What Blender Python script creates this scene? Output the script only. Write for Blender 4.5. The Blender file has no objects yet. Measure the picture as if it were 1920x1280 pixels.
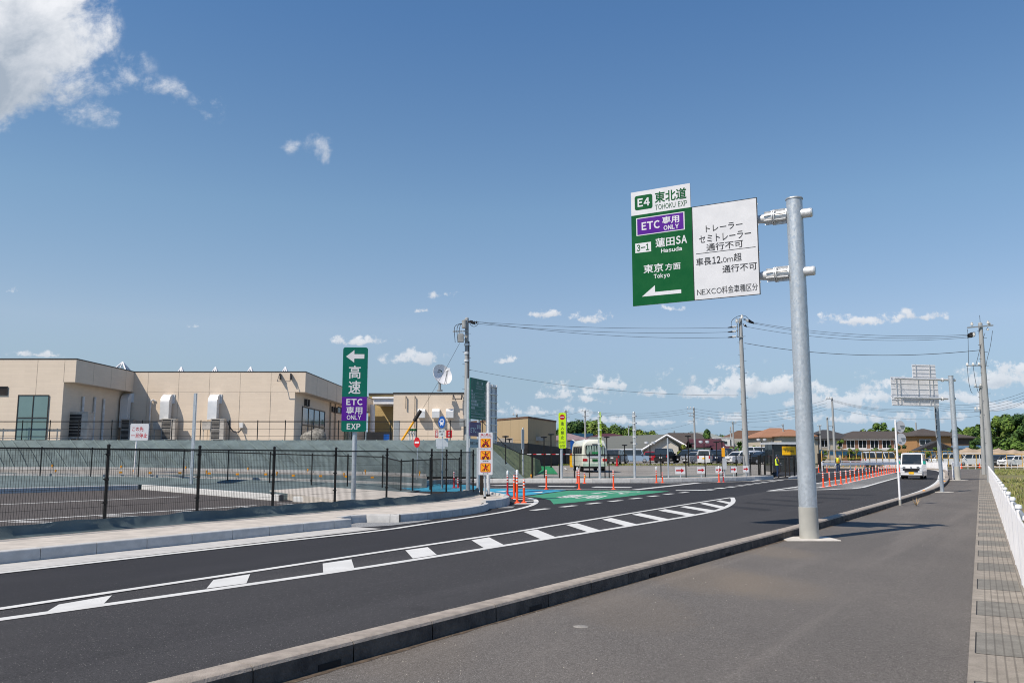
import bpy, math, random
from mathutils import Vector, Matrix
rad = math.radians
RN = random.Random(11)
SC = bpy.context.scene
COL = SC.collection

# ------------------------------------------------------------------ camera, sky, sun, exposure
CAM_H, FPX, PITCH = 1.65, 1600.0, math.atan(215/1600)
cam = bpy.data.cameras.new('camera'); camo = bpy.data.objects.new('camera', cam); COL.objects.link(camo)
camo.location = (0, 0, CAM_H); camo.rotation_euler = (rad(90)+PITCH, 0, 0)
cam.sensor_width = 36; cam.lens = 30.0; cam.clip_start = .1; cam.clip_end = 6000
SC.camera = camo; SC.cycles.use_denoising = True; SC.cycles.filter_width = 1.05
SC.view_settings.view_transform = 'Standard'; SC.view_settings.look = 'None'
SC.view_settings.exposure = 0.13; SC.view_settings.gamma = 1
SUN_AZ, SUN_EL = 50.0, 51.0          # shadows fall towards az degrees right of +Y
sl = bpy.data.lights.new('sun', 'SUN'); so = bpy.data.objects.new('sun', sl); COL.objects.link(so)
sl.energy = 5.0; sl.angle = rad(.53); sl.color = (1, .90, .77)
sdir = Vector((math.sin(rad(SUN_AZ))*math.cos(rad(SUN_EL)), math.cos(rad(SUN_AZ))*math.cos(rad(SUN_EL)), -math.sin(rad(SUN_EL))))
so.rotation_euler = sdir.to_track_quat('-Z', 'Y').to_euler(); so.location = (-30, -30, 60)

W = bpy.data.worlds.new('World'); SC.world = W; W.use_nodes = True
wn, wl = W.node_tree.nodes, W.node_tree.links
wn.clear()
def node(tree, typ, ins=None, **kw):
    n = tree.nodes.new(typ)
    for k, v in kw.items(): setattr(n, k, v)
    for k, v in (ins or {}).items():
        if isinstance(v, bpy.types.NodeSocket): tree.links.new(v, n.inputs[k])
        else: n.inputs[k].default_value = v
    return n
def mth(tree, op, a, b=None, c=None, clamp=False):
    n = node(tree, 'ShaderNodeMath', operation=op, use_clamp=clamp)
    for i, v in enumerate((a, b, c)):
        if v is None: continue
        if isinstance(v, bpy.types.NodeSocket): tree.links.new(v, n.inputs[i])
        else: n.inputs[i].default_value = v
    return n.outputs[0]
def vmath(tree, op, a, b=None):
    n = node(tree, 'ShaderNodeVectorMath', operation=op)
    for i, v in enumerate((a, b)):
        if v is None: continue
        if isinstance(v, bpy.types.NodeSocket): tree.links.new(v, n.inputs[i])
        else: n.inputs[i].default_value = v
    return n
def mixc(tree, fac, a, b, blend='MIX'):
    n = node(tree, 'ShaderNodeMix', data_type='RGBA', blend_type=blend)
    for i, v in ((0, fac), (6, a), (7, b)):
        if isinstance(v, bpy.types.NodeSocket): tree.links.new(v, n.inputs[i])
        else: n.inputs[i].default_value = v if i == 0 else (tuple(v)+(1,))[:4]
    return n.outputs[2]
def maprange(tree, v, a, b, c=0., d=1., smooth=True):
    n = node(tree, 'ShaderNodeMapRange', {0: v, 1: a, 2: b, 3: c, 4: d}, clamp=True)
    if smooth: n.interpolation_type = 'SMOOTHSTEP'
    return n.outputs[0]

WT = W.node_tree
SKY_STRENGTH = .121
sky = node(WT, 'ShaderNodeTexSky', sky_type='NISHITA', sun_disc=False, sun_elevation=rad(SUN_EL), sun_rotation=rad(SUN_AZ+180),
           altitude=20, air_density=1.0, dust_density=0.0, ozone_density=5.0)
tc = node(WT, 'ShaderNodeTexCoord')
sep = node(WT, 'ShaderNodeSeparateXYZ', {0: tc.outputs['Generated']})
# clear, slightly hazy air: the model sky is too white at the horizon, so it is thinned there by elevation
rmpn = node(WT, 'ShaderNodeValToRGB', {0: sep.outputs[2]}); rmp = rmpn.color_ramp
for i, (zz, c) in enumerate([(0., (.31, .42, .66)), (.015, (.32, .425, .67)), (.083, (.655, .625, .65)), (.145, (.98, .835, .775)), (.279, (1., .99, .90)), (.478, (.755, .935, 1.)), (1., (.70, .90, 1.))]):
    el = rmp.elements[i] if i < 2 else rmp.elements.new(zz)
    el.position = zz; el.color = (*c, 1)
sky_c = mixc(WT, 1., sky.outputs[0], rmpn.outputs[0], 'MULTIPLY')
lft = maprange(WT, sep.outputs[0], .1, -.5, 0., 1.)      # milkier air towards the left
sky_c = mixc(WT, mth(WT, 'MULTIPLY', lft, maprange(WT, sep.outputs[2], .5, .1, .25, 1.)), sky_c, mixc(WT, 1., sky_c, (1.17, 1.13, 1.07), 'MULTIPLY'))
bg = node(WT, 'ShaderNodeBackground', {'Color': sky_c, 'Strength': SKY_STRENGTH})
# real clouds of the day: soft masks laid out by direction of view (azimuth / elevation), broken up by noise
ysafe = mth(WT, 'MAXIMUM', sep.outputs[1], .05)
ca = mth(WT, 'DIVIDE', sep.outputs[0], ysafe); ce = mth(WT, 'DIVIDE', sep.outputs[2], ysafe)
cv = node(WT, 'ShaderNodeCombineXYZ', {0: ca, 1: ce, 2: 0.}).outputs[0]
def sdirpx(u, v):
    d, e = (u-960)/FPX, (640-v)/FPX; c, s = math.cos(PITCH), math.sin(PITCH)
    return d/(c-e*s), (s+e*c)/(c-e*s)
CLOUDS = [  # direction of the cloud (azimuth, elevation as read off the photograph), half width, half height, strength
 (35,60,170,150,2.1),(-70,140,200,120,2.2),(150,175,90,55,.9),(215,150,85,66,.60),(200,208,75,34,.50),(318,172,50,34,.42),(388,212,40,40,.40),
 (545,276,22,20,.50),(603,280,40,34,.48),(675,637,75,14,.72),(785,676,60,26,.95),(948,677,36,12,.62),(1020,588,36,19,.85),(1100,596,55,19,.62),(1255,579,36,14,.66),
 (1600,601,95,22,.8),(1715,595,70,18,.66),(1040,746,40,16,.8),(1145,722,62,24,.85),(1110,752,70,16,.75),(1222,740,40,16,.75),(1330,742,110,24,.85),
 (1460,728,110,34,.95),(1560,752,120,30,.8),(1650,725,90,22,.65),(1885,712,90,44,1.1),(1800,745,90,26,.8),(1010,775,140,14,.62),(1240,790,260,16,.7),(1650,785,260,20,.7),(1900,765,110,20,.8),
 (75,668,60,10,.6),(1120,735,120,44,.62),(1400,725,200,50,.60),(1640,740,200,44,.58),(1080,790,200,18,.5),(12,545,30,12,.5),(835,550,35,9,.45),(800,582,90,8,.4),(375,612,40,10,.42),(930,770,80,18,.6)]
warp = node(WT, 'ShaderNodeTexNoise', {'Vector': cv, 'Scale': 16., 'Detail': 3.}, noise_dimensions='3D')
wv = vmath(WT, 'MULTIPLY', vmath(WT, 'SUBTRACT', warp.outputs[1], (.5, .5, .5)).outputs[0], (.035, .02, 0)).outputs[0]
cvw = vmath(WT, 'ADD', cv, wv).outputs[0]
mx = None; base = None
for (u, v, hw, hh, st) in CLOUDS:
    a0, e0 = sdirpx(u, v)
    q = vmath(WT, 'MULTIPLY', vmath(WT, 'SUBTRACT', cvw, (a0, e0, 0)).outputs[0], (FPX/hw, FPX/hh, 0)).outputs[0]
    if v > 560:      # low cumulus: flat bases
        q0 = node(WT, 'ShaderNodeSeparateXYZ', {0: q})
        q = node(WT, 'ShaderNodeCombineXYZ', {0: q0.outputs[0], 1: mth(WT, 'MAXIMUM', q0.outputs[1], mth(WT, 'MULTIPLY', q0.outputs[1], 2.4)) if False else mth(WT, 'MINIMUM', q0.outputs[1], mth(WT, 'MULTIPLY', q0.outputs[1], 2.4)), 2: 0.}).outputs[0]
    ln = vmath(WT, 'LENGTH', q).outputs['Value']
    m = mth(WT, 'MULTIPLY_ADD', ln, -st*.8, st)
    # rel height inside this cloud, weighted by presence (top +, base -)
    qy = node(WT, 'ShaderNodeSeparateXYZ', {0: q}).outputs[1]
    hgt = mth(WT, 'MULTIPLY', qy, mth(WT, 'MAXIMUM', m, 0.))
    mx = m if mx is None else mth(WT, 'MAXIMUM', mx, m)
    base = hgt if base is None else mth(WT, 'ADD', base, hgt)
n1 = node(WT, 'ShaderNodeTexNoise', {'Vector': cv, 'Scale': 13., 'Detail': 9., 'Roughness': .62, 'Distortion': .35}, noise_dimensions='3D')
n2 = node(WT, 'ShaderNodeTexNoise', {'Vector': vmath(WT, 'ADD', cv, (-.006, .010, 0)).outputs[0], 'Scale': 13., 'Detail': 9., 'Roughness': .62, 'Distortion': .35}, noise_dimensions='3D')
n3 = node(WT, 'ShaderNodeTexNoise', {'Vector': cv, 'Scale': 55., 'Detail': 6., 'Roughness': .65}, noise_dimensions='3D')
hi = maprange(WT, ce, .17, .30)      # high clouds: large soft billows; low ones: small crisp puffs
ka = maprange(WT, hi, 0., 1., 1.1, 2.5, False); kb = maprange(WT, hi, 0., 1., 2.3, .75, False)
dens = mth(WT, 'ADD', mth(WT, 'ADD', mx, mth(WT, 'MULTIPLY', mth(WT, 'SUBTRACT', n1.outputs[0], .5), ka)), mth(WT, 'MULTIPLY', mth(WT, 'SUBTRACT', n3.outputs[0], .5), kb))
alpha = maprange(WT, dens, maprange(WT, hi, 0., 1., .28, .16, False), maprange(WT, hi, 0., 1., .68, .95, False), 0., 1.)
alpha = mth(WT, 'MULTIPLY', alpha, maprange(WT, ce, .03, .22, .70, .97))
gate = maprange(WT, mx, .0, .2)
alpha = mth(WT, 'MULTIPLY', alpha, gate)
emb = mth(WT, 'MULTIPLY', mth(WT, 'SUBTRACT', n1.outputs[0], n2.outputs[0]), 1.5)
thick = maprange(WT, dens, 1.0, 2.1, 0., 1.)
shade = mth(WT, 'ADD', mth(WT, 'MULTIPLY', base, .55), emb)
shade = mth(WT, 'SUBTRACT', mth(WT, 'ADD', shade, .62), mth(WT, 'MULTIPLY', thick, .62), clamp=True)
ccol = mixc(WT, shade, (.36, .42, .50), (.86, .87, .90))
cbg = node(WT, 'ShaderNodeBackground', {'Color': ccol, 'Strength': 1.0})
ms = node(WT, 'ShaderNodeMixShader', {0: alpha, 1: bg.outputs[0], 2: cbg.outputs[0]})
node(WT, 'ShaderNodeOutputWorld', {0: ms.outputs[0]})
W.cycles.sampling_method = 'AUTOMATIC'

# ------------------------------------------------------------------ places: a point of the photo on the ground, or at a known distance
def _ray(u, v):
    d, e = (u-960)/FPX, (640-v)/FPX; c, s = math.cos(PITCH), math.sin(PITCH)
    return d, c-e*s, s+e*c
def G(u, v, z=0.):
    x, y, w = _ray(u, v); t = (z-CAM_H)/w
    return Vector((x*t, y*t, z))
def A(u, v, Y):
    x, y, w = _ray(u, v); t = Y/y
    return Vector((x*t, Y, CAM_H+w*t))

# ------------------------------------------------------------------ materials
MATS = {}
def mat(name, col, rough=.6, metal=0., var=.14, scale=2.5, bump=0., bscale=60., spec=.4, col2=None, streak=False, coat=0., world=False, bdist=.02):
    if name in MATS: return MATS[name]
    m = bpy.data.materials.new(name); m.use_nodes = True; t = m.node_tree; t.nodes.clear()
    tc = node(t, 'ShaderNodeTexCoord')
    vec = node(t, 'ShaderNodeNewGeometry').outputs['Position'] if world else tc.outputs['Object']
    if streak: vec = vmath(t, 'MULTIPLY', vec, (3., 3., .25)).outputs[0]
    nz = node(t, 'ShaderNodeTexNoise', {'Vector': vec, 'Scale': scale, 'Detail': 6., 'Roughness': .6})
    f = maprange(t, nz.outputs[0], .3, .7)
    c2 = col2 or tuple(max(0, c*(1-var*2)) for c in col)
    c1 = tuple(min(1, c*(1+var*.5)) for c in col) if not col2 else col
    cc = mixc(t, f, c2, c1)
    b = node(t, 'ShaderNodeBsdfPrincipled', {'Base Color': cc, 'Metallic': metal, 'Specular IOR Level': spec, 'Coat Weight': coat})
    rr = maprange(t, nz.outputs[0], .3, .7, max(0, rough-.08), min(1, rough+.08)); t.links.new(rr, b.inputs['Roughness'])
    if bump:
        nb = node(t, 'ShaderNodeTexNoise', {'Vector': vec, 'Scale': bscale, 'Detail': 4.})
        bp = node(t, 'ShaderNodeBump', {'Height': nb.outputs[0], 'Strength': bump, 'Distance': bdist}); t.links.new(bp.outputs[0], b.inputs['Normal'])
    node(t, 'ShaderNodeOutputMaterial', {0: b.outputs[0]})
    MATS[name] = m; return m
def asphalt(name, col, warm=(0, 0, 0), speck=.5, bump=.5, stain=None, agk=.42):
    m = bpy.data.materials.new(name); m.use_nodes = True; t = m.node_tree; t.nodes.clear()
    p = node(t, 'ShaderNodeNewGeometry').outputs['Position']
    big = node(t, 'ShaderNodeTexNoise', {'Vector': vmath(t, 'MULTIPLY', p, (1, .6, 1)).outputs[0], 'Scale': .35, 'Detail': 5., 'Roughness': .6})
    mid = node(t, 'ShaderNodeTexNoise', {'Vector': p, 'Scale': 5., 'Detail': 6., 'Roughness': .7})
    fine = node(t, 'ShaderNodeTexVoronoi', {'Vector': p, 'Scale': 95.})
    fine2 = node(t, 'ShaderNodeTexNoise', {'Vector': p, 'Scale': 130., 'Detail': 3.})
    c = mixc(t, maprange(t, big.outputs[0], .3, .7), tuple(x*.82 for x in col), tuple(x*1.14+w for x, w in zip(col, warm)))
    c = mixc(t, maprange(t, mid.outputs[0], .25, .75), mixc(t, .5, c, tuple(x*.8 for x in col)), c)
    agg = node(t, 'ShaderNodeTexNoise', {'Vector': p, 'Scale': 42., 'Detail': 5., 'Roughness': .75})
    c = mixc(t, maprange(t, agg.outputs[0], .36, .64), mixc(t, agk, c, (.008, .008, .009)), mixc(t, .10, c, tuple(min(.4, x*4+.02) for x in col)))
    mp = node(t, 'ShaderNodeMapping', {0: p}, vector_type='TEXTURE'); mp.inputs['Rotation'].default_value = (0, 0, rad(58)); mp.inputs['Scale'].default_value = (12., .62, 1)
    worn = node(t, 'ShaderNodeTexNoise', {'Vector': mp.outputs[0], 'Scale': .8, 'Detail': 6., 'Roughness': .62, 'Distortion': .6})
    c = mixc(t, mth(t, 'MULTIPLY', maprange(t, worn.outputs[0], .48, .72), .34), c, tuple(min(1, x*1.7+.006) for x in col))
    oil = node(t, 'ShaderNodeTexVoronoi', {'Vector': vmath(t, 'ADD', p, vmath(t, 'SCALE', mid.outputs[1]).outputs[0]).outputs[0], 'Scale': .55})
    c = mixc(t, mth(t, 'MULTIPLY', maprange(t, oil.outputs['Distance'], .16, .05), .38), c, tuple(x*.45 for x in col))
    c = mixc(t, maprange(t, fine2.outputs[0], .35, .68), mixc(t, .45, c, (.012, .012, .013)), mixc(t, .12, c, tuple(min(.4, x*4+.02) for x in col)))
    rnd = node(t, 'ShaderNodeSeparateColor', {0: fine.outputs['Color']})
    sp = mth(t, 'MULTIPLY', maprange(t, rnd.outputs[0], .965, .98), maprange(t, fine.outputs['Distance'], .5, .2))
    c = mixc(t, mth(t, 'MULTIPLY', sp, speck), c, (.42, .41, .39))
    if stain:   # sand washed onto the surface, a shape of its own
        for (sx, sy, r, k) in stain:
            d = vmath(t, 'LENGTH', vmath(t, 'MULTIPLY', vmath(t, 'SUBTRACT', p, (sx, sy, 0)).outputs[0], (1/r, .55/r, 0)).outputs[0]).outputs['Value']
            f = mth(t, 'MULTIPLY', maprange(t, mth(t, 'ADD', d, mth(t, 'MULTIPLY', mth(t, 'SUBTRACT', mid.outputs[0], .5), .9)), 1.05, .5), k)
            c = mixc(t, f, c, (.22, .175, .125))
    b = node(t, 'ShaderNodeBsdfPrincipled', {'Base Color': c, 'Roughness': .86, 'Specular IOR Level': .22})
    hb = mth(t, 'ADD', fine2.outputs[0], mth(t, 'MULTIPLY', fine.outputs['Distance'], .8))
    bp = node(t, 'ShaderNodeBump', {'Height': hb, 'Strength': bump, 'Distance': .006}); t.links.new(bp.outputs[0], b.inputs['Normal'])
    node(t, 'ShaderNodeOutputMaterial', {0: b.outputs[0]})
    MATS[name] = m; return m
def paint(name, col, under, wear=.35):
    m = bpy.data.materials.new(name); m.use_nodes = True; t = m.node_tree; t.nodes.clear()
    p = node(t, 'ShaderNodeNewGeometry').outputs['Position']
    a = node(t, 'ShaderNodeTexNoise', {'Vector': p, 'Scale': 70., 'Detail': 4., 'Roughness': .7})
    g = node(t, 'ShaderNodeTexNoise', {'Vector': p, 'Scale': 1.6, 'Detail': 5.})
    s = mth(t, 'ADD', a.outputs[0], mth(t, 'MULTIPLY', mth(t, 'SUBTRACT', g.outputs[0], .5), .5))
    sv = node(t, 'ShaderNodeMapping', {0: p}, vector_type='TEXTURE'); sv.inputs['Rotation'].default_value = (0, 0, rad(57)); sv.inputs['Scale'].default_value = (1.43, .111, 1)
    sc_ = node(t, 'ShaderNodeTexNoise', {'Vector': sv.outputs[0], 'Scale': 2.6, 'Detail': 7., 'Roughness': .7})
    f = mth(t, 'MAXIMUM', mth(t, 'MULTIPLY', maprange(t, s, .60, .74), wear), mth(t, 'MULTIPLY', maprange(t, mth(t, 'ADD', sc_.outputs[0], mth(t, 'MULTIPLY', mth(t, 'SUBTRACT', a.outputs[0], .5), .35)), .60, .72), wear*.75))
    c = mixc(t, maprange(t, g.outputs[0], .35, .7), tuple(x*.86 for x in col), col)
    c = mixc(t, f, c, under)
    b = node(t, 'ShaderNodeBsdfPrincipled', {'Base Color': c, 'Roughness': .6, 'Specular IOR Level': .3})
    bp = node(t, 'ShaderNodeBump', {'Height': a.outputs[0], 'Strength': .3, 'Distance': .004}); t.links.new(bp.outputs[0], b.inputs['Normal'])
    node(t, 'ShaderNodeOutputMaterial', {0: b.outputs[0]})
    MATS[name] = m; return m
def siding(name, col, rowh=.15, brickw=.9, mortar=.012, bump=.35, dark=.82, vertical=False):
    m = bpy.data.materials.new(name); m.use_nodes = True; t = m.node_tree; t.nodes.clear()
    tc = node(t, 'ShaderNodeTexCoord').outputs['Object']
    s = node(t, 'ShaderNodeSeparateXYZ', {0: tc})
    xy = mth(t, 'ADD', s.outputs[0], s.outputs[1])
    v = node(t, 'ShaderNodeCombineXYZ', {0: xy, 1: s.outputs[2], 2: 0.} if not vertical else {0: s.outputs[2], 1: xy, 2: 0.}).outputs[0]
    br = node(t, 'ShaderNodeTexBrick', {'Vector': v, 'Color1': col+(1,), 'Color2': tuple(x*.95 for x in col)+(1,), 'Mortar': tuple(x*dark for x in col)+(1,),
              'Scale': 1., 'Mortar Size': mortar, 'Brick Width': brickw, 'Row Height': rowh, 'Mortar Smooth': .3})
    nz = node(t, 'ShaderNodeTexNoise', {'Vector': vmath(t, 'MULTIPLY', tc, (1, 1, .3)).outputs[0], 'Scale': .9, 'Detail': 5.})
    c = mixc(t, maprange(t, nz.outputs[0], .3, .75), mixc(t, .06, br.outputs[0], (.2, .17, .13)), br.outputs[0])
    b = node(t, 'ShaderNodeBsdfPrincipled', {'Base Color': c, 'Roughness': .75, 'Specular IOR Level': .25})
    nb = node(t, 'ShaderNodeTexNoise', {'Vector': tc, 'Scale': 22., 'Detail': 3.})
    hb = mth(t, 'ADD', mth(t, 'MULTIPLY', br.outputs[1], -1.), mth(t, 'MULTIPLY', nb.outputs[0], .5))
    bp = node(t, 'ShaderNodeBump', {'Height': hb, 'Strength': bump, 'Distance': .02}); t.links.new(bp.outputs[0], b.inputs['Normal'])
    node(t, 'ShaderNodeOutputMaterial', {0: b.outputs[0]})
    MATS[name] = m; return m
def galv(name, col=(.50, .545, .585), rough=.40, metal=.45):
    m = bpy.data.materials.new(name); m.use_nodes = True; t = m.node_tree; t.nodes.clear()
    tc = node(t, 'ShaderNodeTexCoord').outputs['Object']
    vo = node(t, 'ShaderNodeTexVoronoi', {'Vector': vmath(t, 'MULTIPLY', tc, (1, 1, .7)).outputs[0], 'Scale': 26.})
    s = node(t, 'ShaderNodeSeparateColor', {0: vo.outputs['Color']})
    # scuffs that spiral round the tube
    w = node(t, 'ShaderNodeTexNoise', {'Vector': vmath(t, 'MULTIPLY', tc, (5., 5., .9)).outputs[0], 'Scale': 3.2, 'Detail': 6., 'Roughness': .65})
    c = mixc(t, maprange(t, s.outputs[0], .2, .8, 0., 1.), tuple(x*.92 for x in col), tuple(min(1, x*1.04) for x in col))
    c = mixc(t, maprange(t, w.outputs[0], .4, .7), mixc(t, .2, c, tuple(x*.7 for x in col)), c)
    b = node(t, 'ShaderNodeBsdfPrincipled', {'Base Color': c, 'Metallic': metal, 'Specular IOR Level': .5})
    t.links.new(maprange(t, mth(t, 'ADD', mth(t, 'MULTIPLY', s.outputs[1], .4), mth(t, 'MULTIPLY', w.outputs[0], .6)), .25, .75, rough-.1, rough+.16), b.inputs['Roughness'])
    node(t, 'ShaderNodeOutputMaterial', {0: b.outputs[0]})
    MATS[name] = m; return m
def glass(name, col=(.08, .13, .14), rough=.05, spec=.8):
    return mat(name, col, rough, 0., .05, 1., spec=spec)

def srgb(r, g, b, k=1.):
    f = lambda c: (c/12.92 if c <= .04045 else ((c+.055)/1.055)**2.4)
    return tuple(f(x/255)*k for x in (r, g, b))

asphalt('asphalt_new', (.028, .0276, .0305), speck=.45)
asphalt('asphalt_old', (.047, .0455, .047), speck=.8)
asphalt('asphalt_walk', (.158, .140, .124), (.006, .004, .001), speck=.9, agk=.26, stain=[(1.3, 9.5, .8, .14), (2.7, 12.0, 1.0, .26), (3.3, 11.3, .8, .20), (4.6, 15.2, .7, .24), (-.8, 7.4, .6, .10)])
asphalt('asphalt_lot', (.088, .078, .073), (.006, .003, 0), speck=.4)
asphalt('asphalt_pale', (.40, .375, .34), speck=.2, agk=.2)
paint('white_paint', (.66, .66, .64), (.09, .09, .09), .55)
paint('green_paint', (.05, .27, .145), (.05, .06, .055), .5)
paint('blue_paint', (.045, .32, .48), (.05, .06, .07), .4)
paint('green_lot_paint', (.02, .24, .075), (.05, .06, .05), .5)
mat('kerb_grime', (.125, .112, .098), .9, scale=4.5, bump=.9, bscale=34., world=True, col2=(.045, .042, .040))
mat('kerb_old', (.36, .315, .27), .85, var=.14, scale=7., bump=.5, bscale=90., world=True)
mat('kerb_joint', (.17, .155, .135), .9, world=True)
mat('kerb_new', (.50, .50, .49), .8, var=.08, scale=5., bump=.25, bscale=120., world=True)
mat('gutter_new', (.50, .49, .47), .8, var=.07, scale=4., bump=.3, bscale=140., world=True)
mat('slab_new', (.52, .475, .42), .85, var=.1, scale=3., bump=.3, bscale=100., world=True)
mat('gravel_patch', (.33, .34, .35), .9, var=.35, scale=60., bump=.8, bscale=60., world=True)
mat('geotextile', (.122, .160, .166), .85, var=.13, scale=.9, bump=.8, bscale=1.5, bdist=.16, spec=.2, world=True)
mat('geotextile_olive', (.16, .19, .105), .9, var=.12, scale=.8, bump=.9, bscale=1.5, bdist=.12, spec=.2, world=True)
galv('galvanised'); galv('galvanised_bright', (.72, .73, .74), .36, .35); galv('galvanised_dull', (.40, .42, .43), .5, .55)
mat('black_steel', (.010, .009, .008), .45, .1, spec=.4)
mat('brown_black', (.022, .016, .012), .5)
mat('concrete_pole', (.345, .355, .355), .8, var=.1, scale=4., bump=.2, world=True, streak=True)
mat('sleeve_grey', (.40, .395, .36), .6, var=.06)
mat('plinth', (.58, .55, .50), .85, var=.1, bump=.3)
mat('white_metal', (.80, .80, .82), .35, .0, var=.04, spec=.5)
mat('sign_white', (.62, .63, .66), .45, var=.03, spec=.4)
mat('sign_grey', (.42, .46, .49), .5, var=.05)
mat('sign_green', (.0015, .088, .022), .4, var=.05, spec=.2)
mat('sign_teal', (.002, .125, .09), .4, var=.05, spec=.22)
mat('sign_purple', (.085, .010, .25), .4, var=.05, spec=.22)
mat('sign_dark_purple', (.045, .014, .14), .35, var=.05)
mat('sign_black', (.016, .016, .018), .45)
mat('sign_red', (.52, .012, .02), .4); mat('sign_blue', (.006, .085, .36), .4)
mat('sign_lime', (.56, .83, .01), .4, var=.03); mat('sign_amber', (.86, .38, .008), .4, var=.03)
mat('times_yellow', (.86, .47, .005), .4, var=.03)
mat('alu', (.62, .64, .66), .4, .35, var=.06)
mat('orange_plastic', (.86, .075, .012), .45, var=.06, spec=.4)
mat('reflector_white', (.78, .76, .76), .4); mat('reflector_amber', (.88, .36, .01), .35)
mat('rubber', (.015, .015, .016), .8); mat('steel_dark', (.06, .06, .065), .5, .3)
mat('wire_black', (.012, .012, .014), .6)
glass('glass_dark', (.018, .024, .027)); glass('glass_teal', (.15, .24, .235), .08); glass('glass_sky', (.17, .24, .29), .08)
mat('white_car', (.74, .75, .76), .25, var=.02, coat=.6); mat('cream_car', (.68, .69, .60), .35, var=.03, coat=.4)
mat('black_car', (.012, .013, .016), .22, var=.02, coat=.7); mat('grey_car', (.09, .095, .10), .25, .2, coat=.6)
mat('silver_car', (.45, .46, .48), .3, .4, coat=.6); mat('blue_car', (.27, .38, .52), .28, var=.02, coat=.6)
mat('red_car', (.40, .012, .025), .28, coat=.6); mat('navy_car', (.012, .02, .045), .25, coat=.6)
mat('lamp_red', (.48, .010, .012), .25); mat('lamp_clear', (.75, .77, .79), .15, var=.02); mat('lamp_housing', (.16, .175, .19), .12, var=.05, spec=.7, coat=.6); mat('plate_yellow', (.88, .50, .01), .5)
mat('skin', (.46, .28, .20), .6); mat('navy_cloth', (.012, .035, .10), .85, var=.2, scale=9.); mat('vest_lime', (.72, .88, .04), .6); mat('glove_white', (.75, .75, .75), .8)
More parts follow.
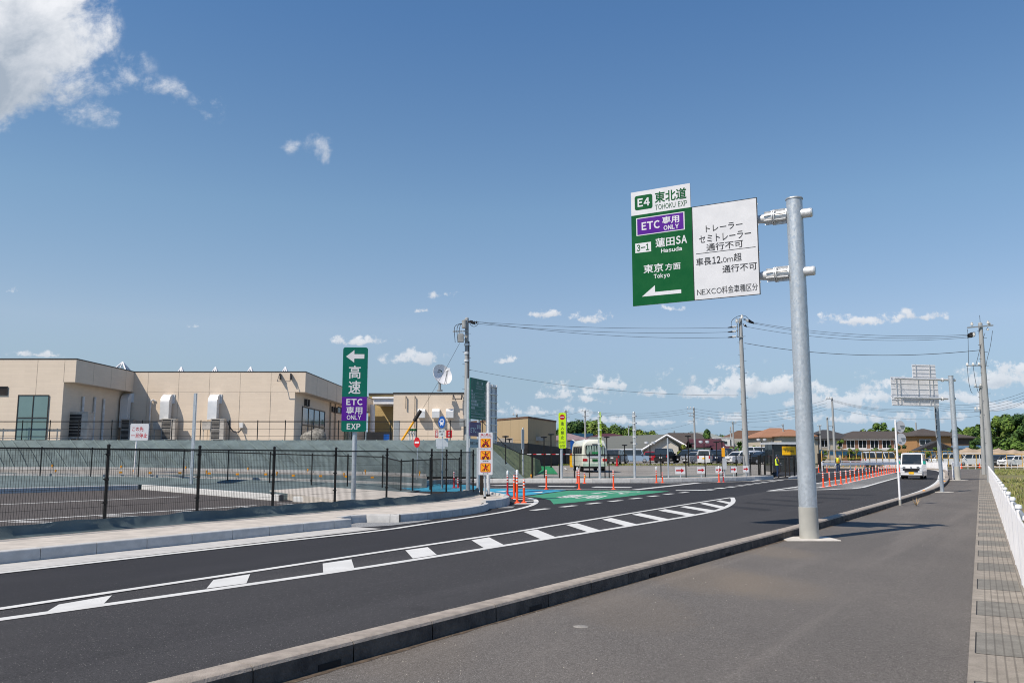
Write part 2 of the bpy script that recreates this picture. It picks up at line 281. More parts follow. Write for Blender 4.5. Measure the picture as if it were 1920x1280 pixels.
# ------------------------------------------------------------------ mesh builder
def frame_xy(d):
    d = Vector(d).normalized(); a = Vector((0, 0, 1)) if abs(d.z) < .9 else Vector((1, 0, 0))
    u = d.cross(a).normalized(); return u, d.cross(u).normalized()
class MB:
    def __init__(s): s.v = []; s.f = []; s.m = []; s.k = 0
    def mat(s, k): s.k = k; return s
    def add(s, vs, fs):
        o = len(s.v); s.v += [tuple(v) for v in vs]; s.f += [[i+o for i in f] for f in fs]; s.m += [s.k]*len(fs); return s
    def fbox(s, O, U, V, Wd):
        O, U, V, Wd = map(Vector, (O, U, V, Wd))
        p = [O, O+U, O+U+V, O+V]; p += [q+Wd for q in p]
        return s.add(p, [[3, 2, 1, 0], [4, 5, 6, 7], [0, 1, 5, 4], [1, 2, 6, 5], [2, 3, 7, 6], [3, 0, 4, 7]])
    def box(s, c, d, rz=0.):
        cs, sn = math.cos(rz), math.sin(rz); U = Vector((cs, sn, 0))*d[0]; V = Vector((-sn, cs, 0))*d[1]; Wd = Vector((0, 0, d[2]))
        return s.fbox(Vector(c)-U/2-V/2-Wd/2, U, V, Wd)
    def cyl(s, p, q, r0, r1=None, n=12, cap=True):
        p, q = Vector(p), Vector(q); r1 = r0 if r1 is None else r1; u, w = frame_xy(q-p)
        vs = [p+(u*math.cos(t)+w*math.sin(t))*r0 for t in [2*math.pi*i/n for i in range(n)]]
        vs += [q+(u*math.cos(t)+w*math.sin(t))*r1 for t in [2*math.pi*i/n for i in range(n)]]
        fs = [[i, (i+1) % n, n+(i+1) % n, n+i] for i in range(n)]
        if cap: fs += [list(range(n))[::-1], list(range(n, 2*n))]
        return s.add(vs, fs)
    def tube(s, pts, r, n=6):
        for a, b in zip(pts, pts[1:]): s.cyl(a, b, r, n=n, cap=True)
        return s
    def poly(s, pts): return s.add([Vector(p) for p in pts], [list(range(len(pts)))])
    def prism(s, pts, z0, z1):
        n = len(pts); vs = [(p[0], p[1], z0) for p in pts]+[(p[0], p[1], z1) for p in pts]
        return s.add(vs, [list(range(n))[::-1], list(range(n, 2*n))]+[[i, (i+1) % n, n+(i+1) % n, n+i] for i in range(n)])
    def extr(s, pts, O, U, V, Wd):
        O, U, V, Wd = map(Vector, (O, U, V, Wd)); n = len(pts)
        vs = [O+U*p[0]+V*p[1] for p in pts]; vs += [q+Wd for q in vs]
        return s.add(vs, [list(range(n))[::-1], list(range(n, 2*n))]+[[i, (i+1) % n, n+(i+1) % n, n+i] for i in range(n)])
    def lathe(s, prof, O=(0, 0, 0), n=14):
        O = Vector(O); vs = []; m = len(prof)
        for r, z in prof: vs += [O+Vector((r*math.cos(2*math.pi*i/n), r*math.sin(2*math.pi*i/n), z)) for i in range(n)]
        fs = [[j*n+i, j*n+(i+1) % n, (j+1)*n+(i+1) % n, (j+1)*n+i] for j in range(m-1) for i in range(n)]
        return s.add(vs, fs+[list(range(n))[::-1], list(range((m-1)*n, m*n))])
    def loft(s, rings, cap=True):
        n = len(rings[0]); vs = [p for r in rings for p in r]
        fs = [[j*n+i, j*n+(i+1) % n, (j+1)*n+(i+1) % n, (j+1)*n+i] for j in range(len(rings)-1) for i in range(n)]
        if cap: fs += [list(range(n))[::-1], list(range((len(rings)-1)*n, len(rings)*n))]
        return s.add(vs, fs)
    def ribbon(s, pts, w, z=None):
        L = offset(pts, w/2); Rr = offset(pts, -w/2); n = len(pts)
        zz = [(p[2] if z is None and len(p) > 2 else (z or 0)) for p in pts]
        vs = [(a[0], a[1], h) for a, h in zip(L, zz)]+[(a[0], a[1], h) for a, h in zip(Rr, zz)]
        return s.add(vs, [[i, n+i, n+i+1, i+1] for i in range(n-1)])
    def text(s, txt, O, U, V, x, y, w, h, bold=0., stretch=True):
        vs, fs = text_geo(txt, bold)
        x0 = min(a[0] for a in vs); x1 = max(a[0] for a in vs); y0 = min(a[1] for a in vs); y1 = max(a[1] for a in vs)
        kx = w/(x1-x0) if w else h/(y1-y0); ky = h/(y1-y0)
        O, U, V = map(Vector, (O, U, V))
        return s.add([O+U*(x+(a[0]-x0)*kx)+V*(y+(a[1]-y0)*ky) for a in vs], fs)
    def build(s, name, mats, parent=None, smooth=40, root=None):
        me = bpy.data.meshes.new(name)
        vs = s.v
        if root is not None:
            inv = (Matrix.Translation(root.location) @ Matrix.Rotation(root.rotation_euler[2], 4, 'Z')).inverted()
            vs = [tuple(inv @ Vector(v)) for v in vs]
        me.from_pydata(vs, [], s.f)
        if isinstance(mats, str): mats = [mats]
        for m in mats: me.materials.append(MATS[m])
        me.polygons.foreach_set('material_index', s.m)
        if smooth: me.shade_smooth(); me.set_sharp_from_angle(angle=rad(smooth))
        me.update()
        o = bpy.data.objects.new(name, me); COL.objects.link(o)
        if parent is not None: o.parent = parent
        return o
_tg = {}
def text_geo(txt, bold=0.):
    key = (txt, bold)
    if key in _tg: return _tg[key]
    if any(33 <= ord(c) < 127 for c in txt) and len(txt) > 1:      # latin letters: the plain full-width cut, set close
        V, Fc, x, lat = [], [], 0., all(ord(c) < 127 for c in txt)
        for c in txt:
            if c == ' ': x += .32; continue
            v, f = text_geo(c, bold); x0 = min(a[0] for a in v); x1 = max(a[0] for a in v); asc = ord(c) < 127; o = len(V)
            gp = .085 if asc else .03
            V += [(a[0]-x0+x, a[1]) for a in v]; Fc += [[i+o for i in q] for q in f]; x += x1-x0+gp
        _tg[key] = (V, Fc); return V, Fc
    if len(txt) == 1 and 33 <= ord(txt) < 127: txt = chr(ord(txt)+0xFEE0)
    cu = bpy.data.curves.new('lettering', 'FONT'); cu.body = txt; cu.resolution_u = 2; cu.offset = bold; cu.fill_mode = 'BOTH' if False else 'FRONT'
    ob = bpy.data.objects.new('lettering', cu); COL.objects.link(ob)
    dg = bpy.context.evaluated_depsgraph_get(); me = bpy.data.meshes.new_from_object(ob.evaluated_get(dg))
    r = ([tuple(v.co[:2]) for v in me.vertices], [list(p.vertices) for p in me.polygons])
    bpy.data.objects.remove(ob); bpy.data.curves.remove(cu); bpy.data.meshes.remove(me)
    _tg[key] = r; return r
def offset(pts, d):
    P = [Vector((p[0], p[1])) for p in pts]; out = []
    for i, p in enumerate(P):
        t = Vector((0, 0))
        if i: t += (p-P[i-1]).normalized()
        if i < len(P)-1: t += (P[i+1]-p).normalized()
        t.normalize(); nrm = Vector((-t.y, t.x))
        k = 1.
        if 0 < i < len(P)-1: k = 1/max(.4, nrm.dot(Vector((-(P[i+1]-p).normalized().y, (P[i+1]-p).normalized().x))))
        out.append(p+nrm*d*k)
    return out
def resample(pts, step):
    P = [Vector(p) for p in pts]; out = [P[0]]; acc = 0.
    for a, b in zip(P, P[1:]):
        L = (b-a).length; t = step-acc
        while t < L: out.append(a+(b-a)*t/L); t += step
        acc = (acc+L) % step if L else acc
    if (out[-1]-P[-1]).length > step*.3: out.append(P[-1])
    return out
def smoothline(pts, k=2):
    P = [Vector(p) for p in pts]
    for _ in range(k):
        Q = [P[0]]
        for a, b in zip(P, P[1:]): Q += [a*.75+b*.25, a*.25+b*.75]
        P = Q+[P[-1]]
    return P
# ------------------------------------------------------------------ objects
def tag(o, label, cat, group=None):
    o['label'] = label; o['category'] = cat
    if group: o['group'] = group
    return o
def thing(name, label, cat, loc=(0, 0, 0), rz=0., group=None):
    o = bpy.data.objects.new(name, None); COL.objects.link(o); o.location = loc; o.rotation_euler = (0, 0, rz); o.empty_display_size = .2
    return tag(o, label, cat, group)
def struct(o, kind='structure'): o['kind'] = kind; return o
def copy_tree(src, loc, rz=0., label=None, group=None, scale=None):
    r = src.copy(); COL.objects.link(r); r.location = loc; r.rotation_euler = (0, 0, rz)
    if scale: r.scale = scale
    if label: r['label'] = label
    if group: r['group'] = group
    for ch in list(src.children):
        c = ch.copy(); COL.objects.link(c); c.parent = r
        for g in list(ch.children):
            d = g.copy(); COL.objects.link(d); d.parent = c
    return r
ORD = ['nearest', 'second', 'third', 'fourth', 'fifth', 'sixth', 'seventh', 'eighth', 'ninth', 'tenth', 'eleventh', 'twelfth', 'thirteenth', 'fourteenth', 'fifteenth', 'sixteenth', 'seventeenth', 'eighteenth', 'nineteenth', 'twentieth']
ZUP = Vector((0, 0, 1))
def panel_frame(lo, ro, top):
    """sign face: left-bottom point, right-bottom point (same height is forced) and its top height -> origin, U, V, width, height, normal towards viewer"""
    lo, ro = Vector(lo), Vector(ro); z = (lo.z+ro.z)/2; lo.z = ro.z = z
    U = (ro-lo); w = U.length; U.normalize(); return lo, U, ZUP.copy(), w, top-z, U.cross(ZUP)*1.
def rrect(x0, y0, x1, y1, r, n=5):
    pts = []
    for cx, cy, a0 in ((x1-r, y1-r, 0), (x0+r, y1-r, 90), (x0+r, y0+r, 180), (x1-r, y0+r, 270)):
        pts += [(cx+r*math.cos(rad(a0+90*i/n)), cy+r*math.sin(rad(a0+90*i/n))) for i in range(n+1)]
    return pts
def circ(cx, cy, r, n=24, ry=None): return [(cx+r*math.cos(2*math.pi*i/n), cy+(ry or r)*math.sin(2*math.pi*i/n)) for i in range(n)]
# ------------------------------------------------------------------ ground, road, footway
def flat(pts, z, name, m, mb=None):
    b = MB(); b.poly([(p[0], p[1], z) for p in pts]); return struct(b.build(name, m, smooth=0))
gm = mat('far_ground', (.10, .115, .05), .95, var=.3, scale=.06, bump=.4, bscale=3., world=True, col2=(.16, .14, .10))
flat([(-2500, -300), (2500, -300), (2500, 4000), (-2500, 4000)], -.09, 'ground', 'far_ground')
KB = [(-6.3, -.5), (-1.7, 6.55), (0, 9.12), (4.79, 16.4), (7.15, 20.05), (13.26, 29.76), (20.54, 41.57), (29.0, 57.2), (36.8, 72.9), (44.5, 88.0), (50.0, 100.), (52.6, 107.), (53.2, 112.), (51., 117.), (46., 121.), (38., 123.5), (20., 125.)]
KB = [Vector((p[0], p[1], 0)) for p in smoothline([(*p, 0) for p in KB], 2)]
gl = lambda y: .5445*y-.22                      # left edge of the drain along the footway
road = list(KB)+[(0, 126, 0), (-60, 60, 0), (-60, -8, 0), (-8, -8, 0)]
flat([(p[0], p[1]) for p in road], 0., 'road', 'asphalt_new')
# footway, level with the road behind its kerb
pts = [(p[0], p[1]) for p in KB if p[1] < 112]+[(gl(112), 112), (gl(-6), -6), (-9, -6)]
flat(pts, .004, 'footway', 'asphalt_walk')
# older asphalt of the near lane, seam along the hatched strip
A1 = [G(-240, 1176), G(0, 1142), G(480, 1070), G(960, 998), G(1371, 932)]
old = [A1[0]-Vector((9, 14, 0))]+[p+Vector((.10, -.06, 0)) for p in A1]+[G(1400, 927), G(1440, 920.5), G(1545, 918), G(1650, 904), G(1690, 893)]+[(p[0]-.2, p[1]) for p in reversed(KB) if p[1] < 80]
flat([(p[0], p[1]) for p in old], .004, 'near_lane', 'asphalt_old')
def marks(name, m, items, z=.010):
    b = MB()
    for it in items: b.poly([(p[0], p[1], z) for p in it])
    return struct(b.build(name, m, smooth=0))
px = lambda *a: [G(u, v) for u, v in a]
# hatched splitter strip
b = MB()
LA = [G(u, v) for u, v in [(-240, 1176.5), (0, 1142), (240, 1106), (480, 1070.5), (720, 1034), (960, 998), (1150, 967.5), (1280, 946.5), (1371, 932.5)]]
LB = smoothline([G(u, v) for u, v in [(-240, 1196), (0, 1162), (240, 1128.5), (480, 1094.5), (720, 1059), (960, 1020.5), (1135, 993.5), (1250, 974.8), (1310, 964.5), (1345, 957), (1366, 949), (1376, 940), (1373, 932.5)]], 2)
b.ribbon(LA, .15, .010); b.ribbon(LB, .17, .0102)
for q in [[(87, 1146), (110, 1132), (210, 1117), (194, 1131)], [(387, 1102), (400, 1088), (469, 1077), (462, 1092)], [(606, 1072), (605, 1057), (659, 1049), (664, 1063)], [(774, 1047), (760, 1032), (802, 1026), (819, 1040)],
          [(907, 1027), (884, 1013), (917, 1007.5), (944, 1021)], [(1015, 1011), (981, 997), (1007, 993), (1045, 1008)], [(1105, 998), (1061, 984), (1082, 981), (1129, 995)], [(1175, 986.5), (1129, 974), (1146, 971), (1196, 983)],
          [(1239, 976), (1185, 964.5), (1200, 962), (1257, 973.5)], [(1292, 967.5), (1234, 957), (1247, 954.5), (1310, 965)], [(1331, 960), (1275, 950.3), (1286, 948.5), (1345, 957)], [(1352, 953), (1312, 944), (1322, 942.3), (1362, 950)], [(1369, 945), (1343, 939.5), (1350, 937.8), (1374, 942)], [(-200, 1190), (-150, 1175), (-70, 1160), (-100, 1176)]]:
    vm = sum(v for _, v in q)/4
    b.poly([(p[0], p[1], .0108) for p in px(*[(u, v+(2.2 if v > 1050 else .5)*(v > vm or (i in (0, 3) and v > 1085))) for i, (u, v) in enumerate(q)])])
struct(b.build('hatched_marking', 'white_paint', smooth=0))
# left edge line that hooks round the nose of the island
b = MB()
EL = smoothline([G(u, v) for u, v in [(-240, 1101), (0, 1074.5), (480, 1020), (715, 995), (787, 983.5), (870, 971.5), (922, 963.5), (963, 956.5), (995, 948.5), (1007, 941.5), (1003, 935.3), (985, 932.4), (963, 931.4), (948, 931.2)]], 2)
b.ribbon(EL, .17, .010)
for q in [[(962, 936.5), (962, 935.2), (1000, 935.8), (1003, 937.2)], [(985, 940), (985, 939), (1003, 938.4), (1004, 939.4)], [(964, 945.2), (968, 943.6), (1001, 943), (998, 945)]]: b.poly([(p[0], p[1], .0104) for p in px(*q)])
# dashes into the slip road, then on along the lane
D0, D1 = G(1013, 955), G(1318, 918.6)
nd = 12
def dash(c, d, L=1.0, w=.24):
    d = Vector((d[0], d[1], 0)).normalized(); n = Vector((-d.y, d.x, 0))
    b.poly([c-d*L/2-n*w/2, c+d*L/2-n*w/2, c+d*L/2+n*w/2, c-d*L/2+n*w/2][::1])
for u, v in [(1013, 955), (1066, 949), (1113.5, 943.5), (1154, 939), (1192, 934.2), (1225, 930), (1254, 926), (1282, 923)]:
    c = G(u, v); c.z = .010; dash(c, (1.0, 1.78, 0), 1.05, .26)
for u, v in [(1331, 918), (1351, 915), (1371, 912.6), (1389, 910.2), (1404, 908.2), (1419, 906.2), (1433, 904.3), (1448, 902.4), (1462, 900.4)]:
    c = G(u, v); c.z = .010; dash(c, (1.1, 2.2, 0), 1.25, .42)
b.poly([(p[0], p[1], .0102) for p in px((1266, 919.7), (1268, 918.8), (1323, 918.2), (1323, 919.4))])
# far lines
b.ribbon([G(917, 914), G(1021, 916.3), G(1085, 917.6), G(1195, 917.9)], .30, .0104)
b.ribbon([G(1190, 918), G(1250, 911.5), G(1310, 905)], .42, .0106)
b.ribbon([G(u, v) for u, v in [(916, 906), (1040, 906.6), (1200, 906.2), (1316, 905), (1420, 901.5), (1462, 899), (1500, 897.5)]], .22, .0108)
for q in [[(1007, 912), (1014, 910.6), (1082, 911.2), (1076, 912.6)], [(1108, 913.7), (1118, 912), (1186, 913), (1180, 914.3)], [(917, 909.6), (980, 908.6), (985, 909.9), (930, 910.6)]]: b.poly([(p[0], p[1], .0100) for p in px(*q)])
# the long splitter beside the row of posts
PL = [G(u, v) for u, v in [(1440, 920.4), (1500, 917), (1544, 913), (1567, 909.2), (1587, 905.7), (1603, 901.8), (1625, 896.8), (1648, 891.8), (1667, 887.8), (1690, 884), (1706, 879.5)]]
PQ = [G(u, v) for u, v in [(1440, 920.4), (1500, 919.3), (1545, 918), (1600, 916), (1618, 913.4), (1650, 904.2), (1683, 895), (1700, 888)]]
PU = [G(u, v) for u, v in [(1440, 920.4), (1500, 911.5), (1540, 904.5), (1580, 898.5), (1620, 891.5), (1660, 883), (1690, 878.5)]]
b.ribbon(PL, .22, .0104); b.ribbon(PQ, .2, .0106); b.ribbon(PU, .2, .0108)
def lerp_line(L, t):
    k = t*(len(L)-1); i = min(int(k), len(L)-2); return L[i]+(L[i+1]-L[i])*(k-i)
def at_y(L, y):
    for a, c in zip(L, L[1:]):
        if a.y <= y <= c.y: return a.x+(c.x-a.x)*(y-a.y)/(c.y-a.y)
yy = 42.4
while yy < 96:
    w_ = .38+.004*(yy-42)
    for (L, M, s0, s1, zz) in ((PU, PL, .9, 0., .0098), (PL, PQ, .5, -.3, .0096)):
        e = [at_y(L, yy+s0), at_y(M, yy+s1), at_y(M, yy+s1+w_), at_y(L, yy+s0+w_)]
        if None not in e and abs(e[0]-e[1]) > .35: b.poly([(e[0], yy+s0, zz), (e[1], yy+s1, zz), (e[2], yy+s1+w_, zz), (e[3], yy+s0+w_, zz)])
    yy += 1.35+.016*(yy-42)
# edge line of the near lane beside the footway kerb and round the bend
ER = [Vector((p[0], p[1], 0)) for p in offset(KB, .68)]
b.ribbon([p for p in ER if p.y < 122], .16, .0100)
b.ribbon(smoothline([G(1410, 901.5), G(1470, 893), G(1520, 888.5), G(1580, 884), G(1606, 880), G(1602, 876.5), G(1560, 875), G(1510, 876)], 2), .22, .0101)
struct(b.build('white_marking', 'white_paint', smooth=0))
# coloured surfacings
# hatching of an earlier layout, ground away: darker scars in the old asphalt
marks('erased_marking', 'asphalt_new', [px(*k) for k in [[(1392, 943), (1400, 940.5), (1500, 947.5), (1490, 950)], [(1425, 936.5), (1433, 934.5), (1545, 941), (1536, 943.3)], [(1460, 930.5), (1470, 928.8), (1600, 934), (1590, 936)], [(1500, 926), (1510, 924.6), (1640, 927.5), (1632, 929.3)], [(1362, 951), (1374, 948), (1450, 955), (1440, 958)]]], .0062)
marks('green_marking', 'green_paint', [px((988, 930.4), (1012, 932.5), (1032, 937.5), (1038, 945), (1080, 941.3), (1120, 937), (1190, 928.5), (1256, 920.6), (1160, 919.2), (1066, 919.4))], .006)
marks('blue_marking', 'blue_paint', [px((700, 907.5), (805, 906.8), (880, 908.6), (917, 915.6), (1000, 917.2), (1062, 919.0), (972, 930.4), (955, 929), (930, 925), (880, 921), (800, 921), (735, 919))], .006)
b = MB()
def roadtext(txt, quad, bold=.01):     # lettering stretched along the lane, quad = corners lb rb rt lt
    vs, fs = text_geo(txt, bold); x0 = min(a[0] for a in vs); x1 = max(a[0] for a in vs); y0 = min(a[1] for a in vs); y1 = max(a[1] for a in vs)
    q = px(*quad)
    def m(a):
        s, t = (a[0]-x0)/(x1-x0), (a[1]-y0)/(y1-y0); p = (q[0]*(1-s)+q[1]*s)*(1-t)+(q[3]*(1-s)+q[2]*s)*t; return (p.x, p.y, .0102)
    b.add([m(a) for a in vs], fs)
roadtext('専用', [(1030, 933.6), (1118, 935.2), (1142, 928.6), (1072, 926.8)]); roadtext('ETC', [(1106, 924.8), (1172, 926.2), (1206, 921.4), (1146, 920.8)], .02)
for q in [[(928, 921.4), (950, 919.6), (950, 922.4)], [(948, 920.3), (968, 919.5), (968, 920.4), (948, 921.5)], [(998, 923.2), (1018, 921.2), (1016, 923.8)]]: b.poly([(p[0], p[1], .0102) for p in px(*q)])
struct(b.build('white_lettering_marking', 'white_paint', smooth=0))
# ------------------------------------------------------------------ kerbs
def kerb(name, line, h, w, seg, mats, z0=0., round_=.035, zf=None, joint=.012, holes=0, grime=None):
    """line = face side at ground, body to the left of it, laid block by block"""
    L = resample(line, seg); Lw = offset(L, w); b = MB(); n = len(L)
    for i in range(n-1):
        a, c = Vector((L[i][0], L[i][1], 0)), Vector((L[i+1][0], L[i+1][1], 0)); aw, cw = Vector((*Lw[i], 0)), Vector((*Lw[i+1], 0))
        za = zf(a) if zf else z0; zc = zf(c) if zf else z0; r = round_
        t = (c-a).normalized()*joint/2
        def ring(p, q, z, s):
            p, q = p+t*s, q+t*s; e = (q-p).normalized()
            return [p+ZUP*(z-.15), p+ZUP*(z+h-r)+e*.008, p+e*(r*.35+.008)+ZUP*(z+h-r*.35), p+e*(r+.008)+ZUP*(z+h), q-e*r+ZUP*(z+h), q-e*r*.3+ZUP*(z+h-r*.3), q+ZUP*(z+h-r), q+ZUP*(z-.15)]
        r0_, r1_ = ring(a, aw, za, 1), ring(c, cw, zc, -1)
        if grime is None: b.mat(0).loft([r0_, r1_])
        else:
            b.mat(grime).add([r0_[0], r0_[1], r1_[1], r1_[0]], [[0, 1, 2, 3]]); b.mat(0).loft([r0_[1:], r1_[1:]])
        if joint: # mortar set back inside the joint
            e = (cw-c).normalized(); m = [c+e*.02, cw-e*.01]; tt = (c-a).normalized()*joint
            b.mat(1).loft([[m[0]-tt+ZUP*(zc-.15), m[0]-tt+ZUP*(zc+h-.016), m[1]-tt+ZUP*(zc+h-.016), m[1]-tt+ZUP*(zc-.15)], [m[0]+tt+ZUP*(zc-.15), m[0]+tt+ZUP*(zc+h-.016), m[1]+tt+ZUP*(zc+h-.016), m[1]+tt+ZUP*(zc-.15)]])
        if holes and i % holes == 2:
            d = (c-a).normalized(); e = (aw-a).normalized(); m = a+(c-a)*.62
            b.mat(2).fbox(m-e*.003+ZUP*(-.02), d*.24, e*.05, ZUP*.075)
    return struct(b.build(name, mats, smooth=30))
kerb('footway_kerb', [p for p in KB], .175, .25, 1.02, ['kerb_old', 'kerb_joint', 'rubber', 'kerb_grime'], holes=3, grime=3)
# pale gutter between footway kerb and its edge line
b = MB(); b.ribbon([Vector((p[0], p[1], 0)) for p in offset(KB, .43)], .34, .008); struct(b.build('road_gutter', 'slab_new', smooth=0))
LK1 = [(-16.5, -1.2), (-7.87, 13.46), (-5.26, 17.9), (-3.76, 20.42)]
LK1 = [Vector((*p, 0)) for p in LK1]
kerb('island_kerb', LK1, .2, .18, .98, ['kerb_new', 'kerb_joint'], round_=.03)
LK2 = smoothline([(-4.1, 20.95, 0), (-3.9, 21.9, 0), (-2.84, 21.86, 0)], 0)
kerb('island_kerb', LK2, .2, .16, .6, ['kerb_new', 'kerb_joint'], round_=.03)
LK3 = smoothline([(-2.92, 21.88, 0), (-2.1, 23.0, 0), (-1.33, 24.5, 0), (-.78, 26.2, 0), (-.72, 27.3, 0)], 1)
kerb('island_kerb', LK3, .2, .16, .6, ['kerb_new', 'kerb_joint'], round_=.03)
LK4 = smoothline([(-.82, 27.35, 0), (-.32, 28.2, 0), (-.05, 29.8, 0), (-.12, 31.6, 0), (-.5, 33.2, 0), (-1.1, 35.0, 0), (-1.9, 36.4, 0)], 2)
kerb('island_kerb', LK4, .27, .2, .6, ['kerb_new', 'kerb_joint'], round_=.03)
flat([(-3.7, 20.2), (-4.15, 20.9), (-3.85, 21.8), (-2.95, 21.8), (-2.05, 22.85), (-2.35, 21.9), (-2.9, 20.9)], .007, 'gravel_patch', 'gravel_patch')
flat(px((929, 948.5), (935, 952.8), (960, 952.6), (966, 949.6)), .012, 'gravel_patch', 'gravel_patch')
b = MB(); b.ribbon([Vector((p[0], p[1], 0)) for p in offset(LK1, -.45)], .88, .008); struct(b.build('road_gutter', 'gutter_new', smooth=0))
# the island's slab, up to the fence, and the earth edge under the fence
FL = [Vector((-13.2, 8.0, 0)), Vector((-8.17, 17.43, 0)), Vector((-2.62, 28.0, 0)), Vector((-1.72, 31.2, 0)), Vector((-1.35, 33.6, 0))]
isl = [(p.x-.13, p.y+.08) for p in LK1]+[(-4.25, 20.9), (-4.0, 22.05), (-3.05, 22.0), (-2.25, 23.05), (-1.5, 24.5), (-.96, 26.2), (-.95, 27.3), (-.5, 28.3), (-.24, 29.8), (-.3, 31.6), (-.7, 33.2), (-1.3, 34.9), (-2.1, 36.2), (-2.6, 35.4), (-2.2, 33.4), (-3.1, 29.4)]+[(p.x-.35, p.y+.2) for p in (FL[2], FL[1], FL[0])]+[(-21, -1)]
b = MB(); b.prism(isl, -.1, .192); struct(b.build('island', 'slab_new', smooth=0))
# dark lined joint in the slab and the geotextile skirt turned up along the fence foot
skirt = resample([p+Vector((.0, 0, 0)) for p in FL], .42)
b = MB(); inn = offset(skirt, .30); out = offset(skirt, -.20); mid = offset(skirt, -.04); n = len(skirt)
rs = random.Random(5)
rows = []
for i in range(n):
    k = rs.random(); k2 = rs.random()
    o2 = Vector(out[i])+(Vector(out[i])-Vector(mid[i]))*(k*.5-.2)
    rows.append([(inn[i][0], inn[i][1], .05), (mid[i][0], mid[i][1], .40+.05*k2), ((mid[i][0]*.72+out[i][0]*.28)+.02*k, (mid[i][1]*.72+out[i][1]*.28), .225+.02*k), (o2[0], o2[1], .196)])
vs = [p for r in rows for p in r]; b.add(vs, [[i*4+j, (i+1)*4+j, (i+1)*4+j+1, i*4+j+1] for i in range(n-1) for j in range(3)])
struct(b.build('geotextile_skirt', 'geotextile', smooth=60))
# ------------------------------------------------------------------ inner parking lot behind the fence
flat([(-30, 4), (-13.6, 8.2), (-8.5, 17.6), (-3.05, 28.0), (-3.3, 29.3), (-4.8, 30.2), (-8.42, 31.84), (-18.74, 43.57), (-22.8, 38.8), (-40, 30)], .006, 'parking_lot', 'asphalt_lot')
b = MB()
for l, w in [([(-60, 948.6), (340, 931)], .22), ([(-60, 981.3), (240, 962.5), (480, 947.5)], .2), ([(15, 978.5), (145, 982.5)], .12), ([(30, 976.8), (160, 981)], .12), ([(186, 967.5), (300, 971.5)], .12), ([(200, 966), (318, 970)], .12), ([(326, 959.5), (410, 961.5)], .12), ([(340, 958), (426, 960.5)], .12), ([(445, 951.5), (520, 955)], .12), ([(455, 950.5), (530, 953.8)], .12),
             ([(0, 990), (30, 992)], .3), ([(500, 949), (590, 957)], .16), ([(520, 944), (640, 949)], .16)]:
    b.ribbon([G(*p) for p in l], w, .012)
struct(b.build('parking_marking', 'white_paint', smooth=0))
kerb('lot_kerb', [(-30, 29.5, 0), (-22.83, 38.4, 0), (-18.74, 43.4, 0)], .24, .2, 1., ['kerb_new', 'kerb_joint'])
kerb('lot_kerb', [(-18.6, 43.4, 0), (-12.5, 36.5, 0), (-8.6, 32.1, 0)], .24, .2, 1., ['kerb_new', 'kerb_joint'])
kerb('lot_kerb', [(-8.0, 31.6, 0), (-5.0, 29.9, 0), (-3.4, 29.2, 0)], .20, .2, .8, ['kerb_new', 'kerb_joint'])
b = MB(); b.prism([(p[0], p[1]) for p in [G(505, 921, .2), G(548, 928, .2), G(640, 941, .2), G(715, 944, .2), G(790, 936, .2), G(812, 928, .2), G(760, 924, .2), G(700, 920, .2), G(600, 914, .2)]], -.1, .245); struct(b.build('island_slab', 'slab_new', smooth=0))
# ------------------------------------------------------------------ bank of geotextile up to the yard of the service area
def bank_z(kk, D): return kk
cols = [-420, -200, 0, 130, 262, 400, 520, 640, 720, 800]
def vz(u, tab):
    ks = sorted(tab)
    if u <= ks[0]: return tab[ks[0]]+(tab[ks[1]]-tab[ks[0]])*(u-ks[0])/(ks[1]-ks[0])
    for a, c in zip(ks, ks[1:]):
        if u <= c: return tab[a]+(tab[c]-tab[a])*(u-a)/(c-a)
    return tab[ks[-1]]
T_fr = {0: 899.5, 262: 902, 520: 907, 720: 913, 800: 917}      # foot
T_fe = {0: 891, 262: 894, 520: 900.5, 720: 907, 800: 911}        # top lip beside kerb A
T_k1 = {0: 886, 262: 888.5, 520: 892.5, 720: 897, 800: 902}        # road behind
T_sl = {0: 879.5, 262: 880.5, 520: 885, 720: 889.5, 800: 893}        # foot of the slope
rowsdef = [(T_fr, 45.2), (T_fe, 45.8), (T_fe, 46.6), (T_k1, 49.), (T_sl, 53.2)]
b = MB(); g = []
lotk = [(-32, 31.), (-28, 33.5), (-23.0, 38.8), (-20.8, 41.2), (-18.74, 43.7), (-14.5, 39.0), (-12.0, 36.2), (-8.8, 33.2), (-6.5, 33.0), (-4.5, 33.5)]
g.append([Vector((x, y, .235)) for x, y in lotk])
for tab, D in rowsdef: g.append([A(u, vz(u, tab), D) for u in cols])
for j in range(len(g)-1):
    n = len(cols); vs = g[j]+g[j+1]; 
    b.add(vs, [[i, i+1, n+i+1, n+i] for i in range(n-1)])
e0 = g[0]; b.add(e0+[p+ZUP*-.4 for p in e0], [[i, i+1, len(e0)+i+1, len(e0)+i] for i in range(len(e0)-1)])
er = [r[-1] for r in g]; b.add(er+[p+ZUP*-.5 for p in er], [[i, i+1, len(er)+i+1, len(er)+i] for i in range(len(er)-1)])
struct(b.build('geotextile_ground', 'geotextile', smooth=0))
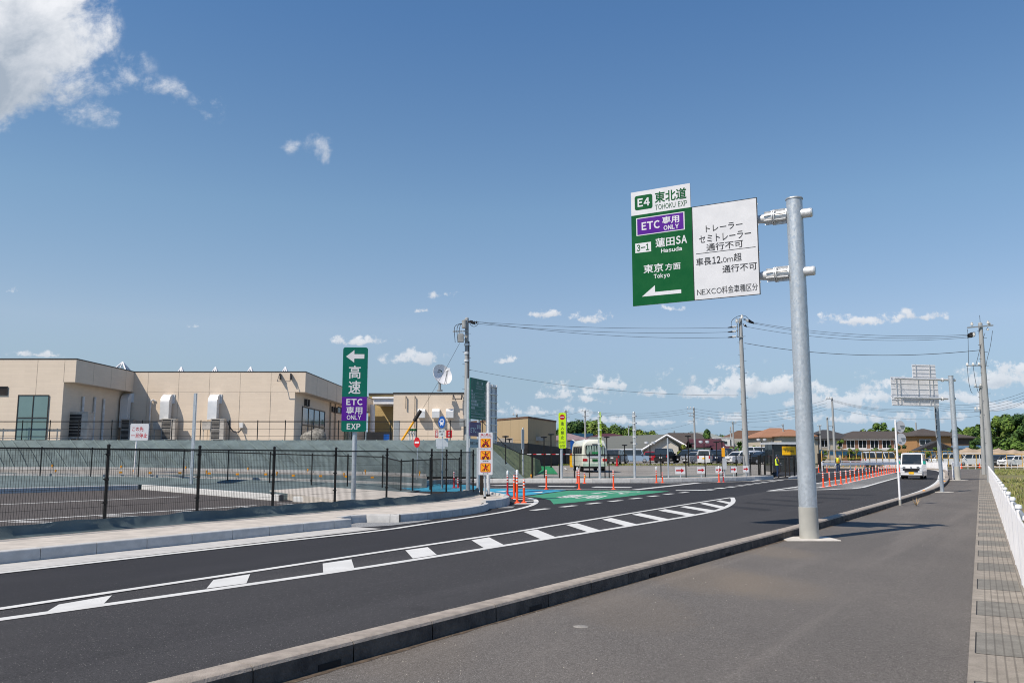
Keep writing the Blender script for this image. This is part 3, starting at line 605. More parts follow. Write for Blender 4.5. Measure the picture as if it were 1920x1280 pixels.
# kerbs of the ramp road
def ramp_kerb(tab, D, h, name):
    b = MB(); L = resample([A(u, vz(u, tab), D) for u in cols], 1.0)
    for a, c in zip(L, L[1:]):
        t = (c-a).normalized()*.012; b.fbox(a+t+Vector((0, -.12, -.12)), c-a-t*2, (0, .2, 0), ZUP*(h+.12))
    struct(b.build(name, 'kerb_new', smooth=0))
ramp_kerb(T_fe, 46.75, .13, 'ramp_kerb'); ramp_kerb(T_sl, 52.9, .16, 'ramp_kerb')
b = MB(); L1 = [A(u, vz(u, T_fe), 46.9)+ZUP*.012 for u in cols]; L2 = [A(u, vz(u, T_sl), 52.8)+ZUP*.012 for u in cols]
b.add(L1+L2, [[i, i+1, len(cols)+i+1, len(cols)+i] for i in range(len(cols)-1)]); struct(b.build('ramp_road', 'asphalt_pale', smooth=0))
# the slope itself, rolled strips of fabric with seams and sags
YARD = 2.72
foot = [A(u, vz(u, T_sl), 53.2) for u in cols]+[A(880, 893.5, 54.2), A(940, 896.5, 54.6), A(985, 897.5, 54.8)]
top = [A(u, 826, 57.5) for u in cols]+[A(858, 826, 57.5), A(890, 826, 57.5), A(904, 826, 57.5)]
for p in top: p.z = YARD
F2, T2 = resample(foot, .5), []
b = MB(); rs = random.Random(3); NR = 7; N = 110
def alongs(P, t):
    tot = [0.]
    for a, c in zip(P, P[1:]): tot.append(tot[-1]+(c-a).length)
    d = t*tot[-1]
    for i in range(len(P)-1):
        if d <= tot[i+1]+1e-6: return P[i]+(P[i+1]-P[i])*((d-tot[i])/max(1e-6, tot[i+1]-tot[i]))
    return P[-1]
vs = []
for i in range(N+1):
    a, c = alongs(foot, i/N), alongs(top, i/N); seam = (.17 if i % 4 == 0 else 0)+.05*rs.random()-.02
    for j in range(NR+1):
        t = j/NR; p = a+(c-a)*t; p.z += math.sin(math.pi*t)*(seam-.02)+(.02*rs.random() if 0 < j < NR else 0); vs.append(p)
b.add(vs, [[i*(NR+1)+j, (i+1)*(NR+1)+j, (i+1)*(NR+1)+j+1, i*(NR+1)+j+1] for i in range(N) for j in range(NR)])
for i in range(2, 60):      # overlapping edges of the fabric strips
    a, c = alongs(foot, i/60), alongs(top, i/60); dx = (c-a).cross(ZUP).normalized()*.05; pr_ = None; tilt = Vector((.35*(rs.random()-.3), 0, 0))
    for j in range(NR+1):
        t = j/NR; p = a+tilt*(1-t)+(c-a)*t+ZUP*(.05+math.sin(math.pi*t)*.12); q_ = (p-dx-ZUP*.09, p, p+dx-ZUP*.03)
        if pr_: b.add([pr_[0], pr_[1], q_[1], q_[0]], [[0, 1, 2, 3]]); b.add([pr_[1], pr_[2], q_[2], q_[1]], [[0, 1, 2, 3]])
        pr_ = q_
struct(b.build('embankment', 'geotextile', smooth=50))
b = MB(); t1, f1 = top[-1], foot[-1]; q = A(1003, 858, 66.); p2 = A(1003, 893, 60.)
b.poly([t1, f1, p2]); b.poly([t1, p2, q]); b.poly([q, p2, A(1016, 880, 72.), A(1012, 862, 76.)]); struct(b.build('embankment', 'geotextile_olive', smooth=0))
mat('yard_ground', (.26, .25, .23), .9, world=True)
b = MB(); b.prism([(-95, 57.5), (t1.x-.02, 57.5), (q.x-1., 72), (-2.5, 120), (-95, 120)], -.08, YARD-.01); struct(b.build('yard', 'yard_ground', smooth=0))
# ------------------------------------------------------------------ far pavement strip and the sloping public car park
def lot_z(y): return .27+max(0, y-58)*.0095
FK = smoothline([(p[0], p[1], 0) for p in [G(792, 909), G(830, 906.4), G(880, 904.8), G(1000, 905), G(1150, 905), G(1300, 903.3), G(1400, 900.8), G(1452, 897.6)]], 1)
kerb('far_kerb', FK, .265, .2, 1.25, ['kerb_new', 'kerb_joint'])
b = MB(); fo = [Vector((*p, 0)) for p in offset(FK, .5)]
vs = [(p.x, p.y, .255) for p in [Vector((*p, 0)) for p in offset(FK, .1)]]+[(p.x, p.y+1.4, .25) for p in fo]; n = len(FK)
b.add(vs, [[i, i+1, n+i+1, n+i] for i in range(n-1)]); struct(b.build('far_pavement', 'slab_new', smooth=0))
b = MB(); vs = [(p.x, p.y+1.4, .25) for p in fo]+[(p.x-.3, p.y+4.2, .29) for p in fo]
b.add(vs, [[i, i+1, n+i+1, n+i] for i in range(n-1)]); struct(b.build('geotextile_ground', 'geotextile', smooth=0))
b = MB(); b.add([(-4, 56.2, .262), (3, 56.5, .262), (13, 58.5, .262), (19.6, 65.3, .268), (20.5, 68, lot_z(68)), (27, 88, lot_z(88)), (48, 150, lot_z(150)), (-20, 150, lot_z(150)), (-6, 75, lot_z(75))], [list(range(8))]); struct(b.build('car_park', 'asphalt_pale', smooth=0))
b = MB(); b.add([A(1000, 886, 64.)*1, A(1046, 887, 64.), A(1034, 864, 92.), A(1012, 864, 92.)], [[0, 1, 2, 3]])
for i, p in enumerate(b.v): b.v[i] = (p[0], p[1], lot_z(p[1])+.02)
struct(b.build('green_lot_marking', 'green_lot_paint', smooth=0))
b = MB(); b.add([(p[0], p[1], lot_z(p[1])+.025) for p in [A(1057.5, 868, 84.), A(1060, 868, 84.), A(1064, 874, 76.), A(1061, 874, 76.)]], [[0, 1, 2, 3]]); struct(b.build('car_park_marking', 'white_paint', smooth=0))
# ------------------------------------------------------------------ drain with cover slabs along the footway, verge and field
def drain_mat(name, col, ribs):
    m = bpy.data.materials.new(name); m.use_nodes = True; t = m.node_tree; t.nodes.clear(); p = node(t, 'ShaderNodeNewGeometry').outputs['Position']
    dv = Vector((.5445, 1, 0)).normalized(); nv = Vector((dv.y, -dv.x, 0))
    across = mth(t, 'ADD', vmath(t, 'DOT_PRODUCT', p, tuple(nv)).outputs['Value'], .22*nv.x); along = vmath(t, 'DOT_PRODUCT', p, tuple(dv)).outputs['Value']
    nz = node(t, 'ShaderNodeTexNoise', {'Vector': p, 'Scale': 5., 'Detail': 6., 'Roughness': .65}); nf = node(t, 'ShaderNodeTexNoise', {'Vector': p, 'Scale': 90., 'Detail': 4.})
    # evenly spaced dark lines running along channel and covers, and the cast cross ribs
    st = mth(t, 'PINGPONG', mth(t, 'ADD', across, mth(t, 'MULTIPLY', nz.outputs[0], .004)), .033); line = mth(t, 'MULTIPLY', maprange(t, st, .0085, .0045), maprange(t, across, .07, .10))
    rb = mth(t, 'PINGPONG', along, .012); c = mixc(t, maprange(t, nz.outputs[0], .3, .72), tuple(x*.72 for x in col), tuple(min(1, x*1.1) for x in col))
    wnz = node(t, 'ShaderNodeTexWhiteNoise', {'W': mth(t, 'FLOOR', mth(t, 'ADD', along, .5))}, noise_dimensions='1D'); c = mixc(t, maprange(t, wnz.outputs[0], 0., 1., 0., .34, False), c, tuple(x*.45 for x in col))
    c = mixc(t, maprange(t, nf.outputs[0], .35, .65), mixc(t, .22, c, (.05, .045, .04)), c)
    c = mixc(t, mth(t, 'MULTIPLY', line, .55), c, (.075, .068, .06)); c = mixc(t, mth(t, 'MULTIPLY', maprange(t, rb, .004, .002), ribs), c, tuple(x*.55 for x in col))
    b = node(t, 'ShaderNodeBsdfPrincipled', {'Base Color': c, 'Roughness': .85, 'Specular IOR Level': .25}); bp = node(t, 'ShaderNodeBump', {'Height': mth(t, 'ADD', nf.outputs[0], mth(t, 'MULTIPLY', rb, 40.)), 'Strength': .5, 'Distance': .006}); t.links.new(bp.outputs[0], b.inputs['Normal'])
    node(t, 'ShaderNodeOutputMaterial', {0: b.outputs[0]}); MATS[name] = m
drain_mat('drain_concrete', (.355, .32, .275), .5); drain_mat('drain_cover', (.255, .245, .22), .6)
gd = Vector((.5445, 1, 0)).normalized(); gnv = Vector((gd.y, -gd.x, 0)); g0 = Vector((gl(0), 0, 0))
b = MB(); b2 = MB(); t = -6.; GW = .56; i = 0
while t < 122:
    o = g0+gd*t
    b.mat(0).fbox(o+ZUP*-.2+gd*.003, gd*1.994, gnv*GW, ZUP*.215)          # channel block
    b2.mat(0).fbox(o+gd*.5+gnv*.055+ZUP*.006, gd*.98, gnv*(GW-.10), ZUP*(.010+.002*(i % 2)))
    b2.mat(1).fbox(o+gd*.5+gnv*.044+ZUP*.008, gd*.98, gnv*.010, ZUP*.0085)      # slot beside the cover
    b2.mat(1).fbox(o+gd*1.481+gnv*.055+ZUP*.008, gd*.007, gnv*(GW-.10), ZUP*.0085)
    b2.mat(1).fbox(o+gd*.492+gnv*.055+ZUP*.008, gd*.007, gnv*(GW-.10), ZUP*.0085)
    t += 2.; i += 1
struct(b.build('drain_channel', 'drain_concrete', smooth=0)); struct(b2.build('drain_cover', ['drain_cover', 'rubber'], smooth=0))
mat('field_soil', (.13, .16, .04), .95, var=.35, scale=.5, bump=1., bscale=4., world=True, col2=(.20, .15, .085))
mat('grass_blade', (.17, .235, .05), .7, var=.3, scale=.45, world=True, col2=(.27, .235, .10))
fo = lambda y: gl(y)+.62
flat([(fo(-6), -6), (fo(150), 150), (230, 160), (120, -6)], -.05, 'field', 'field_soil')
b = MB(); rs = random.Random(8)
for i in range(15000):
    y = 8+rs.random()**1.5*100; x = fo(y)+.25+rs.random()**1.6*(3+y*.22)
    if 66 < y-.25*(x-fo(y)) < 78 or (math.sin(x*.9)+math.sin(y*.7+1.3) > 1.25): continue
    p = Vector((x, y, -.06)); h = .06+.16*rs.random(); w = .012+y*.0007; a = rs.random()*6.28; d = Vector((math.cos(a), math.sin(a), 0)); ln = Vector((rs.random()-.5, rs.random()-.5, 0))*h*.9
    b.add([p-d*w, p+d*w, p+ln+ZUP*h], [[0, 1, 2]])
g = b.build('grass', 'grass_blade', smooth=0); struct(g, 'stuff')

# dirt gathered along the kerb foot and loose grit on the footway
mat('kerb_dirt', (.115, .085, .060), .95, var=.3, scale=9., bump=.6, world=True)
b = MB(); rs = random.Random(21); L = [p for p in resample(KB, .16) if .5 < p[1] < 60]; o1 = offset(L, -.004); prev = None
for i, p in enumerate(L):
    w = .02+.055*(.5+.5*math.sin(i*.13+2*math.sin(i*.041)))*(.6+.8*rs.random()); o2 = Vector(o1[i])+(Vector(o1[i])-Vector((p[0], p[1]))).normalized()*w; row_ = ((o1[i][0], o1[i][1], .0075), (o2[0], o2[1], .0065))
    if prev: b.add([prev[0], row_[0], row_[1], prev[1]], [[0, 1, 2, 3]])
    prev = row_
struct(b.build('kerb_dirt', 'kerb_dirt', smooth=0))
mat('grit', (.42, .39, .34), .9, var=.4, scale=14., world=True); b = MB()
for i in range(900):
    y = 6.3+rs.random()**2*26; k = min(KB, key=lambda q: abs(q.y-y)).x; x = k+.03+(rs.random()**3)*(gl(y)-k-.1); s_ = .0025+.006*rs.random()**3; a = rs.random()*6.28
    q = [Vector((x+s_*math.cos(a+j*1.57)*(.7+.6*rs.random()), y+s_*math.sin(a+j*1.57)*(.7+.6*rs.random()), .0045)) for j in range(4)]; t_ = Vector((x, y, .005+s_*1.1)); b.add(q+[t_], [[0, 1, 4], [1, 2, 4], [2, 3, 4], [3, 0, 4]])
struct(b.build('grit', 'grit', smooth=0), 'stuff')
# ------------------------------------------------------------------ signs and poles in the foreground
def sign_text(mb, fr, k, txt, fx0, fy0, fx1, fy1, bold=.02, lift=.004):
    """fr = panel frame, box in fractions of the panel measured from its top left"""
    O, U, V, w, h, n = fr
    return mb.mat(k).text(txt, O+n*lift, U, V, fx0*w, (1-fy1)*h, (fx1-fx0)*w, (fy1-fy0)*h, bold)
def sign_poly(mb, fr, k, pts, d=.002, th=.0015):
    O, U, V, w, h, n = fr
    return mb.mat(k).extr([(x*w, (1-y)*h) for x, y in pts], O+n*d, U, V, n*th)
def rr(fx0, fy0, fx1, fy1, r, w, h): return [(x/w, 1-y/h) for x, y in rrect(fx0*w, (1-fy1)*h, fx1*w, (1-fy0)*h, r)]

# big cantilever direction sign --------------------------------------------------
PX, PY = 5.97, 17.5
root = thing('cantilever_sign', 'tall grey steel post holding a green and white direction sign out over the road', 'road sign', (PX, PY, 0))
b = MB(); b.cyl((PX, PY, .62), (PX, PY, 7.02), .179, .165, 40); pole = b.build('post', 'galvanised', root, root=root)
b = MB(); b.lathe([(.0, 7.02), (.178, 7.02), (.178, 7.045), (.17, 7.055), (0, 7.058)], (PX, PY, 0), 40); b.build('cap', 'galvanised_dull', root, root=root)
b = MB(); b.cyl((PX, PY, .0), (PX, PY, .64), .190, .186, 40); b.build('base_sleeve', 'sleeve_grey', root, root=root)
b = MB()
hw = .46; b.mat(0)
ring = lambda s, z: [(PX-.02+x*s, PY-.05+y*s, z) for x, y in ((-.56, -.36), (.50, -.36), (.50, .44), (-.56, .44))]
b.loft([ring(1, -.02), ring(1, .012), ring(.985, .022)]); b.build('base_plinth', 'plinth', root, smooth=0, root=root)
LB, RB = Vector((2.755, 19.15, 5.03)), Vector((5.24, 17.70, 5.03)); ZT = 7.14
fr = panel_frame(LB, RB, ZT); O, U, V, w, h, n = fr
gw = .4985*w      # green board / white board split
frG = (O, U, V, gw, h, n); frW = (O+U*gw, U, V, w-gw, h, n); frH = (O+V*h, U, V, gw*.985, .555, n)
b = MB(); b.mat(0).fbox(O-n*.03, U*w, V*h, n*.03); b.fbox(O-n*.03+V*(h+.002), U*gw*.985, V*.553, n*.03)
for k in range(5): b.mat(1).fbox(O-n*.075+V*(.12+k*.46)+U*.02, U*(w-.04), V*.06, n*.045)
for uu in (.25, .75): b.mat(1).fbox(O-n*.12+U*(gw*uu)+V*.02, U*.06, V*(h+.48), n*.045)
for uu in (.62, .9): b.mat(1).fbox(O-n*.12+U*(w*uu)+V*.02, U*.06, V*(h-.04), n*.045)
for zz in (.25, .9, 1.5, 1.95):
    for e in (O+U*(w+.004), ): b.mat(1).fbox(e-n*.02+V*zz, U*.012, V*.03, n*.014)
board = b.build('sign_board', ['sign_white', 'alu'], root, smooth=0, root=root)
b = MB()
sign_poly(b, frG, 0, [(0, 0), (1, 0), (1, 1), (0, 1)], .001, .001)
sign_poly(b, frG, 1, [(.083, .035), (.885, .035), (.885, .232), (.083, .232)], .0022, .001)
b.build('green_face', ['sign_green', 'sign_white'], board, smooth=0, root=root)
b = MB(); sign_poly(b, frG, 0, [(.10, .044), (.868, .044), (.868, .223), (.10, .223)], .0036, .001)
b.build('purple_plate', 'sign_purple', board, smooth=0, root=root)
b = MB()  # lettering: 0 white 1 green 2 black
sign_text(b, frG, 0, 'ETC', .175, .088, .48, .178, .03, .006); sign_text(b, frG, 0, '専用', .52, .062, .80, .145, .02, .006); sign_text(b, frG, 0, 'ONLY', .54, .158, .79, .21, .03, .006)
sign_poly(b, frG, 0, [(.058, .315), (.325, .315), (.325, .42), (.058, .42)]); sign_text(b, frG, 1, '3-1', .085, .330, .295, .405, .03, .0045)
sign_text(b, frG, 0, '蓮田', .40, .288, .715, .388, .016); sign_text(b, frG, 0, 'SA', .735, .290, .915, .380, .03); sign_text(b, frG, 0, 'Hasuda', .49, .405, .83, .452, .03)
sign_text(b, frG, 0, '東京', .19, .560, .52, .655, .016); sign_text(b, frG, 0, '方面', .55, .575, .80, .650, .014); sign_text(b, frG, 0, 'Tokyo', .36, .672, .625, .735, .03)
sign_poly(b, frG, 0, [(.155, .905), (.375, .795), (.375, .868), (.80, .868), (.80, .908)][::-1])
sign_poly(b, frH, 1, rr(.065, .18, .37, .79, .05, gw, .555)); sign_text(b, frH, 0, 'E4', .115, .31, .325, .66, .03, .0055)
sign_text(b, frH, 1, '東北道', .41, .14, .94, .61, .018); sign_text(b, frH, 1, 'TOHOKU', .41, .68, .755, .90, .0); sign_text(b, frH, 1, 'EXP', .80, .68, .945, .90, .0)
sign_text(b, frW, 2, 'トレーラー', .215, .222, .775, .292, .006); sign_text(b, frW, 2, 'セミトレーラー', .105, .322, .895, .402, .006); sign_text(b, frW, 2, '通行不可', .215, .418, .775, .496, .006)
sign_poly(b, frW, 2, [(.05, .508), (.955, .508), (.955, .513), (.05, .513)])
sign_text(b, frW, 2, '車長', .05, .558, .285, .640, .006); sign_text(b, frW, 2, '12.', .30, .560, .455, .636, .02); sign_text(b, frW, 2, '0m', .465, .578, .615, .634, .0); sign_text(b, frW, 2, '超', .625, .552, .745, .636, .006)
sign_text(b, frW, 2, '通行不可', .45, .664, .965, .744, .006); sign_text(b, frW, 2, 'NEXCO', .05, .890, .43, .948, .0); sign_text(b, frW, 2, '料金車種区分', .435, .878, .965, .956, 0.)
for q in [[(0, 0), (1, 0), (1, .006), (0, .006)], [(0, .994), (1, .994), (1, 1), (0, 1)], [(0, 0), (.012, 0), (.012, 1), (0, 1)], [(.988, 0), (1, 0), (1, 1), (.988, 1)]]: sign_poly(b, frW, 2, q, .0015, .0008)
b.build('lettering', ['sign_white', 'sign_green', 'sign_black'], board, smooth=0, root=root)
ad = -U; ad = Vector((ad.x, ad.y, 0)).normalized(); C0 = Vector((PX, PY, 0))
for zz in (6.70, 5.46):
    c = C0+ZUP*zz
    b = MB(); b.cyl(c+ad*.62, c+ad*3.2, .072, .068, 18); b.cyl(c+ad*.46, c+ad*.85, .125, .074, 18)
    arm = b.build('arm', 'galvanised_bright', root, root=root)
    b = MB(); b.cyl(c+ad*.155, c+ad*.46, .105, .105, 18); b.cyl(c+ad*.40, c+ad*.42, .165, .165, 24); b.cyl(c+ad*.435, c+ad*.455, .165, .165, 24)
    for k in range(8):
        a = 2*math.pi*k/8+.2; s = Vector((-ad.y, ad.x, 0))*math.cos(a)+ZUP*math.sin(a)
        b.cyl(c+ad*.385+s*.142, c+ad*.475+s*.142, .016, n=6)
        b.fbox(c+ad*.17+s*.115-ad.cross(s)*.004, ad*.23, s*.055, ad.cross(s)*.008); b.fbox(c+ad*.46+s*.10-ad.cross(s)*.004, ad*.16, s*.05, ad.cross(s)*.008)
    b.build('flange', 'galvanised_bright', arm, root=root)
    b = MB(); e = -ad; b.cyl(c+e*.14, c+e*.33, .098, .098, 20); b.cyl(c+e*.33, c+e*.36, .098, .085, 20); b.build('end_cap', 'galvanised_bright', root, root=root)

def on_line(u, P, Q):
    x, y, w = _ray(u, 940); k = x/y; d = Q-P
    t = (k*P.y-P.x)/(d.x-k*d.y); return P+d*t
# black mesh fence on the island --------------------------------------------------
posts = [(P, .2) for P in [Vector((-13.2, 8.0, 0)), Vector((-11.5, 11.2, 0)), Vector((-9.83, 14.3, 0))]]+[(on_line(u, FL[1], FL[2]), .2) for u in (197.5, 370, 511, 627.5, 724.5, 808.5)]+[(G(836.5, 934.5, .2), .2), (G(864, 931.5, .2), .2), (G(887, 928, .2), .2)]
def mesh_fence(name, label, posts, ht, wire_gap, wr, pr, mats=('black_steel', 'black_steel'), rail=.02, horiz=4, bands=True, rows=None, group=None, low=.06):
    root = thing(name, label, 'fence', (posts[0][0].x, posts[0][0].y, posts[0][1]), 0., group)
    for p, z in posts:
        q = Vector((p.x, p.y, z)); b = MB(); b.cyl(q-ZUP*.15, q+ZUP*(ht+.07), pr, pr, 12); b.lathe([(pr+.006, ht+.05), (pr+.006, ht+.075), (pr*.5, ht+.095), (0, ht+.097)], q, 12)
        po = b.build('post', mats[0], root, root=root)
        if bands:
            for zz in (.33, .62, .93): b = MB(); b.cyl(q+ZUP*(ht*zz-.022), q+ZUP*(ht*zz+.022), pr+.012, n=12); b.box(q+ZUP*ht*zz-Vector((0, pr+.018, 0)), (.10, .02, .022)); b.build('clamp', 'black_steel', po, root=root)
    for (p, z), (q, z2) in zip(posts, posts[1:]):
        a, c = Vector((p.x, p.y, z)), Vector((q.x, q.y, z2)); d = c-a; L = d.length; e = d.normalized()
        b = MB(); b.fbox(a+e*pr+ZUP*(ht-rail)-Vector((-e.y, e.x, 0))*rail*.6, e*(L-2*pr), Vector((-e.y, e.x, 0))*rail*1.2, ZUP*rail*1.6); b.build('top_rail', mats[0], root, smooth=0, root=root)
        b = MB(); k = int(L/wire_gap); s = Vector((-e.y, e.x, 0))
        for i in range(1, k):
            m = a+d*i/k; b.fbox(m-e*wr+ZUP*low, e*2*wr, s*2*wr, ZUP*(ht-low-rail*.5))
        for zz in [low+.02+(ht-low-.06)*i/(horiz) for i in range(horiz+1)]: b.fbox(a+ZUP*zz-s*wr*2.5, d, s*wr*2, ZUP*wr*2.2)
        b.build('wire_panel', mats[1], root, smooth=0, root=root)
    return root
mesh_fence('mesh_fence', 'black welded mesh fence on the near island, closest to the road', posts, 1.6, .05, .0023, .031)

# green and purple expressway sign -------------------------------------------------
Y = 27.5; c = A(662, 945, Y); root = thing('expressway_sign', 'tall narrow green and purple sign with a white left arrow on a grey post', 'road sign', (c.x, c.y, 0))
b = MB(); cx = c.x; b.cyl((cx, Y, -.05), (cx, Y, 4.95), .076, .076, 20); b.lathe([(.08, 4.95), (.08, 4.97), (0, 4.99)], (cx, Y, 0), 20); b.build('post', 'galvanised', root, root=root)
lo, ro = A(639.5, 809, Y-.14), A(686.5, 809, Y-.10); fr = panel_frame(lo, ro, A(645, 651, Y-.12).z); O, U, V, w, h, n = fr
b = MB(); out = rrect(0, 0, w, h, .075); b.extr(out, O-n*.02, U, V, n*.02)
for zz in (.25, .85, 1.45, 2.05, 2.5): b.mat(1).fbox(O-n*.065+V*zz+U*.03, U*(w-.06), V*.05, n*.045)
for zz in (.3, .8, 1.3, 1.75, 2.05, 2.4): b.mat(1).fbox(O+U*(w+.002)-n*.02+V*zz, U*.012, V*.03, n*.015)
board = b.build('sign_board', ['sign_teal', 'alu'], root, root=root)
b = MB(); sign_poly(b, fr, 0, [(0, .59), (1, .59), (1, .872), (0, .872)], .001, .001); b.build('purple_band', 'sign_purple', board, smooth=0, root=root)
b = MB()
sign_poly(b, fr, 0, [(.12, .11), (.455, .033), (.455, .082), (.86, .082), (.86, .135), (.455, .135), (.455, .183)])
sign_text(b, fr, 0, '高', .25, .218, .73, .375, .012); sign_text(b, fr, 0, '速', .25, .398, .74, .556, .012); sign_text(b, fr, 0, 'ETC', .18, .612, .83, .688, .03); sign_text(b, fr, 0, '専用', .18, .705, .83, .795, .014)
sign_text(b, fr, 0, 'ONLY', .21, .805, .79, .858, .02); sign_text(b, fr, 0, 'EXP', .22, .903, .77, .972, .03)
b.build('lettering', 'sign_white', board, smooth=0, root=root)

# orange pictogram board -----------------------------------------------------------
def man(mb, fr, k, cx, cy, s, kind):
    O, U, V, w, h, n = fr
    P = lambda x, y: (cx+x*s/w, cy+y*s/h)
    mb.mat(k)
    sign_poly(mb, fr, k, [P(x, y) for x, y in circ(.0, -.33, .09, 10)], .0045, .001)
    sign_poly(mb, fr, k, [P(*q) for q in [(-.08, -.22), (.1, -.22), (.1, .08), (-.08, .08)]], .0045, .001)
    sign_poly(mb, fr, k, [P(*q) for q in [(-.1, .08), (.02, .08), (-.14, .42), (-.24, .42)]], .0045, .001)
    sign_poly(mb, fr, k, [P(*q) for q in [(0, .08), (.1, .08), (.26, .42), (.15, .42)]], .0045, .001)
    sign_poly(mb, fr, k, [P(*q) for q in [(.08, -.2), (.28, -.02), (.23, .04), (.06, -.1)]], .0045, .001)
    if kind:
        for wx in (-.27, .27): sign_poly(mb, fr, k, [P(x, y) for x, y in circ(wx, .3, .15 if kind == 1 else .17, 12)], .0048, .001)
        if kind == 1: sign_poly(mb, fr, k, [P(*q) for q in [(-.3, .02), (.2, .0), (.34, .2), (-.3, .22)]], .0048, .001)
Y = 30.2; c = A(909, 930, Y); root = thing('no_entry_board', 'white notice board with three orange crossed pictograms on a grey post', 'road sign', (c.x, c.y, .19))
b = MB(); b.cyl((c.x, Y, .1), (c.x, Y, 2.4), .038, .038, 14); b.build('post', 'galvanised', root, root=root)
b = MB(); b.cyl((c.x, Y, .185), (c.x, Y, .26), .048, .048, 14); b.build('base_collar', 'black_steel', root, root=root)
fr = panel_frame(A(897, 890, Y-.07), A(923.5, 890, Y-.07), A(910, 810.5, Y-.07).z); O, U, V, w, h, n = fr
b = MB(); b.extr(rrect(0, 0, w, h, .035), O-n*.015, U, V, n*.015); b.mat(1).fbox(O-n*.03+V*.3+U*.02, U*(w-.04), V*.04, n*.014); b.fbox(O-n*.03+V*1.1+U*.02, U*(w-.04), V*.04, n*.014); board = b.build('sign_board', ['sign_white', 'alu'], root, root=root)
b = MB(); sign_text(b, fr, 1, '進入禁止', .14, .025, .87, .07, .012); sign_text(b, fr, 1, 'DO NOT ENTER', .10, .08, .92, .108, .0)
sign_text(b, fr, 2, '125cc以下のバイク', .07, .368, .93, .398, .01); sign_text(b, fr, 2, '自転車', .30, .66, .71, .69, .01); sign_text(b, fr, 2, '歩行者', .30, .952, .71, .98, .01)
for i, y0 in enumerate((.14, .43, .72)):
    q = b; sign_poly(b, fr, 1, rr(.135, y0, .865, y0+.215, .03, w, h), .001, .001); sign_poly(b, fr, 3, rr(.165, y0+.01, .835, y0+.205, .025, w, h), .0025, .001)
    man(b, fr, 2, .5, y0+.108, .30, (1, 2, 0)[i])
    for s in (0, 1):
        a = [(.2, y0+.03), (.25, y0+.022), (.8, y0+.185), (.75, y0+.193)]; a = [(1-x, y) for x, y in a] if s else a
        sign_poly(b, fr, 1, a, .0062+.001*s, .0008)
b.build('lettering', ['sign_white', 'sign_red', 'sign_black', 'sign_amber'], board, smooth=0, root=root)

# aluminium sign seen from behind ----------------------------------------------------
Y = 31.9; c = A(915.5, 926, Y); root = thing('turned_sign', 'tall ribbed aluminium sign seen from behind on a bright grey post', 'road sign', (c.x, c.y, .19))
b = MB(); b.cyl((c.x, Y, .1), (c.x, Y, A(914, 718, Y).z), .068, .066, 18); b.lathe([(.07, 0), (.066, .03), (0, .05)], (c.x, Y, A(914, 718, Y).z), 18); b.build('post', 'galvanised_bright', root, root=root)
b = MB(); b.cyl((c.x, Y, .185), (c.x, Y, .27), .08, .08, 16); b.build('base_collar', 'black_steel', root, root=root)
l0, r0 = A(911, 830, Y+.18), A(930.5, 830, Y+.95); zt = A(911, 719, Y+.18).z; fr = panel_frame(l0, r0, zt); O, U, V, w, h, n = fr
b = MB(); b.extr(rrect(0, 0, w, h, .06), O, U, V, n*-.006); board = b.build('sign_board', 'alu', root, root=root)
b = MB()
for k in range(8): b.fbox(O+n*.002+V*(.1+k*(h-.2)/7)+U*.02, U*(w-.04), V*.028, n*.06)
for uu in (.03, w*.52, w-.05): b.fbox(O+n*.002+U*uu, U*.028, V*h, n*.04)
b.build('stiffener', 'galvanised_bright', board, smooth=0, root=root)

# green notice, purple ETC plate and white length plate on their two posts -----------
Y0, Y1 = 38.0, 39.9
lo, ro = A(881.5, 787, Y0), A(914.5, 786, Y1); fr = panel_frame(lo, ro, A(882, 707, Y0).z); O, U, V, w, h, n = fr
root = thing('notice_sign', 'dark green notice above a purple plate and a small grey plate, near the utility pole', 'road sign', (O.x, O.y, 0))
for t in (.07, .62):
    p = O+U*w*t-n*.14; b = MB(); b.cyl((p.x, p.y, -.05), (p.x, p.y, O.z+h*.98), .10 if t < .5 else .075, .09 if t < .5 else .075, 18); b.build('post', 'galvanised', root, root=root)
b = MB(); b.fbox(O-n*.03, U*w, V*h, n*.03); board = b.build('notice_board', 'sign_teal', root, smooth=0, root=root)
b = MB(); sign_text(b, fr, 0, '注', .37, .07, .45, .14, .01); sign_text(b, fr, 0, '意', .62, .07, .70, .14, .01); sign_text(b, fr, 0, '次の車両は出口を出て', .30, .17, .78, .20, .0); sign_text(b, fr, 0, '通行許可が必要です。', .30, .225, .78, .255, .0)
for i, (tx, wd, vv) in enumerate([('幅', .09, '2.5m'), ('高さ', .2, '3.8m'), ('長さ', .2, '12.0m'), ('総重量', .3, '20.0~25.0t'), ('隣接軸重', .4, '18.0~20.0t'), ('軸重', .2, '10.0t')]):
    y = .285+i*.083
    sign_text(b, fr, 0, tx, .05, y, .05+wd, y+.055, .01); sign_text(b, fr, 0, vv, .62 if len(vv) > 6 else .78, y+.012, .95, y+.05, .01); sign_poly(b, fr, 0, [(.05, y+.068), (.95, y+.068), (.95, y+.0715), (.05, y+.0715)])
sign_text(b, fr, 0, '许可なき場合は'.replace('许', '許'), .05, .80, .4, .825, .0); sign_text(b, fr, 0, '東日本高速道路株式会社', .05, .85, .75, .88, .0); sign_text(b, fr, 0, '関東地方整備局 埼玉県公安委員会', .05, .925, .95, .955, .0)
b.build('lettering', 'sign_white', board, smooth=0, root=root)
fp = panel_frame(A(881, 817, Y0-.02), A(881, 817, Y0-.02)+Vector((U.x, U.y, 0))*1.25, A(881, 790.5, Y0).z); O2, U2, V2, w2, h2, n2 = fp
b = MB(); b.fbox(O2-n2*.02, U2*w2, V2*h2, n2*.02); pl = b.build('purple_plate', 'sign_dark_purple', root, smooth=0, root=root)
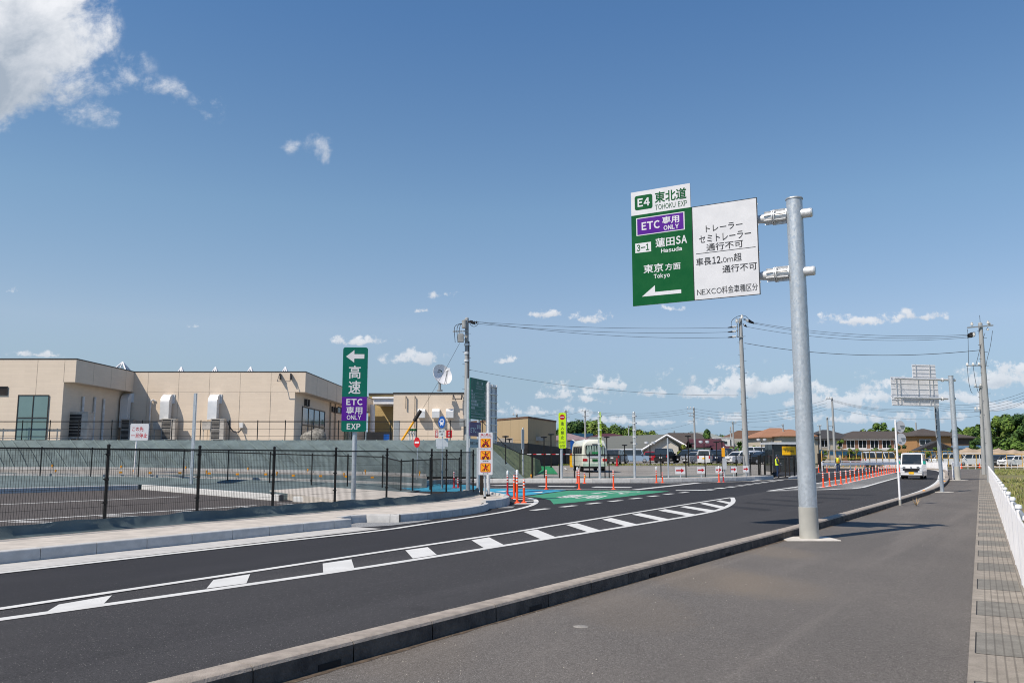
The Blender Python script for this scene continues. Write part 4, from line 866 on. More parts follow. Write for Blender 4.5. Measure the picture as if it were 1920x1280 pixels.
b = MB(); sign_text(b, fp, 0, 'ETC', .06, .40, .56, .75, .03); sign_text(b, fp, 0, '専用', .60, .16, .96, .50, .01); sign_text(b, fp, 0, 'ONLY', .61, .66, .95, .84, .0); b.build('lettering', 'sign_white', pl, smooth=0, root=root)
fp = panel_frame(A(880.5, 838.5, Y0-.02), A(880.5, 838.5, Y0-.02)+Vector((U.x, U.y, 0))*1.0, A(881, 822, Y0).z); O2, U2, V2, w2, h2, n2 = fp
b = MB(); b.fbox(O2-n2*.02, U2*w2, V2*h2, n2*.02); pl = b.build('length_plate', 'sign_grey', root, smooth=0, root=root)
b = MB(); sign_text(b, fp, 0, '車長12.0m', .06, .30, .94, .72, .01); b.build('lettering', 'sign_black', pl, smooth=0, root=root)
c = G(903, 927, .2); b = MB(); b.box((c.x, c.y, .75), (.13, .13, 1.2)); b.box((c.x, c.y, 1.36), (.15, .15, .04)); tag(b.build('gate_post', 'brown_black', smooth=0), 'thick dark brown post at the end of the near mesh fence', 'post')

# round blue bus sign ---------------------------------------------------------------
def disc_sign(name, label, u, vb, vc, Y, r, turn, front, items, z0, postr=.03, postm='galvanised', postcol=None, extra=None, ztop=None):
    c = A(u, vb, Y); root = thing(name, label, 'road sign', (c.x, Y, z0)); zc = A(u, vc, Y).z
    b = MB(); b.cyl((c.x, Y, z0-.1), (c.x, Y, ztop or zc+r*.8), postr, postr, 12); b.build('post', postm, root, root=root)
    nn = Vector((math.sin(turn), -math.cos(turn), 0)); Uu = ZUP.cross(nn)*-1.
    Uu = Vector((math.cos(turn), math.sin(turn), 0)); O = Vector((c.x, Y, zc))+nn*(postr+.012)
    b = MB(); b.extr(circ(0, 0, r, 28), O, Uu, ZUP, nn*.008); d = b.build('disc', front, root, smooth=30, root=root)
    b = MB()
    for k, pts in items: b.mat(k).extr(pts, O+nn*(.009+.001*k), Uu, ZUP, nn*.001)
    if items: b.build('symbol', ['sign_white', 'sign_blue', 'sign_red', 'alu'], d, smooth=0, root=root)
    return root, O, Uu, nn
R_ = .31
bus = [(0, rrect(-.15, -.14, .15, .15, .05)), (1, rrect(-.11, .0, .11, .10, .02)), (1, circ(-.09, -.08, .025, 8)), (1, circ(.09, -.08, .025, 8)), (0, [(-.13, -.18), (-.07, -.18), (-.07, -.13), (-.13, -.13)]), (0, [(.07, -.18), (.13, -.18), (.13, -.13), (.07, -.13)]), (0, [(-.2, -.02), (-.165, -.02), (-.165, .09), (-.2, .09)]), (0, [(.165, -.02), (.2, -.02), (.2, .09), (.165, .09)])]
root, O, Uu, nn = disc_sign('bus_sign', 'round blue sign with a white bus above a grey plate, behind the near mesh fence', 828.5, 912, 791, 44., R_, rad(-50), 'sign_blue', bus, .0)
fp = (O-ZUP*.74-Uu*.26, Uu, ZUP.copy(), .52, .38, nn); b = MB(); b.fbox(fp[0]-nn*.01, Uu*.52, ZUP*.38, nn*.01); pl = b.build('plate', 'sign_grey', root, smooth=0, root=root)
b = MB(); sign_text(b, fp, 0, '路線バス等', .08, .15, .92, .42, .0); sign_text(b, fp, 0, '専用', .3, .55, .7, .85, .0); b.build('lettering', 'sign_black', pl, smooth=0, root=root)
b = MB(); b.box((O.x+nn.x*-.02, O.y+.05, O.z-1.05), (.62, .10, .42)); b.box((O.x-.05, O.y+.05, O.z-1.31), (.42, .09, .10)); b.build('covered_plate', 'alu', root, smooth=0, root=root)
disc_sign('no_entry_sign', 'small round red no-entry sign on a thin post in front of the bank', 782, 897, 829, 50., .30, rad(-48), 'sign_red', [(0, [(-.21, -.055), (.21, -.055), (.21, .055), (-.21, .055)])], .05)
# two round signs seen from behind on a white post beside the footway
c = G(1688, 947); root = thing('white_sign_post', 'slim white post with two round signs turned away, beside the footway kerb', 'road sign', (c.x, c.y, 0))
b = MB(); b.cyl((c.x, c.y, .17), (c.x, c.y, 2.86), .036, .034, 14); b.lathe([(.037, 0), (.03, .02), (0, .028)], (c.x, c.y, 2.86), 14); b.build('post', 'white_metal', root, root=root)
b = MB(); b.cyl((c.x, c.y, -.02), (c.x, c.y, .2), .044, .044, 14); b.build('base_collar', 'sleeve_grey', root, root=root)
for vc, uc in ((799.5, 1686.5), (823, 1688.5)):
    p = A(uc, vc, c.y+.07); sd = Vector((.95, .31, 0)); O = Vector((p.x+.02, c.y+.05, p.z))
    b = MB(); b.extr(circ(0, 0, .205, 26), O, sd, ZUP, (-.002, .007, 0)); d = b.build('disc', 'sign_white', root, smooth=30, root=root)
    b = MB(); e = Vector((.31, -.95, 0)); b.fbox(O-sd*.02+ZUP*.02+e*.002, sd*.19, ZUP*.025, e*.012); b.fbox(O+sd*.03-ZUP*.07+e*.002, sd*.12, ZUP*.055, e*.003); b.fbox(O-sd*.12-ZUP*.11+e*.002, sd*.1, ZUP*.02, e*.012); b.build('bracket', 'galvanised_dull', d, smooth=0, root=root)

# far cantilever sign, seen from behind -------------------------------------------------
c = G(1796, 900); PX2, PY2 = c.x, c.y
root = thing('cantilever_sign', 'far grey cantilever sign seen from behind with ribbed white boards, beside the footway', 'road sign', (PX2, PY2, 0)); ztp = A(1783, 705, PY2).z
b = MB(); b.cyl((PX2, PY2, .6), (PX2, PY2, ztp), .18, .165, 24); b.build('post', 'galvanised', root, root=root)
b = MB(); b.lathe([(.175, 0), (.175, .03), (0, .04)], (PX2, PY2, ztp), 24); b.build('cap', 'galvanised_dull', root, root=root)
b = MB(); b.cyl((PX2, PY2, 0), (PX2, PY2, .95), .19, .188, 24); b.build('base_sleeve', 'sleeve_grey', root, root=root)
b = MB(); b.box((PX2-.05, PY2-.05, .008), (1.0, .95, .03)); b.build('base_plinth', 'plinth', root, smooth=0, root=root)
YS = PY2+.4
fr = panel_frame(A(1673, 762, YS-1.1), A(1761, 760, YS-.1), A(1672, 706, YS-1.1).z); O, U, V, w, h, n = fr
b = MB(); b.fbox(O, U*w, V*h, n*-.03); b.fbox(O+U*w*.47+V*(h+.003), U*w*.5, V*.92, n*-.03); board = b.build('sign_board', 'white_metal', root, smooth=0, root=root)
b = MB()
for k in range(6): b.fbox(O+n*.002+V*(.05+k*(h-.15)/5), U*w, V*.035, n*.018)
for k in range(4): b.fbox(O+U*w*.47+n*.002+V*(h+.05+k*.26), U*w*.5, V*.035, n*.018)
b.build('stiffener', 'white_metal', board, smooth=0, root=root)
b = MB()
for uu in (.10, .18, .56, .80, .88): b.fbox(O+U*w*uu+n*.022+V*.02, U*.05, V*(h-.04), n*.03)
for uu in (.53, .83): b.fbox(O+U*w*uu+n*.022+V*(h+.02), U*.05, V*.9, n*.03)
b.build('bracket', 'alu', board, smooth=0, root=root)
for v0, v1 in ((717, 712), (750, 747)):
    a1 = A(1777, v1, PY2-.05); a0 = a1+Vector((-U.x, -U.y, 0)).normalized()*(w+.55); a0.z = a1.z
    b = MB(); b.cyl(a0, a1, .075, .08, 12); e = (a1-a0).normalized(); b.cyl(a1-e*.5, a1-e*.42, .15, .15, 14); b.build('arm', 'galvanised_bright', root, root=root)
    b = MB(); b.cyl(a1+e*.3, a1+e*.62, .09, .09, 12); b.build('end_cap', 'galvanised_bright', root, root=root)
# twin square posts with an edge-on board
c = G(1767, 922.5); root = thing('twin_post_sign', 'sign on twin square grey posts with its board edge-on, beside the footway', 'road sign', (c.x, c.y, 0)); zt = A(1762, 759, c.y).z
for dx, dy in ((-.035, 0), (.07, .1)): b = MB(); b.box((c.x+dx, c.y+dy, zt/2), (.09, .09, zt)); b.build('post', 'galvanised', root, smooth=0, root=root)
b = MB(); b.box((c.x, c.y, .006), (.75, .6, .03)); b.build('base_plinth', 'plinth', root, smooth=0, root=root)
p = A(1755, 820, c.y-.1); b = MB(); d = Vector((.44, .90, 0)); b.fbox(p-d*.35, d*.95, ZUP*(zt-p.z), (.03, 0, 0)); board = b.build('sign_board', 'sign_grey', root, smooth=0, root=root)
b = MB()
for k in range(6): b.fbox(p-d*.3+Vector((.032, 0, .05+k*.26)), d*.85, ZUP*.05, (.06, 0, 0))
b.build('stiffener', 'galvanised_dull', board, smooth=0, root=root)

# white pedestrian fence along the drain -------------------------------------------------
def white_fence(name, label, line, ht, step, group=None):
    L = resample(line, step); root = thing(name, label, 'fence', L[0])
    pan = []
    for p in L:
        b = MB(); b.cyl(p-ZUP*.1, p+ZUP*(ht+.015), .032, .032, 10); b.lathe([(.044, ht+.01), (.046, ht+.028), (.040, ht+.05), (.02, ht+.062), (0, ht+.064)], p, 12); b.build('post', 'white_metal', root, root=root)
    for a, c in zip(L, L[1:]):
        e = (c-a).normalized(); s = Vector((e.y, -e.x, 0)); D = (c-a).length
        b = MB(); b.cyl(a+e*.03+ZUP*(ht-.035)+s*.02, c-e*.03+ZUP*(ht-.035)+s*.02, .024, .024, 8); b.fbox(a+e*.04+ZUP*.10+s*.034, c-a-e*.08, s*.03, ZUP*.035); b.fbox(a+e*.04+ZUP*.72+s*.034, c-a-e*.08, s*.03, ZUP*.035)
        b.build('rail', 'galvanised_dull' if name == 'footway_fence' else 'white_metal', root, smooth=30, root=root)
        b = MB(); k = max(3, int((D-.1)/.142))
        for i in range(k):
            m = a+e*(.06+(D-.12)*i/k)+ZUP*.04; wd = (D-.12)/k*.74
            b.fbox(m, e*wd*.5, s*-.010, ZUP*(ht-.13)); b.fbox(m+e*wd*.5, e*wd*.5, s*-.026, ZUP*(ht-.13))
        b.build('picket_panel', 'white_metal', root, smooth=0, root=root)
    return root
fy = lambda y: Vector((gl(y)+.66, y, .0))
white_fence('footway_fence', 'long white picket fence running along the drain at the right edge', [fy(3.), fy(105.)], .97, 2.35)
FB = [Vector((*p, 0)) for p in offset(KB, -.22)]
white_fence('bend_fence', 'white picket fence round the bend behind the white van', [p for p in FB if 84 < p.y < 119 and p.x > 47], 1.0, 2.3)
c0, c1 = G(1787, 899), G(1806, 886)
white_fence('short_fence', 'short white picket fence just beside the far cantilever post', [Vector((c0.x, c0.y, 0)), Vector((c0.x+1.9, c0.y+3.6, 0)), Vector((c0.x+4.3, c0.y+7.9, 0))], 1.15, 1.7)
# ---- amber reflectors set on the footway kerb
for i, (u, v) in enumerate([(1496, 979), (1739, 919.5), (1775, 896.5)]):
    p = min([q for q in KB], key=lambda q: abs(_ray(u, v)[0]/_ray(u, v)[1]-q.x/max(q.y, .1))); d = Vector((.54, .84, 0)); nn = Vector((-d.y, d.x, 0)); q = p+nn*.12
    b = MB(); b.loft([[q+d*x*k+nn*y*k+ZUP*z for x, y in ((-.09, -.055), (.09, -.055), (.09, .055), (-.09, .055))] for k, z in ((1, .176), (1, .19), (.7, .215))])
    tag(b.build('kerb_reflector', 'reflector_amber', smooth=0), ['amber reflector block on the footway kerb right beside the big sign post', 'amber reflector block on the footway kerb before the twin post sign', 'amber reflector block on the footway kerb by the far cantilever post'][i], 'reflector', 'amber reflectors on the footway kerb')

# ---- stop-ahead board and slim grey post behind the inner lot
Y = 50.; c = A(251.5, 887, Y); root = thing('stop_ahead_sign', 'small white board with red Japanese lettering behind the parking lot', 'road sign', (c.x, Y, c.z)); zt = A(262, 794, Y).z
b = MB(); b.cyl(A(251.5, 888, Y), A(258, 800, Y), .045, n=10); b.build('post', 'white_metal', root, root=root)
fr = panel_frame(A(243, 825, Y-.07), A(277.5, 825, Y-.07), zt); O, U, V, w, h, n = fr
b = MB(); b.extr(rrect(0, 0, w, h, .07), O-n*.02, U, V, n*.02); bd = b.build('board', 'sign_white', root, root=root); b = MB(); sign_text(b, fr, 0, 'この先', .10, .18, .72, .46, .014); sign_text(b, fr, 0, '一旦停止', .06, .56, .95, .86, .014); b.build('lettering', 'sign_red', bd, smooth=0, root=root)
Y = 44.; c = A(358.5, 904, Y); root = thing('edge_on_sign', 'slim grey post with an edge-on board standing in the grey fabric behind the lot', 'road sign', (c.x, Y, c.z)); zt = A(367, 737, Y).z
b = MB(); b.box((c.x, Y, (c.z+zt)/2-.05), (.13, .13, zt-c.z+.1)); b.build('post', 'galvanised', root, smooth=0, root=root)
b = MB(); z0 = A(364, 845, Y).z; d = Vector((-.38, .92, 0)); b.fbox(Vector((c.x+.10, Y-.1, z0)), d*.7, (.03, .012, 0), ZUP*(zt-z0)); b.build('board', 'alu', root, smooth=0, root=root)
# ------------------------------------------------------------------ service-area buildings on the yard
siding('wall_beige', (.735, .62, .50), .17, .9, bump=.2, dark=.95)
siding('wall_buff', srgb(205, 180, 128, .8), .3, 1.2)
mat('roof_trim', (.035, .032, .03), .5); mat('roof_flat', (.25, .25, .25), .9)
mat('panel_joint', (.46, .385, .305), .8)
mat('unit_beige', (.50, .47, .43), .5); mat('duct_metal', (.70, .71, .72), .42, .25, var=.025)
for m_, c_ in (('pipe_white', (.7, .7, .7)), ('fan_dark', (.02, .02, .022))): mat(m_, c_, .5)
ZR = A(135, 673, 58).z
def X(u, D): return A(u, 800, D).x
def bx(b, x0, x1, y0, y1, z0, z1): return b.fbox((x0, y0, z0), (x1-x0, 0, 0), (0, y1-y0, 0), (0, 0, z1-z0))
xo, xi = X(135, 58), X(114, 58); xro, xri = X(570, 67), X(551, 67)
zo = A(133, 716, 58).z
root = thing('service_building', 'long flat-roofed beige building with overhanging upper band on the bank', 'building', (xi, 58, YARD))
b = MB()
bx(b, X(-420, 58), xi, 58, 67, YARD, zo+.01); bx(b, X(-420, 58), xo, 58.002, 67, zo, ZR)
bx(b, xi-8, xri, 67, 100, YARD, zo+.01); bx(b, xo-.01, xro, 66.99, 100, zo-.01, ZR)
wall = b.build('wall', 'wall_beige', root, smooth=0, root=root)
b = MB()
for (x0, x1, y0, y1) in ((X(-420, 58), xo+.02, 57.98, 58.2), (xo-.2, xo+.02, 58.0, 67.), (xo+.02, xro+.02, 66.97, 67.2), (xro-.2, xro+.02, 67., 100.)): bx(b, x0, x1, y0, y1, ZR-.025, ZR+.05)
b.build('roof_edge', 'roof_trim', root, smooth=0, root=root)
b = MB(); bx(b, X(-420, 58), xo-.1, 58.2, 100, ZR-.02, ZR+.02); bx(b, xo-.09, xro-.1, 67.2, 100, ZR-.02, ZR+.019); b.build('roof', 'roof_flat', root, smooth=0, root=root)
b = MB()      # vertical panel joints
for u in (62, 113): bx(b, X(u, 58)-.012, X(u, 58)+.012, 57.994, 58.01, (YARD if u < 100 else zo), ZR-.05)
for u in (273, 331, 389, 447, 505): bx(b, X(u, 67)-.012, X(u, 67)+.012, 66.984, 67., YARD, ZR-.05)
for yy in (60.5, 63.2, 65.6): bx(b, xo-.002, xo+.006, yy-.012, yy+.012, zo+.02, ZR-.05)
for yy in (71, 75, 79, 83.5, 88, 93): bx(b, xro-.002, xro+.008, yy-.015, yy+.015, zo+.02, ZR-.05)
b.build('panel_joints', 'panel_joint', root, smooth=0, root=root)
def window(root, x0, x1, z0, z1, y, nx, nz, gm='glass_teal', fm='roof_trim', t=.06):
    b = MB(); bx(b, x0, x1, y-.03, y+.02, z0, z1); w = b.build('window', gm, root, smooth=0, root=root)
    b = MB()
    for i in range(nx+1): q = x0+(x1-x0)*i/nx; bx(b, q-t/2, q+t/2, y-.06, y-.032, z0, z1)
    for i in range(nz+1): q = z0+(z1-z0)*i/nz; bx(b, x0-t/2, x1+t/2, y-.062, y-.034, q-t/2, q+t/2)
    b.build('frame', fm, w, smooth=0, root=root)
def window_x(root, y0, y1, z0, z1, x, ny, nz, gm='glass_sky', fm='roof_trim', t=.09, diag=False):
    b = MB(); bx(b, x-.02, x+.03, y0, y1, z0, z1); w = b.build('window', gm, root, smooth=0, root=root)
    b = MB()
    for i in range(ny+1): q = y0+(y1-y0)*i/ny; bx(b, x+.032, x+.07, q-t/2, q+t/2, z0, z1)
    for i in range(nz+1): q = z0+(z1-z0)*i/nz; bx(b, x+.034, x+.072, y0-t/2, y1+t/2, q-t/2, q+t/2)
    b.build('frame', fm, w, smooth=0, root=root)
window(root, X(31, 58), X(88, 58), YARD, A(60, 741, 58).z, 58., 2, 2, 'glass_teal')
window(root, X(-60, 58), X(9, 58), A(0, 740, 58).z, A(0, 725, 58).z, 58., 3, 1, 'brown_black')
# right flank: D from u with x fixed
DU = lambda u, x: x*FPX/(u-960)*1.0
window_x(root, DU(567, xri), DU(609, xri), YARD, A(567, 762, DU(567, xri)).z, xri, 4, 2, 'glass_sky')
window_x(root, 83.6, 85.2, A(630, 774, 84).z, A(630, 763, 84).z, xri, 1, 1, 'glass_dark')
window_x(root, 87, 93, YARD, YARD+1.9, xri, 3, 1, 'glass_teal')
b = MB()
for yy in (70.2, 71.0, 80.4, 81.6, 82.4): bx(b, xri, xri+.25, yy-.12, yy+.12, zo-.9, zo-.35)
b.build('vent_hoods', 'steel_dark', root, smooth=0, root=root)
b = MB()
for yy in (82.1, 79.9): b.cyl((xri+.1, yy, YARD), (xri+.1, yy, zo-.02), .07, n=8)
b.build('drain_pipe', 'panel_joint', root, root=root)
b = MB()
for yy, z1 in ((60.6, A(165, 742, 60).z), (62.3, A(176, 742, 61).z), (63.7, A(186, 745, 62).z)): b.cyl((xi+.1, yy, YARD), (xi+.1, yy, z1), .09, n=8)
b.build('wall_pipe', 'pipe_white', root, root=root)
b = MB()
for dx in (-.42, .42):
    c = A(536, 704, 66.9); b.fbox((c.x+dx, 66.6, c.z-.35), (.05, 0, 0), (0, .36, 0), (.0, -.0, .5)); b.cyl((c.x+dx, 66.62, c.z+.15), (c.x+dx*1.2, 66.3, c.z-.5), .03, n=6)
b.cyl((c.x-.5, 66.3, c.z-.5), (c.x+.5, 66.3, c.z-.5), .03, n=6); b.build('roof_ladder_top', 'steel_dark', root, root=root)
# ducts, each bent over at the top into the wall
def hood(u0, u1, v0, v1, D, label):
    x0, x1 = X(u0, D), X(u1, D); z1, z0 = A(u0, v0, D).z, A(u0, v1, D).z; w = x1-x0; d = .75; b = MB(); prof = []
    for i in range(7): a = rad(90*i/6); prof.append((D-.02-d*math.sin(a), z1-d*.9+d*.9*math.cos(a)))
    prof += [(D-.02-d, z0), (D-.02-d*.25, z0), (D-.02-d*.25, z1-d)]; prof.append((D-.02, z1-d))
    b.extr(prof, (x0, 0, 0), (0, 1, 0), (0, 0, 1), (w, 0, 0)); b.fbox((x0-.12, D-.06, z1-d*.9), (.12, 0, 0), (0, .05, 0), ZUP*(d*.9)); b.fbox((x1, D-.06, z1-d*.95), (.14, 0, 0), (0, .05, 0), ZUP*(d*.95))
    return tag(b.build('wall_duct', 'duct_metal', smooth=30), label, 'duct', 'bent ducts on the beige wall')
hood(305.5, 322, 739, 787, 67., 'left of two bright metal ducts bent into the beige wall'); hood(394, 411, 739, 787, 67., 'right of two bright metal ducts bent into the beige wall')
hood(231, 245, 737, 802, 67., 'shaded metal duct in the inner corner of the beige building')
def ac_unit(u0, u1, v0, v1, D, label, fans=2, dep=.55, name='outdoor_unit'):
    x0, x1 = X(u0, D), X(u1, D); z1 = A(u0, v0, D).z; z0 = max(YARD+.05, A(u0, v1, D).z); y1 = D-.5; y0 = y1-dep
    root = thing(name, label, 'air conditioner', ((x0+x1)/2, (y0+y1)/2, z0), 0, 'outdoor units of the beige building')
    b = MB(); bx(b, x0, x1, y0, y1, z0, z1); bx(b, x0-.03, x1+.03, y0-.03, y1+.03, z1-.04, z1+.02); bx(b, x0+.08, x0+.2, y0, y1, z0-.06, z0-.001); b.build('casing', 'unit_beige', root, smooth=0, root=root)
    n = fans
    for i in range(n):
        zc0 = z0+(z1-z0)*(i+.08)/n; zc1 = z0+(z1-z0)*(i+.92)/n
        b = MB(); bx(b, x0+.06, x0+(x1-x0)*.66, y0-.02, y0-.003, zc0, zc1); g = b.build('grille', 'fan_dark', root, smooth=0, root=root)
        b = MB()
        for k in range(1, 7): zz = zc0+(zc1-zc0)*k/7; bx(b, x0+.06, x0+(x1-x0)*.66, y0-.028, y0-.021, zz-.012, zz+.012)
        b.build('slats', 'unit_beige', g, smooth=0, root=root)
    return root
ac_unit(146, 181, 774, 823, 60.4, 'large outdoor unit with tall dark grille in the shaded inner corner', 1, .8)
ac_unit(238, 260, 787, 824, 67., 'outdoor unit with two dark grilles in the inner corner below the shaded duct')
ac_unit(313, 338, 786, 824, 67., 'outdoor unit standing below the left bright duct'); ac_unit(404, 428, 786, 824, 67., 'outdoor unit standing below the right bright duct')
for u, l in ((293, 'left'), (384, 'right')):
    b = MB(); x0 = X(u, 66.5); bx(b, x0, x0+.65, 65.9, 66.5, YARD+.95, YARD+1.6)
    for dx in (.05, .58): bx(b, x0+dx, x0+dx+.05, 66.0, 66.05, YARD, YARD+.95)
    tag(b.build('duct_box', 'unit_beige', smooth=0), f'pale box on thin legs beside the {l} outdoor unit', 'box', 'duct boxes on legs')
b = MB(); c = A(453, 797, 66.9); bx(b, c.x-.14, c.x+.14, 66.75, 66.98, c.z-.2, c.z+.2); tag(b.build('meter_box', 'pipe_white', smooth=0), 'small white meter box on the beige wall right of the outdoor units', 'box')
b = MB(); pts = [Vector((X(428, 66.6), 66.4, YARD+1.6)), Vector((X(436, 66.6), 66.4, YARD+.9)), Vector((X(448, 66.6), 66.4, YARD+.7)), Vector((X(453, 66.9), 66.8, YARD+1.0))]
b.tube(smoothline(pts, 2), .05, 6); tag(b.build('cable', 'steel_dark'), 'dark cable sagging from the right outdoor unit to the meter box', 'cable')
b = MB(); x0 = X(281, 66.9); pts = [Vector((x0, 66.8, YARD+.2)), Vector((x0, 66.8, A(281, 752, 66.9).z)), Vector((x0+.12, 66.9, A(281, 749, 66.9).z)), Vector((x0+.3, 66.97, A(281, 752, 66.9).z))]
b.tube(pts, .07, 8); tag(b.build('vent_pipe', 'pipe_white'), 'thin white vent pipe with a bent top on the beige wall', 'pipe')
# glass pyramids on the roof
for u, hw, vt, D, l in ((230, 19, 679, 72, 'largest glass pyramid skylight on the left of the beige roof'), (340, 12, 688, 78, 'second glass pyramid skylight from the left on the roof'), (404, 12, 688, 78, 'middle glass pyramid skylight of the five on the roof'), (470, 12, 688, 78, 'fourth glass pyramid skylight from the left on the roof'), (535, 12, 688, 78, 'rightmost glass pyramid skylight on the beige roof')):
    c = A(u, vt, D); hwm = hw*D/FPX; zb = ZR-.1; root = thing('skylight', l, 'skylight', (c.x, D, zb), 0, 'glass pyramid skylights')
    q = [Vector((c.x+sx*hwm*1.2, D+sy*hwm*1.2, zb)) for sx, sy in ((-1, -1), (1, -1), (1, 1), (-1, 1))]; ap = Vector((c.x, D, c.z))
    b = MB()
    for i in range(4): b.poly([q[i], q[(i+1) % 4], ap])
    b.build('pane', 'glass_sky', root, smooth=0, root=root)
    b = MB()
    for i in range(4):
        b.cyl(q[i], ap+ZUP*.03, .06, n=5); b.cyl(q[i], q[(i+1) % 4], .06, n=5); b.cyl((q[i]+q[(i+1) % 4])/2, ap+ZUP*.03, .04, n=5)
    b.build('frame', 'white_metal', root, root=root)
# rear building, connecting canopy and the block with the dish
D3 = 80.; x0, x1 = X(737, D3), X(869, D3); zt3 = A(737, 737, D3).z
root = thing('plant_block', 'square flat-roofed beige block with three metal hoods below a satellite dish', 'building', (x0, D3, YARD))
b = MB(); bx(b, x0, x1, D3, D3+14, YARD, zt3); b.build('wall', 'wall_beige', root, smooth=0, root=root)
b = MB(); bx(b, x0-.05, x1+.05, D3-.06, D3+14.05, zt3-.05, zt3+.07); b.build('roof', 'roof_trim', root, smooth=0, root=root)
b = MB()
for u in (802.5, ): bx(b, X(u, D3)-.014, X(u, D3)+.014, D3-.008, D3+.01, YARD, zt3-.05)
b.build('panel_joints', 'panel_joint', root, smooth=0, root=root)
b = MB()
for u in (761, 778):
    c = A(u, 750, D3); b.cyl((c.x, D3-.15, c.z+.4), (c.x, D3-.15, c.z-(.8 if u < 770 else 2.6)), .06, n=6); b.cyl((c.x, D3-.15, c.z+.35), (c.x, D3, c.z+.35), .05, n=6)
b.build('wall_pipe', 'panel_joint', root, root=root)
for dx in (850, 866):
    c = A(dx, 742, D3); b = MB(); b.cyl((c.x, D3-.02, c.z+.1), (c.x, D3-.5, c.z-.35), .05, n=6); b.build('wall_bracket', 'steel_dark', root, root=root)
b = MB(); c = A(858, 748, D3); b.cyl((c.x-.4, D3-.5, c.z), (c.x+.4, D3-.5, c.z), .04, n=6); b.build('bracket_rail', 'steel_dark', root, root=root)
for i, u in enumerate((790, 817, 843)):
    c0 = A(u-6, 783, D3); c1 = A(u+8, 767, D3); b = MB(); w = c1.x-c0.x; d = .6
    prof = [(D3, c1.z), (D3-d*.8, c1.z), (D3-d, c1.z-.2), (D3-d, c0.z), (D3-.2, c0.z-.1), (D3, c0.z+.1)]
    b.extr(prof, (c0.x, 0, 0), (0, 1, 0), (0, 0, 1), (w, 0, 0)); tag(b.build('wall_hood', 'duct_metal', smooth=30), ['left of the three metal hoods on the beige block', 'middle of the three metal hoods on the beige block', 'right of the three metal hoods on the beige block'][i], 'hood', 'metal hoods on the beige block')
root = thing('rear_building', 'yellowish rear building with a curved white canopy between the two beige blocks', 'building', (X(700, 101), 101, YARD))
b = MB(); bx(b, X(690, 101), X(742, 101), 101, 110, YARD, A(700, 740, 101).z); b.build('wall', 'wall_buff', root, smooth=0, root=root)
b = MB(); bx(b, X(690, 101), X(742, 101), 100.9, 110, A(700, 740, 101).z-.02, A(700, 740, 101).z+.2); b.build('roof', 'roof_trim', root, smooth=0, root=root)
b = MB(); c = A(718, 752, 98); bx(b, X(699, 96), X(738, 96), 96, 101, A(700, 757, 96).z, A(700, 747, 96).z); bx(b, X(699, 96)-.1, X(738, 96), 95.8, 101, A(700, 747, 96).z+.002, A(700, 747, 96).z+.2); b.build('canopy', 'white_metal', root, smooth=0, root=root)
b = MB(); b.cyl((X(695, 96), 97, YARD), (X(695, 96), 97, A(700, 757, 96).z), .3, n=12); b.build('column', 'white_metal', root, root=root)
# satellite dish
c = A(830, 703, 78.); root = thing('satellite_dish', 'white satellite dish on a mast on the roof of the beige block', 'antenna', (A(823, 737, 78).x, 78., zt3+.1)); base = Vector((A(823, 737, 78).x, 78.8, zt3+.1))
b = MB(); b.cyl(base, base+ZUP*.9, .13, n=10); b.cyl(base+ZUP*.0, base+ZUP*.12, .28, n=10); b.build('mast', 'galvanised_dull', root, root=root)
ax = Vector((.58, -.72, .36)).normalized(); u_, w_ = frame_xy(ax); rings = []; rd = 1.02; cc = Vector((A(826, 704, 78).x, 78.2, A(826, 704, 78).z))
for k in range(7):
    r = rd*k/6; rings.append([cc+ax*(r*r*.33)+u_*r*math.cos(a)+w_*r*math.sin(a) for a in [2*math.pi*i/28 for i in range(28)]])
b = MB(); b.loft(rings[1:], cap=False); b.poly(rings[1]); back = [[p-ax*.05 for p in r] for r in rings[1:]]; b.loft(back[::-1], cap=False); b.poly(back[0]); b.loft([rings[-1], back[-1]], cap=False); dish = b.build('reflector', 'white_metal', root, root=root, smooth=60)
up = (ZUP-ax*ZUP.dot(ax)).normalized(); rt = up.cross(ax).normalized()
b = MB(); o = cc+ax*.115+up*.45-rt*.05; P = lambda x, y: o+rt*x+up*y
b.mat(0).poly([P(-.02, .16), P(.2, .02), P(.22, -.18), P(.13, -.05), P(.0, .1)]); b.mat(1).poly([P(-.02, .16), P(-.2, .02), P(-.12, .0), P(0, .1)]); b.mat(1).poly([P(-.3, -.14), P(0, -.12), P(0, -.16), P(-.3, -.18)]); b.build('emblem', ['sign_green', 'sign_black'], dish, smooth=0, root=root)
b = MB(); f = cc+ax*1.15; b.cyl(cc-w_*0+ax*.3-up*.98, f, .04, n=6); b.cyl(cc+ax*.3-up*.9+rt*.25, f, .03, n=6); b.build('feed_arm', 'galvanised_dull', root, root=root)
b = MB(); b.cyl(f-ax*.12, f+ax*.2, .12, .09, n=10); b.box(f+ax*.25, (.25, .25, .2)); b.build('feed_horn', 'white_metal', root, root=root)
b = MB(); b.box(base+ZUP*.95, (.3, .4, .3)); b.build('mount', 'galvanised_dull', root, smooth=0, root=root)
